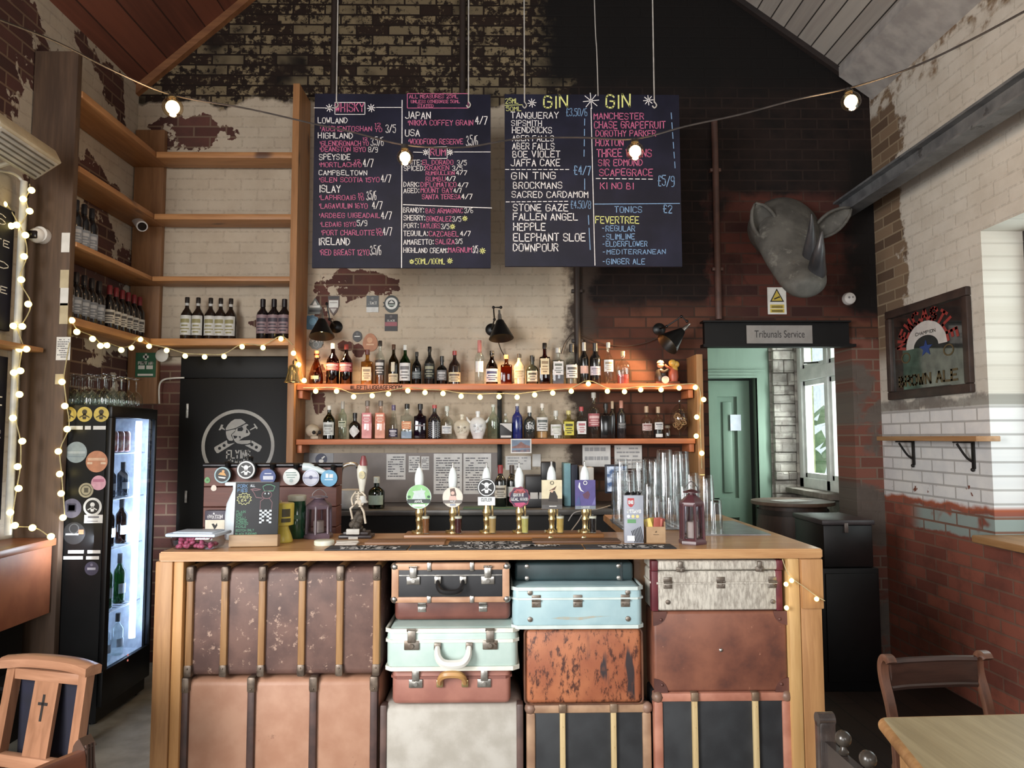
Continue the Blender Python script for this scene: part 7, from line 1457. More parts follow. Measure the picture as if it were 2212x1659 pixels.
# wall lamps
def wall_lamp(label, base, joints, apex, mouth, Y, rm, power, tgt):
    t = thing('wall_lamp', label, 'wall lamp', P(*base, YB)); o = t.location.copy()
    Mk = vary((11,11,12), (7,7,8), 14, .4, spec=.4); Mch = Mnick
    m = MB(o); c = P(*base, YB-.01); m.lathe([(.045, -.0), (.045, .01), (.03, .02), (.012, .026)], (c.x, YB-.001, c.z), 20, axis='y')
    for v in m.b.verts: v.co.y = YB-.001-abs(v.co.y-(YB-.001))
    m.build('wall_plate', Mk, t)
    pts = [Vector((c.x, YB-.025, c.z))]+[P(x, y, Yj) for x, y, Yj in joints]; m = MB(o); m.tube(pts, .0055, 8); [m.ball(q, .011, 8, 6) for q in pts[1:]]; m.build('arm', Mk, t)
    A, B_ = P(*apex, Y), P(*mouth, Y-.03); d = (B_-A).normalized(); L = (B_-A).length
    m = MB(o); m.cyl(A-d*.045, A-d*.0, .013, .017, 14); m.cyl(A-d*.075, A-d*.045, .008, .008, 10); m.build('lamp_holder', Mch, t)
    m = MB(o); n1 = 26; u = d.orthogonal().normalized(); w = d.cross(u); rings = []
    for r, f in ((.022, 0), (.026, .02), (.030, .10), (rm*.96, .93), (rm, 1.0), (rm*.965, .99), (.024, .12)): rings.append(m._v([A+d*(L*f)+(u*math.cos(q)+w*math.sin(q))*r for q in [2*math.pi*k/n1 for k in range(n1)]]))
    for a, b_ in zip(rings, rings[1:]):
        for k in range(n1): m._f([a[k], a[(k+1) % n1], b_[(k+1) % n1], b_[k]])
    m._f(rings[0][::-1]); m.build('lamp_shade', Mk, t)
    m = MB(o); m.ball(A+d*L*.55, .022, 12, 8); m.build('bulb', glow((255,206,130), 30), t)
    l = bpy.data.lights.new('lamp_light', 'SPOT'); l.energy = power; l.color = (1, .66, .32); l.spot_size = R(120); l.spot_blend = .6; l.shadow_soft_size = .03; lo = bpy.data.objects.new('lamp_light', l); COL.objects.link(lo); lo.location = A+d*L*.98; lo.rotation_euler = (d+Vector((0, .25, 0))).to_track_quat('-Z', 'Y').to_euler()
wall_lamp('black cone wall lamp over the bell end of the upper shelf', (726, 706), [(712, 690, 5.12), (706, 656, 5.10)], (695, 690), (695, 727), 5.10, .087, 24, 0)
wall_lamp('black cone wall lamp over the middle of the upper shelf', (1062, 712), [(1068, 690, 5.14), (1066, 664, 5.10), (1082, 664, 5.10)], (1080, 692), (1083, 731), 5.10, .087, 14, 0)
wall_lamp('black cone wall lamp tilted at the end of the upper shelf by the doorway', (1424, 711), [(1440, 705, 5.16), (1472, 684, 5.10), (1484, 694, 5.10)], (1474, 714), (1441, 744), 5.10, .087, 34, 0)
m = MB(); m.tube(catmull([P(1075, 733, 5.2), P(1082, 755, 5.24), P(1092, 772, 5.26)], 5), .004, 6); tag(m.build('lamp_flex', vary((70,54,40), None, 14, .5)), 'brown flex dropping from the middle wall lamp behind the bottles', 'cable')
m = MB(); m.tube(catmull([P(1212, 764, 5.27), P(1222, 738, 5.27), P(1240, 718, 5.27), P(1262, 727, 5.27), P(1300, 742, 5.27), P(1345, 748, 5.27), P(1390, 742, 5.27), P(1420, 730, 5.27)], 5), .004, 6); tag(m.build('lamp_flex', vary((64,44,34), None, 14, .5)), 'dark flex sagging along the brown brick to the tilted wall lamp', 'cable')
# bell
yb = 4.93; p = P(633, 826, yb); t = thing('brass_bell', 'brass hand bell hanging on the tall shelf upright', 'bell', p); k = P(634, 826, yb).x-p.x; h = zat(633, 787, yb)-p.z
m = MB(); m.lathe([(19*k, 0), (18.5*k, .006), (15*k, h*.2), (12.5*k, h*.5), (11.5*k, h*.8), (8*k, h*.95), (2*k, h), (14*k, h*.02)][:-1], n=26, closed=False); m.lathe([(18*k, .002), (12*k, h*.5), (10*k, h*.8), (.002, h*.93)], n=26, closed=False); m.build('bell_body', Mbrass, t)
m = MB(); m.cyl((0, 0, h*.9), (0, 0, h*.1), .004, n=8); m.ball((0, 0, h*.06), .013, 10, 8); m.build('clapper', Mbrass, t)
m = MB(); m.tube(catmull([(0, 0, h), (0, .0, h+.02), (.0, .05, h+.04), (0, .068, h+.03)], 5), .005, 8); m.build('bracket', vary((60,50,44), None, 14, .4, metal=.6), t)
# painted marks carved on the upright under the bell: a pale repaired patch
# rhino head
Mrh = vary((92,90,84), (66,64,60), 7, .75, bump=.5, wear=(112,110,102), wt=(.55,.7), wscale=12, detail=6)
p0 = P(1692, 500, YB); t = thing('rhino_head', 'grey papier-mache rhino head mounted high on the brick over the doorway', 'wall trophy', p0); o = p0.copy()
secs = [(1690,498,5.298,74,70),(1692,494,5.20,76,70),(1696,496,5.08,72,66),(1702,516,4.97,66,60),(1708,545,4.87,60,52),(1720,575,4.79,54,44),(1733,598,4.73,52,40),(1738,612,4.66,47,33),(1739,617,4.61,36,24),(1739,618,4.585,14,9)]
m = MB(o); rings = []; nn = 18
for px, py, Y, rx, ry in secs:
    c = P(px, py, Y); k = P(px+1, py, Y).x-c.x
    rings.append(m._v([c+Vector((rx*k*math.cos(q)*(1+.06*math.cos(2*q)), -.02*math.sin(q), ry*k*math.sin(q))) for q in [2*math.pi*i/nn for i in range(nn)]]))
for a, b_ in zip(rings, rings[1:]):
    for i in range(nn): m._f([a[i], a[(i+1) % nn], b_[(i+1) % nn], b_[i]])
m._f(rings[0]); m._f(rings[-1][::-1])
hd = m.build('head', Mrh, t, smooth=180); sb = hd.modifiers.new('subdivision', 'SUBSURF'); sb.levels = sb.render_levels = 2
Mhorn = vary((62,62,66), (40,40,44), 10, .35, stretch=(1,1,.2))
for pts, rr in (([(1748,560,4.74),(1750,535,4.68),(1752,510,4.62),(1753,485,4.58),(1753,462,4.55)], [.050,.040,.028,.016,.004]), ([(1764,588,4.66),(1766,565,4.58),(1770,540,4.52),(1773,518,4.49),(1776,500,4.47)], [.062,.048,.034,.018,.004])):
    q = catmull([P(*a) for a in pts], 4); nq = len(q); r2 = [rr[min(int(i/4), 3)]+(rr[min(int(i/4)+1, 4)]-rr[min(int(i/4), 3)])*(i/4-min(int(i/4), 3)) for i in range(nq)]; m = MB(o); m.tube(q, r2, 14); m.build('horn', Mhorn, t)
def ear(cx, cy, tip, w, Y):
    b0 = P(cx[0], cx[1], Y+.05); tp = P(*tip, Y-.02); d = (tp-b0); L = d.length; d.normalize(); f = Vector((.15, -1, -.1)); f = (f-d*f.dot(d)).normalized(); sd = d.cross(f); m = MB(o); rings = []
    for k in range(9):
        v = k/8; ww = w*math.sin(math.pi*(.16+.80*v))**.8*(1 if k < 8 else .25); rings.append(m._v([b0+d*(L*v)+sd*(ww*math.sin(R(a)))-f*(ww*.55*math.cos(R(a))) for a in range(-110, 111, 22)]))
    for a, b_ in zip(rings, rings[1:]):
        for i in range(len(a)-1): m._f([a[i], a[i+1], b_[i+1], b_[i]])
    e = m.build('ear', Mrh, t, smooth=180, recalc=False); s = e.modifiers.new('thickness', 'SOLIDIFY'); s.thickness = .018; s.offset = 0
ear((1664,512), 0, (1632,440), .088, 4.93); ear((1765,505), 0, (1838,450), .072, 5.02)
m = MB(o); c = P(1684, 563, 4.83); m.ball(c, .014, 10, 8); m.build('eye', vary((24,20,18), None, 14, .2), t); m = MB(o); c = P(1732, 604, 4.66); m.ball(c+Vector((0, -.02, 0)), .014, 10, 8, sc=(1.4, .5, .7)); m.build('nostril', vary((34,32,30), None, 14, .8), t)
# motion sensor, cameras
p = P(1832, 646, YB); t = thing('motion_sensor', 'round white motion sensor on the brick above the lintel end', 'sensor', p); m = MB(); m.lathe([(.046, 0), (.046, -.02), (.04, -.035), (.02, -.045), (.001, -.047)], n=22, axis='y')
for v in m.b.verts: v.co.y = -abs(v.co.y)
m.build('housing', vary((232,230,228), (214,212,210), 10, .4), t); m = MB(); m.ball((-.012, -.045, .004), .008, 8, 6); m.ball((.014, -.045, .006), .007, 8, 6); m.build('lens', vary((150,150,152), None, 14, .3), t)
t = thing('security_camera', 'white bullet security camera on the corner upright under the second shelf', 'camera', P(298, 470, 5.2)); o = t.location.copy(); Mcw = vary((222,218,216), (200,198,196), 10, .35)
m = MB(o); a = P(296, 466, 5.22); m.cyl(a+Vector((0, .028, 0)), a, .03, n=16); m.tube([a, P(298, 473, 5.12)], .012, 8); m.build('bracket', Mcw, t); m = MB(o); a, b_ = P(294, 474, 5.14), P(307, 489, 4.98); m.cyl(a, b_, .032, .036, 18); m.build('housing', Mcw, t); d = (b_-a).normalized(); m = MB(o); m.cyl(b_, b_+d*.004, .028, n=18); m.build('lens', vary((26,22,22), None, 14, .2), t)
c = P(76, 507, 4.04); t = thing('security_camera', 'white turret security camera with a dark lens on the old timber upright', 'camera', (c.x, 4.10, c.z)); o = t.location.copy()
m = MB(o); m.cyl((c.x+.008, 4.099, c.z+.008), (c.x+.008, 4.06, c.z+.008), .045, n=22); m.ball((c.x, 4.055, c.z), .042, 18, 12); m.build('housing', Mcw, t); m = MB(o); m.box(c.x-.026, c.x+.024, 4.008, 4.03, c.z-.026, c.z+.018, .008); m.build('lens', vary((34,26,28), None, 14, .2), t)
# mirror on the white wall
ya, yb_ = PXp(2092, 730, XR-.03).y, PXp(1914, 750, XR-.03).y; zt_ = PXp(2088, 617, XR-.03).z; zb_ = PXp(2094, 848, XR-.03).z; t = thing('pub_mirror', 'dark-framed brewery mirror with red lettering and a blue star on the white brick', 'mirror', (XR, (ya+yb_)/2, zb_)); o = t.location.copy()
Mfrm = vary((72,52,44), (52,38,34), 10, .45)
m = MB(o); fw = .055
for b_ in ((ya, yb_, zb_, zb_+fw), (ya, yb_, zt_-fw, zt_), (ya, ya+fw, zb_+fw, zt_-fw), (yb_-fw, yb_, zb_+fw, zt_-fw)): m.box(XR-.035, XR-.001, *b_, .008)
m.build('frame', Mfrm, t)
n = NT('old_mirror'); v = n.co(); n.fin(n.mix(n.ss(n.noise(v, 12, 4), .3, .8), lin((150,150,146)), lin((110,112,110))), .06, .95); m = MB(o); m.box(XR-.014, XR-.010, ya+fw*.8, yb_-fw*.8, zb_+fw*.8, zt_-fw*.8); mg = m.build('mirror_glass', n.m, t)
cyy, czz = (ya+yb_)/2, (zb_+zt_)/2; Wm, Hm = (yb_-ya), (zt_-zb_)
f = lambda u, v: Vector((XR-.0146, cyy-u*Wm, czz+v*Hm))-o; f2 = lambda u, v: Vector((XR-.0152, cyy-u*Wm, czz+v*Hm))-o
m = MB()
def arc_word(m, word, r0, hh, a0, a1, cy_, fn, th, mi, asp=1.0):
    for i, ch in enumerate(word):
        a = a0+(a1-a0)*(i+.5)/len(word); ca, sa = math.cos(a), math.sin(a); wd = abs(a1-a0)*r0/len(word)*.78
        g = lambda u, v, ca=ca, sa=sa: fn((ca*(r0+v)+sa*u)*1.0, cy_+((sa*(r0+v)-ca*u))*asp)
        stroke_text(m, ch, g, -wd/2, wd/2, 0, hh, th, mi)
asp = 1.06
NB = 16
for k in range(NB):
    a, b_ = math.pi*k/NB, math.pi*(k+1)/NB; poly(m, [(.25*math.cos(a), .02+.25*asp*math.sin(a)), (.25*math.cos(b_), .02+.25*asp*math.sin(b_)), (.15*math.cos(b_), .02+.11*asp*math.sin(b_)), (.15*math.cos(a), .02+.11*asp*math.sin(a))], f, 1)
m2 = m; arc_word(m2, 'NEWCASTLE', .262, .105, math.pi*.99, math.pi*.01, .02, f2, .028, 0, asp)
stroke_text(m2, 'CHAMPION', f2, -.12, .12, .15, .03, .006, 2)
st = [(.085*(1 if k % 2 == 0 else .42)*math.sin(math.pi*k/5), .0+.085*asp*(1 if k % 2 == 0 else .42)*math.cos(math.pi*k/5)) for k in range(10)]
for k in range(10): poly(m2, [(0, 0), st[k], st[(k+1) % 10]], f2, 3)
for sx in (-.26, .26): ring(m2, sx, -.06, .045, .06, f2, 4, 20)
stroke_text(m2, 'BROWN ALE', f2, -.36, .34, -.36, .10, .022, 4); poly(m2, [(-.34,-.42),(.30,-.42),(.26,-.40),(-.30,-.40)], f2, 2)
m2.build('mirror_lettering', [vary((176,50,44), None, 14, .4), vary((206,200,196), None, 14, .4), vary((60,56,50), None, 14, .4), vary((36,66,150), None, 14, .4), vary((96,76,40), None, 14, .4)], mg, smooth=0, recalc=False)
# plank shelf on iron brackets
sA, sB = PXp(2108, 944, XR-.14).y, PXp(1893, 944, XR-.14).y; zs = PXp(2050, 942, XR-.14).z; t = thing('plank_shelf', 'narrow timber plank shelf on two black iron brackets on the white brick', 'shelf', (XR, (sA+sB)/2, zs)); o = t.location.copy()
m = MB(o); m.box(XR-.14, XR-.002, sA, sB, zs-.03, zs, .004); m.build('plank', wood((176,130,84), (140,98,60), 'y', .5), t); Mir = vary((44,38,36), (30,28,26), 14, .5, metal=.5)
for yy in (sA+(sB-sA)*.22, sA+(sB-sA)*.80):
    m = MB(o); m.box(XR-.012, XR-.001, yy-.013, yy+.013, zs-.19, zs-.031, .003); m.box(XR-.12, XR-.012, yy-.013, yy+.013, zs-.041, zs-.031, .003); m.tube(catmull([(XR-.012, yy, zs-.15), (XR-.05, yy, zs-.12), (XR-.10, yy, zs-.045)], 5), .007, 8); m.ball((XR-.014, yy, zs-.195), .012, 8, 6); m.build('bracket', Mir, t)
# infra-red heater
c = P(34, 316, 3.62); t = thing('wall_heater', 'beige wall heater with a slatted grille tilted down from the peeling wall', 'heater', c, rot=(R(-8), R(-32), R(-4))); Mh = vary((186,172,140), (166,152,122), 10, .45)
m = MB(); m.box(-.085, .085, -.2, .2, -.045, .045, .008); m.build('casing', Mh, t); m = MB(); m.box(-.07, .07, -.185, .185, -.055, -.044, .004); m.build('grille_plate', vary((206,200,184), (186,180,166), 14, .3, metal=.4), t)
for k in range(5): m = MB(); m.box(-.06+.027*k, -.052+.027*k, -.17, .17, -.060, -.054, .002); m.build('grille_slat', vary((120,112,98), None, 14, .4, metal=.5), t)
m = MB(); m.tube(catmull([(-.075, .1, .02), (-.16, .1, .05), (-.22, .1, .06)], 4), .012, 8); m.build('arm', Mh, t)
# white pipes in the corner with a cap
xp = PXp(50, 800, -2.60); a, b_ = P(52, 392, 3.95), P(30, 1140, 3.95); m = MB(); m.tube([(a.x, 3.95, 1.05), (a.x, 3.95, a.z), ], .018, 12); tag(m.build('white_pipe', vary((206,204,196), (184,182,172), 10, .4)), 'vertical white pipe beside the old timber upright, wound with fairy lights', 'pipe', kind='structure')
m = MB(); m.tube(catmull([(a.x, 3.95, a.z-.01), (a.x-.02, 3.93, a.z+.02), P(20, 372, 3.85), P(-20, 366, 3.7)], 5), .008, 8); tag(m.build('cable', vary((226,222,212), None, 14, .5)), 'white cable running from the heater to the top of the white pipe', 'cable')
# ------------------------------------------------------------------ counter, chairs, table, dark cupboards
Mo = vary((176,96,56), (156,80,46), 8, .55)
ozt, ozb = PXp(118, 1162, -2.40).z, PXp(118, 1322, -2.40).z
t = thing('wall_counter', 'orange painted counter box standing against the peeling wall below the chalk menus', 'counter', (XL, 3.5, 0)); o = (XL, 3.5, 0)
m = MB(o); m.box(XL+.002, -2.415, 2.3, 4.085, ozb, ozt-.04, .004); m.build('carcass', Mo, t); m = MB(o); m.box(XL+.002, -2.395, 2.28, 4.09, ozt-.04, ozt, .005); m.build('worktop', wood((160,96,60), (126,72,46), 'y', .4), t)
m = MB(o); m.box(XL+.02, -2.5, 2.4, 4.0, 0, ozb); m.build('plinth', Mblack, t)
# chalk menus on the peeling wall and the little shelf between them
def side_board(label, z0, z1, y0, y1, rows):
    t = thing('wall_chalkboard', label, 'chalkboard', (XL, (y0+y1)/2, z0)); m = MB(t.location); m.box(XL+.002, XL+.03, y0, y1, z0, z1, .003); m.build('board', M_board, t)
    m = MB(t.location); fn = lambda u, v: Vector((XL+.0308, y0+u*(y1-y0), z0+v*(z1-z0))); g = lambda u, v: fn(u, v)
    for tx, u0, u1, v, hh in rows: stroke_text(m, tx, g, u0, u1, v, hh, .008)
    m.build('chalk_lettering', Mchalk[1], t, smooth=0, recalc=False)
yb1 = PXp(14, 600, XL).y
side_board('wall chalkboard above the small shelf at the photo edge', PXp(8, 716, XL).z, PXp(8, 452, XL).z, yb1-.75, yb1, [('WINES', .1, .9, .85, .08), ('WHITE', .6, .95, .68, .05), ('RED', .6, .95, .5, .05), ('ROSE', .6, .95, .3, .05)])
side_board('wall chalkboard below the small shelf at the photo edge', PXp(8, 1120, XL).z, PXp(8, 772, XL).z, yb1-.75, yb1, [('COCKTAILS', .1, .9, .88, .06), ('ALE', .6, .95, .7, .05), ('CIDER', .6, .95, .5, .05), ('CASK', .6, .95, .3, .05)])
z_ = PXp(20, 742, XL+.08).z; m = MB(); m.box(XL+.002, XL+.14, yb1-.8, yb1+.12, z_-.025, z_, .004); tag(m.build('wall_shelf', Mshelfy), 'short timber shelf on the peeling wall between the two wall chalkboards', 'shelf')

def turn(name, label, cat, loc, rz): return thing(name, label, cat, loc, rz)
# chapel chair with a cut cross
Mch = wood((160,112,82), (128,86,60), 'z', .4, coat=.2); Mchx = wood((176,128,98), (140,96,70), 'x', .4, coat=.2); Mdarkw = wood((70,48,38), (48,34,28), 'z', .35, coat=.3)
cA, cB = PZ(18, 1410, .838), PZ(208, 1428, .838); dv = cB-cA; Lc = dv.length
t = thing('chapel_chair', 'pale wooden chapel chair with a cross cut in its back, next to the fridge', 'chair', ((cA.x+cB.x)/2, (cA.y+cB.y)/2, 0), math.atan2(dv.y, dv.x)); w = Lc/2-.022
yb = lambda z: .0 if z > .82 else -.055*(.82-z)/.38
for sx in (-1, 1):
    x = sx*(w-.012); m = MB(); m.sweep([(x*1.05, -.02, 0), (x*1.04, yb(.44), .44), (x, 0, .80)], [(-.016, -.016), (.016, -.016), (.016, .016), (-.016, .016)], up=(1, 0, 0)); m.build('leg', Mch, t)
    m = MB(); m.box(sx*w-.018, sx*w+.018, -.40, -.365, 0, .43, .004); m.build('leg', Mch, t)
m = MB(); m.box(-w-.02, w+.02, -.42, -.03, .43, .455, .008); m.build('seat', Mchx, t)
m = MB(); m.sweep(catmull([(-w-.024, -.012, .813), (-w*.5, .006, .820), (w*.5, .006, .820), (w+.024, -.012, .813)], 5), [(-.028, -.016), (.026, -.016), (.026, .010), (.012, .017), (-.018, .017), (-.028, .010)]); m.build('crest_rail', Mchx, t)
m = MB(); m.box(-w+.006, w-.006, -.016, .010, .762, .797, .003); m.build('top_rail', Mchx, t)
m = MB(); m.box(-w+.006, w-.006, -.06, -.03, .50, .54, .004); m.build('lower_rail', Mchx, t)
m = MB(); m.sweep([(0, -.045, .535), (0, -.006, .765)], [(-.007, -.048), (.007, -.048), (.007, .048), (-.007, .048)], up=(1, 0, 0)); sp = m.build('splat', Mch, t)
m = MB(); sy = lambda z: -.045+.039*(z-.535)/.23-.0085
for x0, x1, z0, z1 in ((-.0045, .0045, .645, .725), (-.019, .019, .692, .701)): m.face([(x0, sy(z0), z0), (x1, sy(z0), z0), (x1, sy(z1), z1), (x0, sy(z1), z1)])
m.build('cross_cutout', vary((30,20,16), None, 14, .8), sp)
m = MB(); m.box(-w+.02, w-.02, .012, .022, .45, .775); m.build('back_panel', vary((12,14,44), (8,10,32), 10, .8), t)  # added navy sheet standing in for the dark voids beside the splat
m = MB(); m.box(-w, w, -.40, -.385, .2, .23, .003); m.build('stretcher', Mchx, t)
# dark chair whose top rail pokes into the frame
Mredw = wood((120,70,46), (90,50,36), 'x', .35, coat=.3)
A, B_ = PZ(190, 1600, .84), PZ(20, 1676, .84); dv = A-B_; L = .40; d_ = dv.normalized(); t = thing('scroll_chair', 'dark reddish chair with a fluted scroll end, its top rail below the chapel chair', 'chair', (A.x-d_.x*L/2, A.y-d_.y*L/2, 0), math.atan2(dv.y, dv.x)); w = L/2
for sx in (-1, 1):
    m = MB(); m.sweep(catmull([(sx*w, -.06, 0), (sx*w, -.02, .44), (sx*w, .0, .74), (sx*w, .015, .815), (sx*w, .0, .838)], 4), [(-.015, -.016), (.015, -.016), (.015, .016), (-.015, .016)], up=(1, 0, 0))
    for q in (-.009, 0, .009): m.cyl((sx*w+q, -.010, .76), (sx*w+q, -.006, .835), .0042, n=8)
    m.build('leg', Mdarkw, t); m = MB(); m.box(sx*w-.016, sx*w+.016, -.44, -.405, 0, .43, .004); m.build('leg', Mdarkw, t)
m = MB(); m.sweep(catmull([(-w+.01, .0, .79), (-.1, .02, .786), (.1, .02, .786), (w-.01, .0, .79)], 5), [(-.010, -.05), (.010, -.05), (.012, .02), (.008, .034), (-.008, .034), (-.012, .02)]); m.build('top_rail', Mredw, t)
m = MB(); m.box(-w-.01, w+.01, -.45, -.01, .43, .46, .008); m.build('seat', Mredw, t)
# regency chair behind the table
Mreg = wood((66,44,36), (40,28,24), 'x', .3, knots=(140,92,66), coat=.4); Mregz = wood((110,72,54), (70,46,36), 'z', .35, coat=.3)
a, b_ = PZ(1918, 1425, .80), PZ(2128, 1410, .80); cx, cy_ = (a.x+b_.x)/2, (a.y+b_.y)/2; w = (b_.x-a.x)/2*.94
t = thing('regency_chair', 'dark mahogany chair with a worn curved top rail tucked behind the pine table', 'chair', (cx, cy_-.0, 0), R(6))
for sx in (-1, 1):
    m = MB(); pts = catmull([(sx*w, .05, 0), (sx*w, .0, .30), (sx*w, -.03, .46), (sx*w, -.005, .62), (sx*w, .03, .72), (sx*w, .035, .77), (sx*w, .018, .797), (sx*w, -.004, .798), (sx*w, -.014, .786)], 6)
    m.sweep(pts, [(-.011, -.014), (-.006, -.016), (.006, -.016), (.011, -.014), (.011, .014), (.006, .016), (-.006, .016), (-.011, .014)], up=(1, 0, 0)); m.build('leg', Mregz, t, smooth=60)
    m = MB(); m.sweep(catmull([(sx*w, -.36, .44), (sx*w, -.38, .25), (sx*w, -.44, .0)], 4), [(-.016, -.016), (.016, -.016), (.016, .016), (-.016, .016)], up=(1, 0, 0)); m.build('leg', Mregz, t)
wi = w-.0165
m = MB(); m.sweep(catmull([(-wi, .022, .735), (-wi*.5, .034, .735), (wi*.5, .034, .735), (wi, .022, .735)], 5), [(-.008, -.050), (.006, -.050), (.010, -.040), (.006, -.034), (.008, .0), (.006, .036), (.010, .042), (.006, .052), (-.006, .054), (-.010, .045), (-.010, -.0)]); m.build('top_rail', Mreg, t, smooth=25)
m = MB(); m.box(-w-.01, w+.01, -.40, .0, .43, .46, .01); m.build('seat', Mreg, t)
# chair with turned finials
Mfin = wood((66,56,52), (44,38,36), 'x', .25, coat=.5)
A, B_ = PZ(1782, 1555, .86), PZ(1925, 1672, .86); dv = (B_-A); L = .40; rz = math.atan2(dv.y, dv.x); t = thing('finial_chair', 'dark polished chair with round knob finials along its top rail beside the bar post', 'chair', (A.x+dv.normalized().x*L/2, A.y+dv.normalized().y*L/2, 0), rz); w = L/2
for sx in (-1, 1):
    m = MB(); m.box(sx*w-.016, sx*w+.016, -.02, .02, 0, .86, .004); m.cyl((sx*w, -.02, .862), (sx*w, .02, .862), .0165, n=18); m.build('leg', Mfin, t); m = MB(); m.box(sx*w-.016, sx*w+.016, .36, .40, 0, .43, .004); m.build('leg', Mfin, t)
m = MB(); m.prism([(-w+.017, .815), (w-.017, .815), (w-.017, .74), (.12, .74), (.11, .755), (-.11, .755), (-.12, .74), (-w+.017, .74)], lambda u, v, d: (u, d, v), -.010, .010); m.build('top_rail', Mfin, t)
for k in range(3):
    x = -.11+.11*k; m = MB(); m.lathe([(.010, .816), (.012, .822), (.007, .828), (.006, .836)], (x, 0, 0), 14); m.ball((x, 0, .851), .0185, 14, 10); m.build('finial', vary((60,52,44), (40,34,30), 14, .25), t)
m = MB(); m.box(-w-.01, w+.01, -.02, .41, .43, .46, .008); m.build('seat', Mfin, t)
# pine table
c1, c2, c3 = PZ(1890, 1546, .765), PZ(2212, 1538, .765), PZ(1982, 1662, .765)
u = (c2-c1); u.z = 0; u.normalize(); v = Vector((u.y, -u.x, 0)); v = (c3-c1); v.z = 0; v.normalize(); t = thing('pine_table', 'scrubbed pine table with rounded edges in front of the regency chair', 'table', (c1.x, c1.y, 0)); o = t.location.copy()
Mpt = wood((196,180,140), (168,150,112), 'y', .45, knots=(116,96,66)); Mpl = wood((206,158,104), (176,126,76), 'z', .45, knots=(130,84,50))
TWd, TL = .95, .95; q = [c1, c1+u*TWd, c1+u*TWd+v*TL, c1+v*TL]
m = MB(o); rings = []; rc = .03; rz_ = .017
for k in range(9):
    an = -math.pi/2+math.pi*k/8; e = rz_*(1-math.cos(an)); zz = .748+rz_*math.sin(an); ring_ = []
    for cx_, cy2, a0 in ((TWd-rc, TL-rc, 0), (rc, TL-rc, 90), (rc, rc, 180), (TWd-rc, rc, 270)):
        for j in range(5): aa = R(a0+22.5*j); x, y = cx_+(rc-e)*math.cos(aa), cy2+(rc-e)*math.sin(aa); pp = c1+u*x+v*y; ring_.append((pp.x, pp.y, zz))
    rings.append(m._v(ring_))
for ra, rb_ in zip(rings, rings[1:]):
    for j in range(20): m._f([ra[j], ra[(j+1) % 20], rb_[(j+1) % 20], rb_[j]], 1)
m._f(rings[0][::-1], 0); m._f(rings[-1], 0)
m.build('tabletop', [Mpt, Mpl], t, smooth=85)
def skew(m): 
    for vv in m.b.verts: k = vv.co.copy(); vv.co = c1*1.0+u*k.x+v*k.y; vv.co.z = k.z
for x, y in ((.05, .05), (TWd-.11, .05), (TWd-.11, TL-.11), (.05, TL-.11)): m = MB(o); m.box(x, x+.06, y, y+.06, 0, .731, .004); skew(m); m.build('leg', Mpl, t)
for b_ in ((.06, .08, .11, TL-.11), (TWd-.09, TWd-.07, .11, TL-.11), (.11, TWd-.11, .06, .08), (.11, TWd-.11, TL-.09, TL-.07)): m = MB(o); m.box(*b_, .62, .730, .003); skew(m); m.build('apron', Mpl, t)
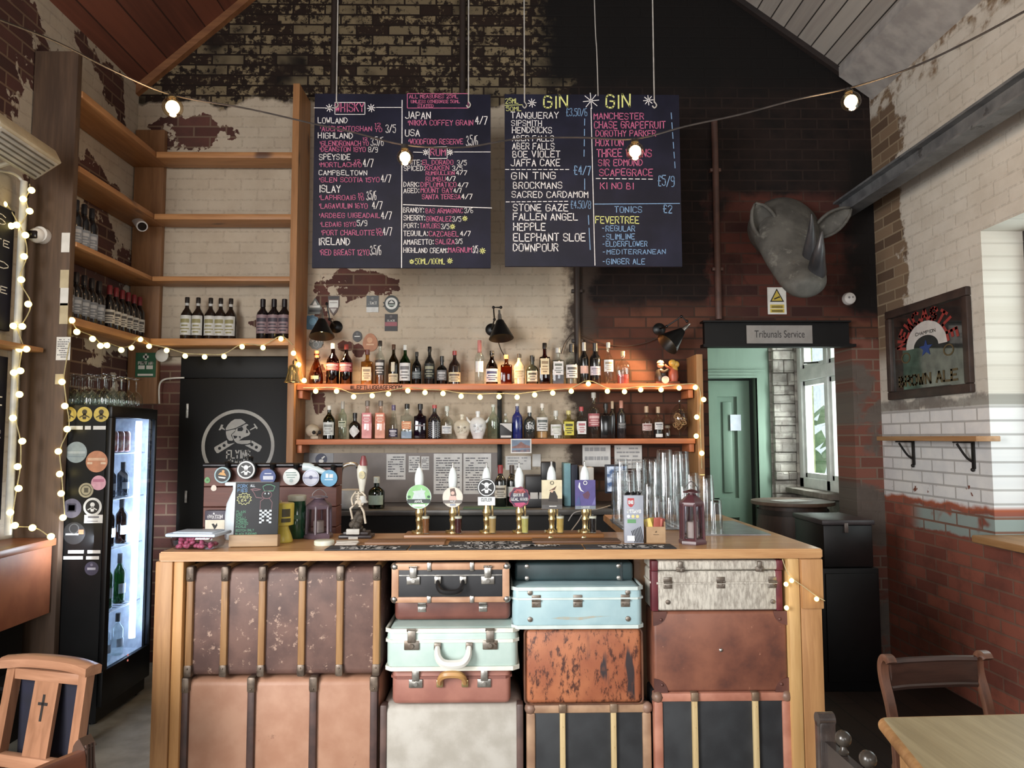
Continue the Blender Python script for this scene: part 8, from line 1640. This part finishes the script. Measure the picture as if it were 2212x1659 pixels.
# dark chest on a cupboard by the doorway and the cask with a menu
Mck = vary((22,17,18), (14,12,12), 10, .4, spec=.4)
yk = 4.62; a, b_ = P(1778, 1126, yk), P(1888, 1226, yk); t = thing('dark_chest', 'dark wooden chest with a hinged lid on a black cupboard beside the doorway', 'chest', ((a.x+b_.x)/2, yk+.22, b_.z)); o = t.location.copy(); x0, x1 = a.x, b_.x
m = MB(o); m.box(x0, x1, yk, yk+.45, b_.z+.001, a.z-.025, .008); m.build('body', Mck, t); m = MB(o); m.box(x0-.012, x1+.012, yk-.012, yk+.46, a.z-.024, a.z+.008, .008); m.build('lid', vary((62,54,56), (48,42,44), 10, .4), t)
m = MB(o); x_ = x0+(x1-x0)*.45; m.box(x_-.012, x_+.012, yk-.016, yk-.001, a.z-.07, a.z-.01, .003); m.build('hasp', vary((110,96,90), None, 14, .4, metal=.6), t)
t = thing('black_cupboard', 'tall black cupboard under the dark chest beside the doorway', 'cupboard', ((x0+x1)/2, yk+.2, 0)); o = t.location.copy(); m = MB(o); m.box(x0-.03, x1+.02, yk-.02, yk+.47, 0, b_.z-.001, .006); m.build('carcass', Mblack, t); m = MB(o); m.box(x0-.01, x1, yk-.035, yk-.021, .06, b_.z-.03, .004); m.build('door', Mblack, t)
a = P(1748, 1082, 5.86); t = thing('barrel', 'dark upright cask used as a table under the passage window', 'barrel', (2.32, 5.90, 0)); zt_ = a.z; m = MB(); rb = .30
m.lathe([(rb*.84, 0), (rb*.93, zt_*.2), (rb, zt_*.45), (rb, zt_*.55), (rb*.93, zt_*.8), (rb*.84, zt_*.97), (rb*.80, zt_*.97), (.001, zt_*.965)], n=28); m.build('staves', wood((76,54,44), (52,38,32), 'z', .5), t)
for z, r in ((.08, .89), (.30, .972), (.68, .972), (.92, .89)): m = MB(); m.lathe([(rb*r, zt_*z-.02), (rb*r+.004, zt_*z-.02), (rb*r+.004, zt_*z+.02), (rb*r, zt_*z+.02)], n=28, closed=False); m.build('hoop', vary((70,62,58), None, 14, .4, metal=.7), t)
m = MB(); m.lathe([(rb*1.05, zt_*.975), (rb*1.06, zt_*.985), (rb*1.05, zt_), (.001, zt_)], n=28); m.build('top', wood((112,90,74), (86,66,54), 'x', .5), t)
m = MB(); m.box(-.13, .13, -.09, .09, 0, .003); o_m = m.build('menu_sheet', Mpaper, loc=(2.30, 5.86, zt_+.001)); o_m.rotation_euler = (0, 0, .3); tag(o_m, 'white menu sheet lying on the cask under the passage window', 'menu')
# low dark seat under the orange counter
yl = 3.55; m = MB(); m.box(-.16, .16, -.2, .2, .38, .42, .02); 
for sx in (-1, 1):
    for sy in (-1, 1): m.box(sx*.13-.015, sx*.13+.015, sy*.17-.015, sy*.17+.015, 0, .38)
tag(m.build('stool', Mblack, loc=(-2.24, 3.72, 0)), 'low black stool in the shadow below the orange counter box', 'stool')
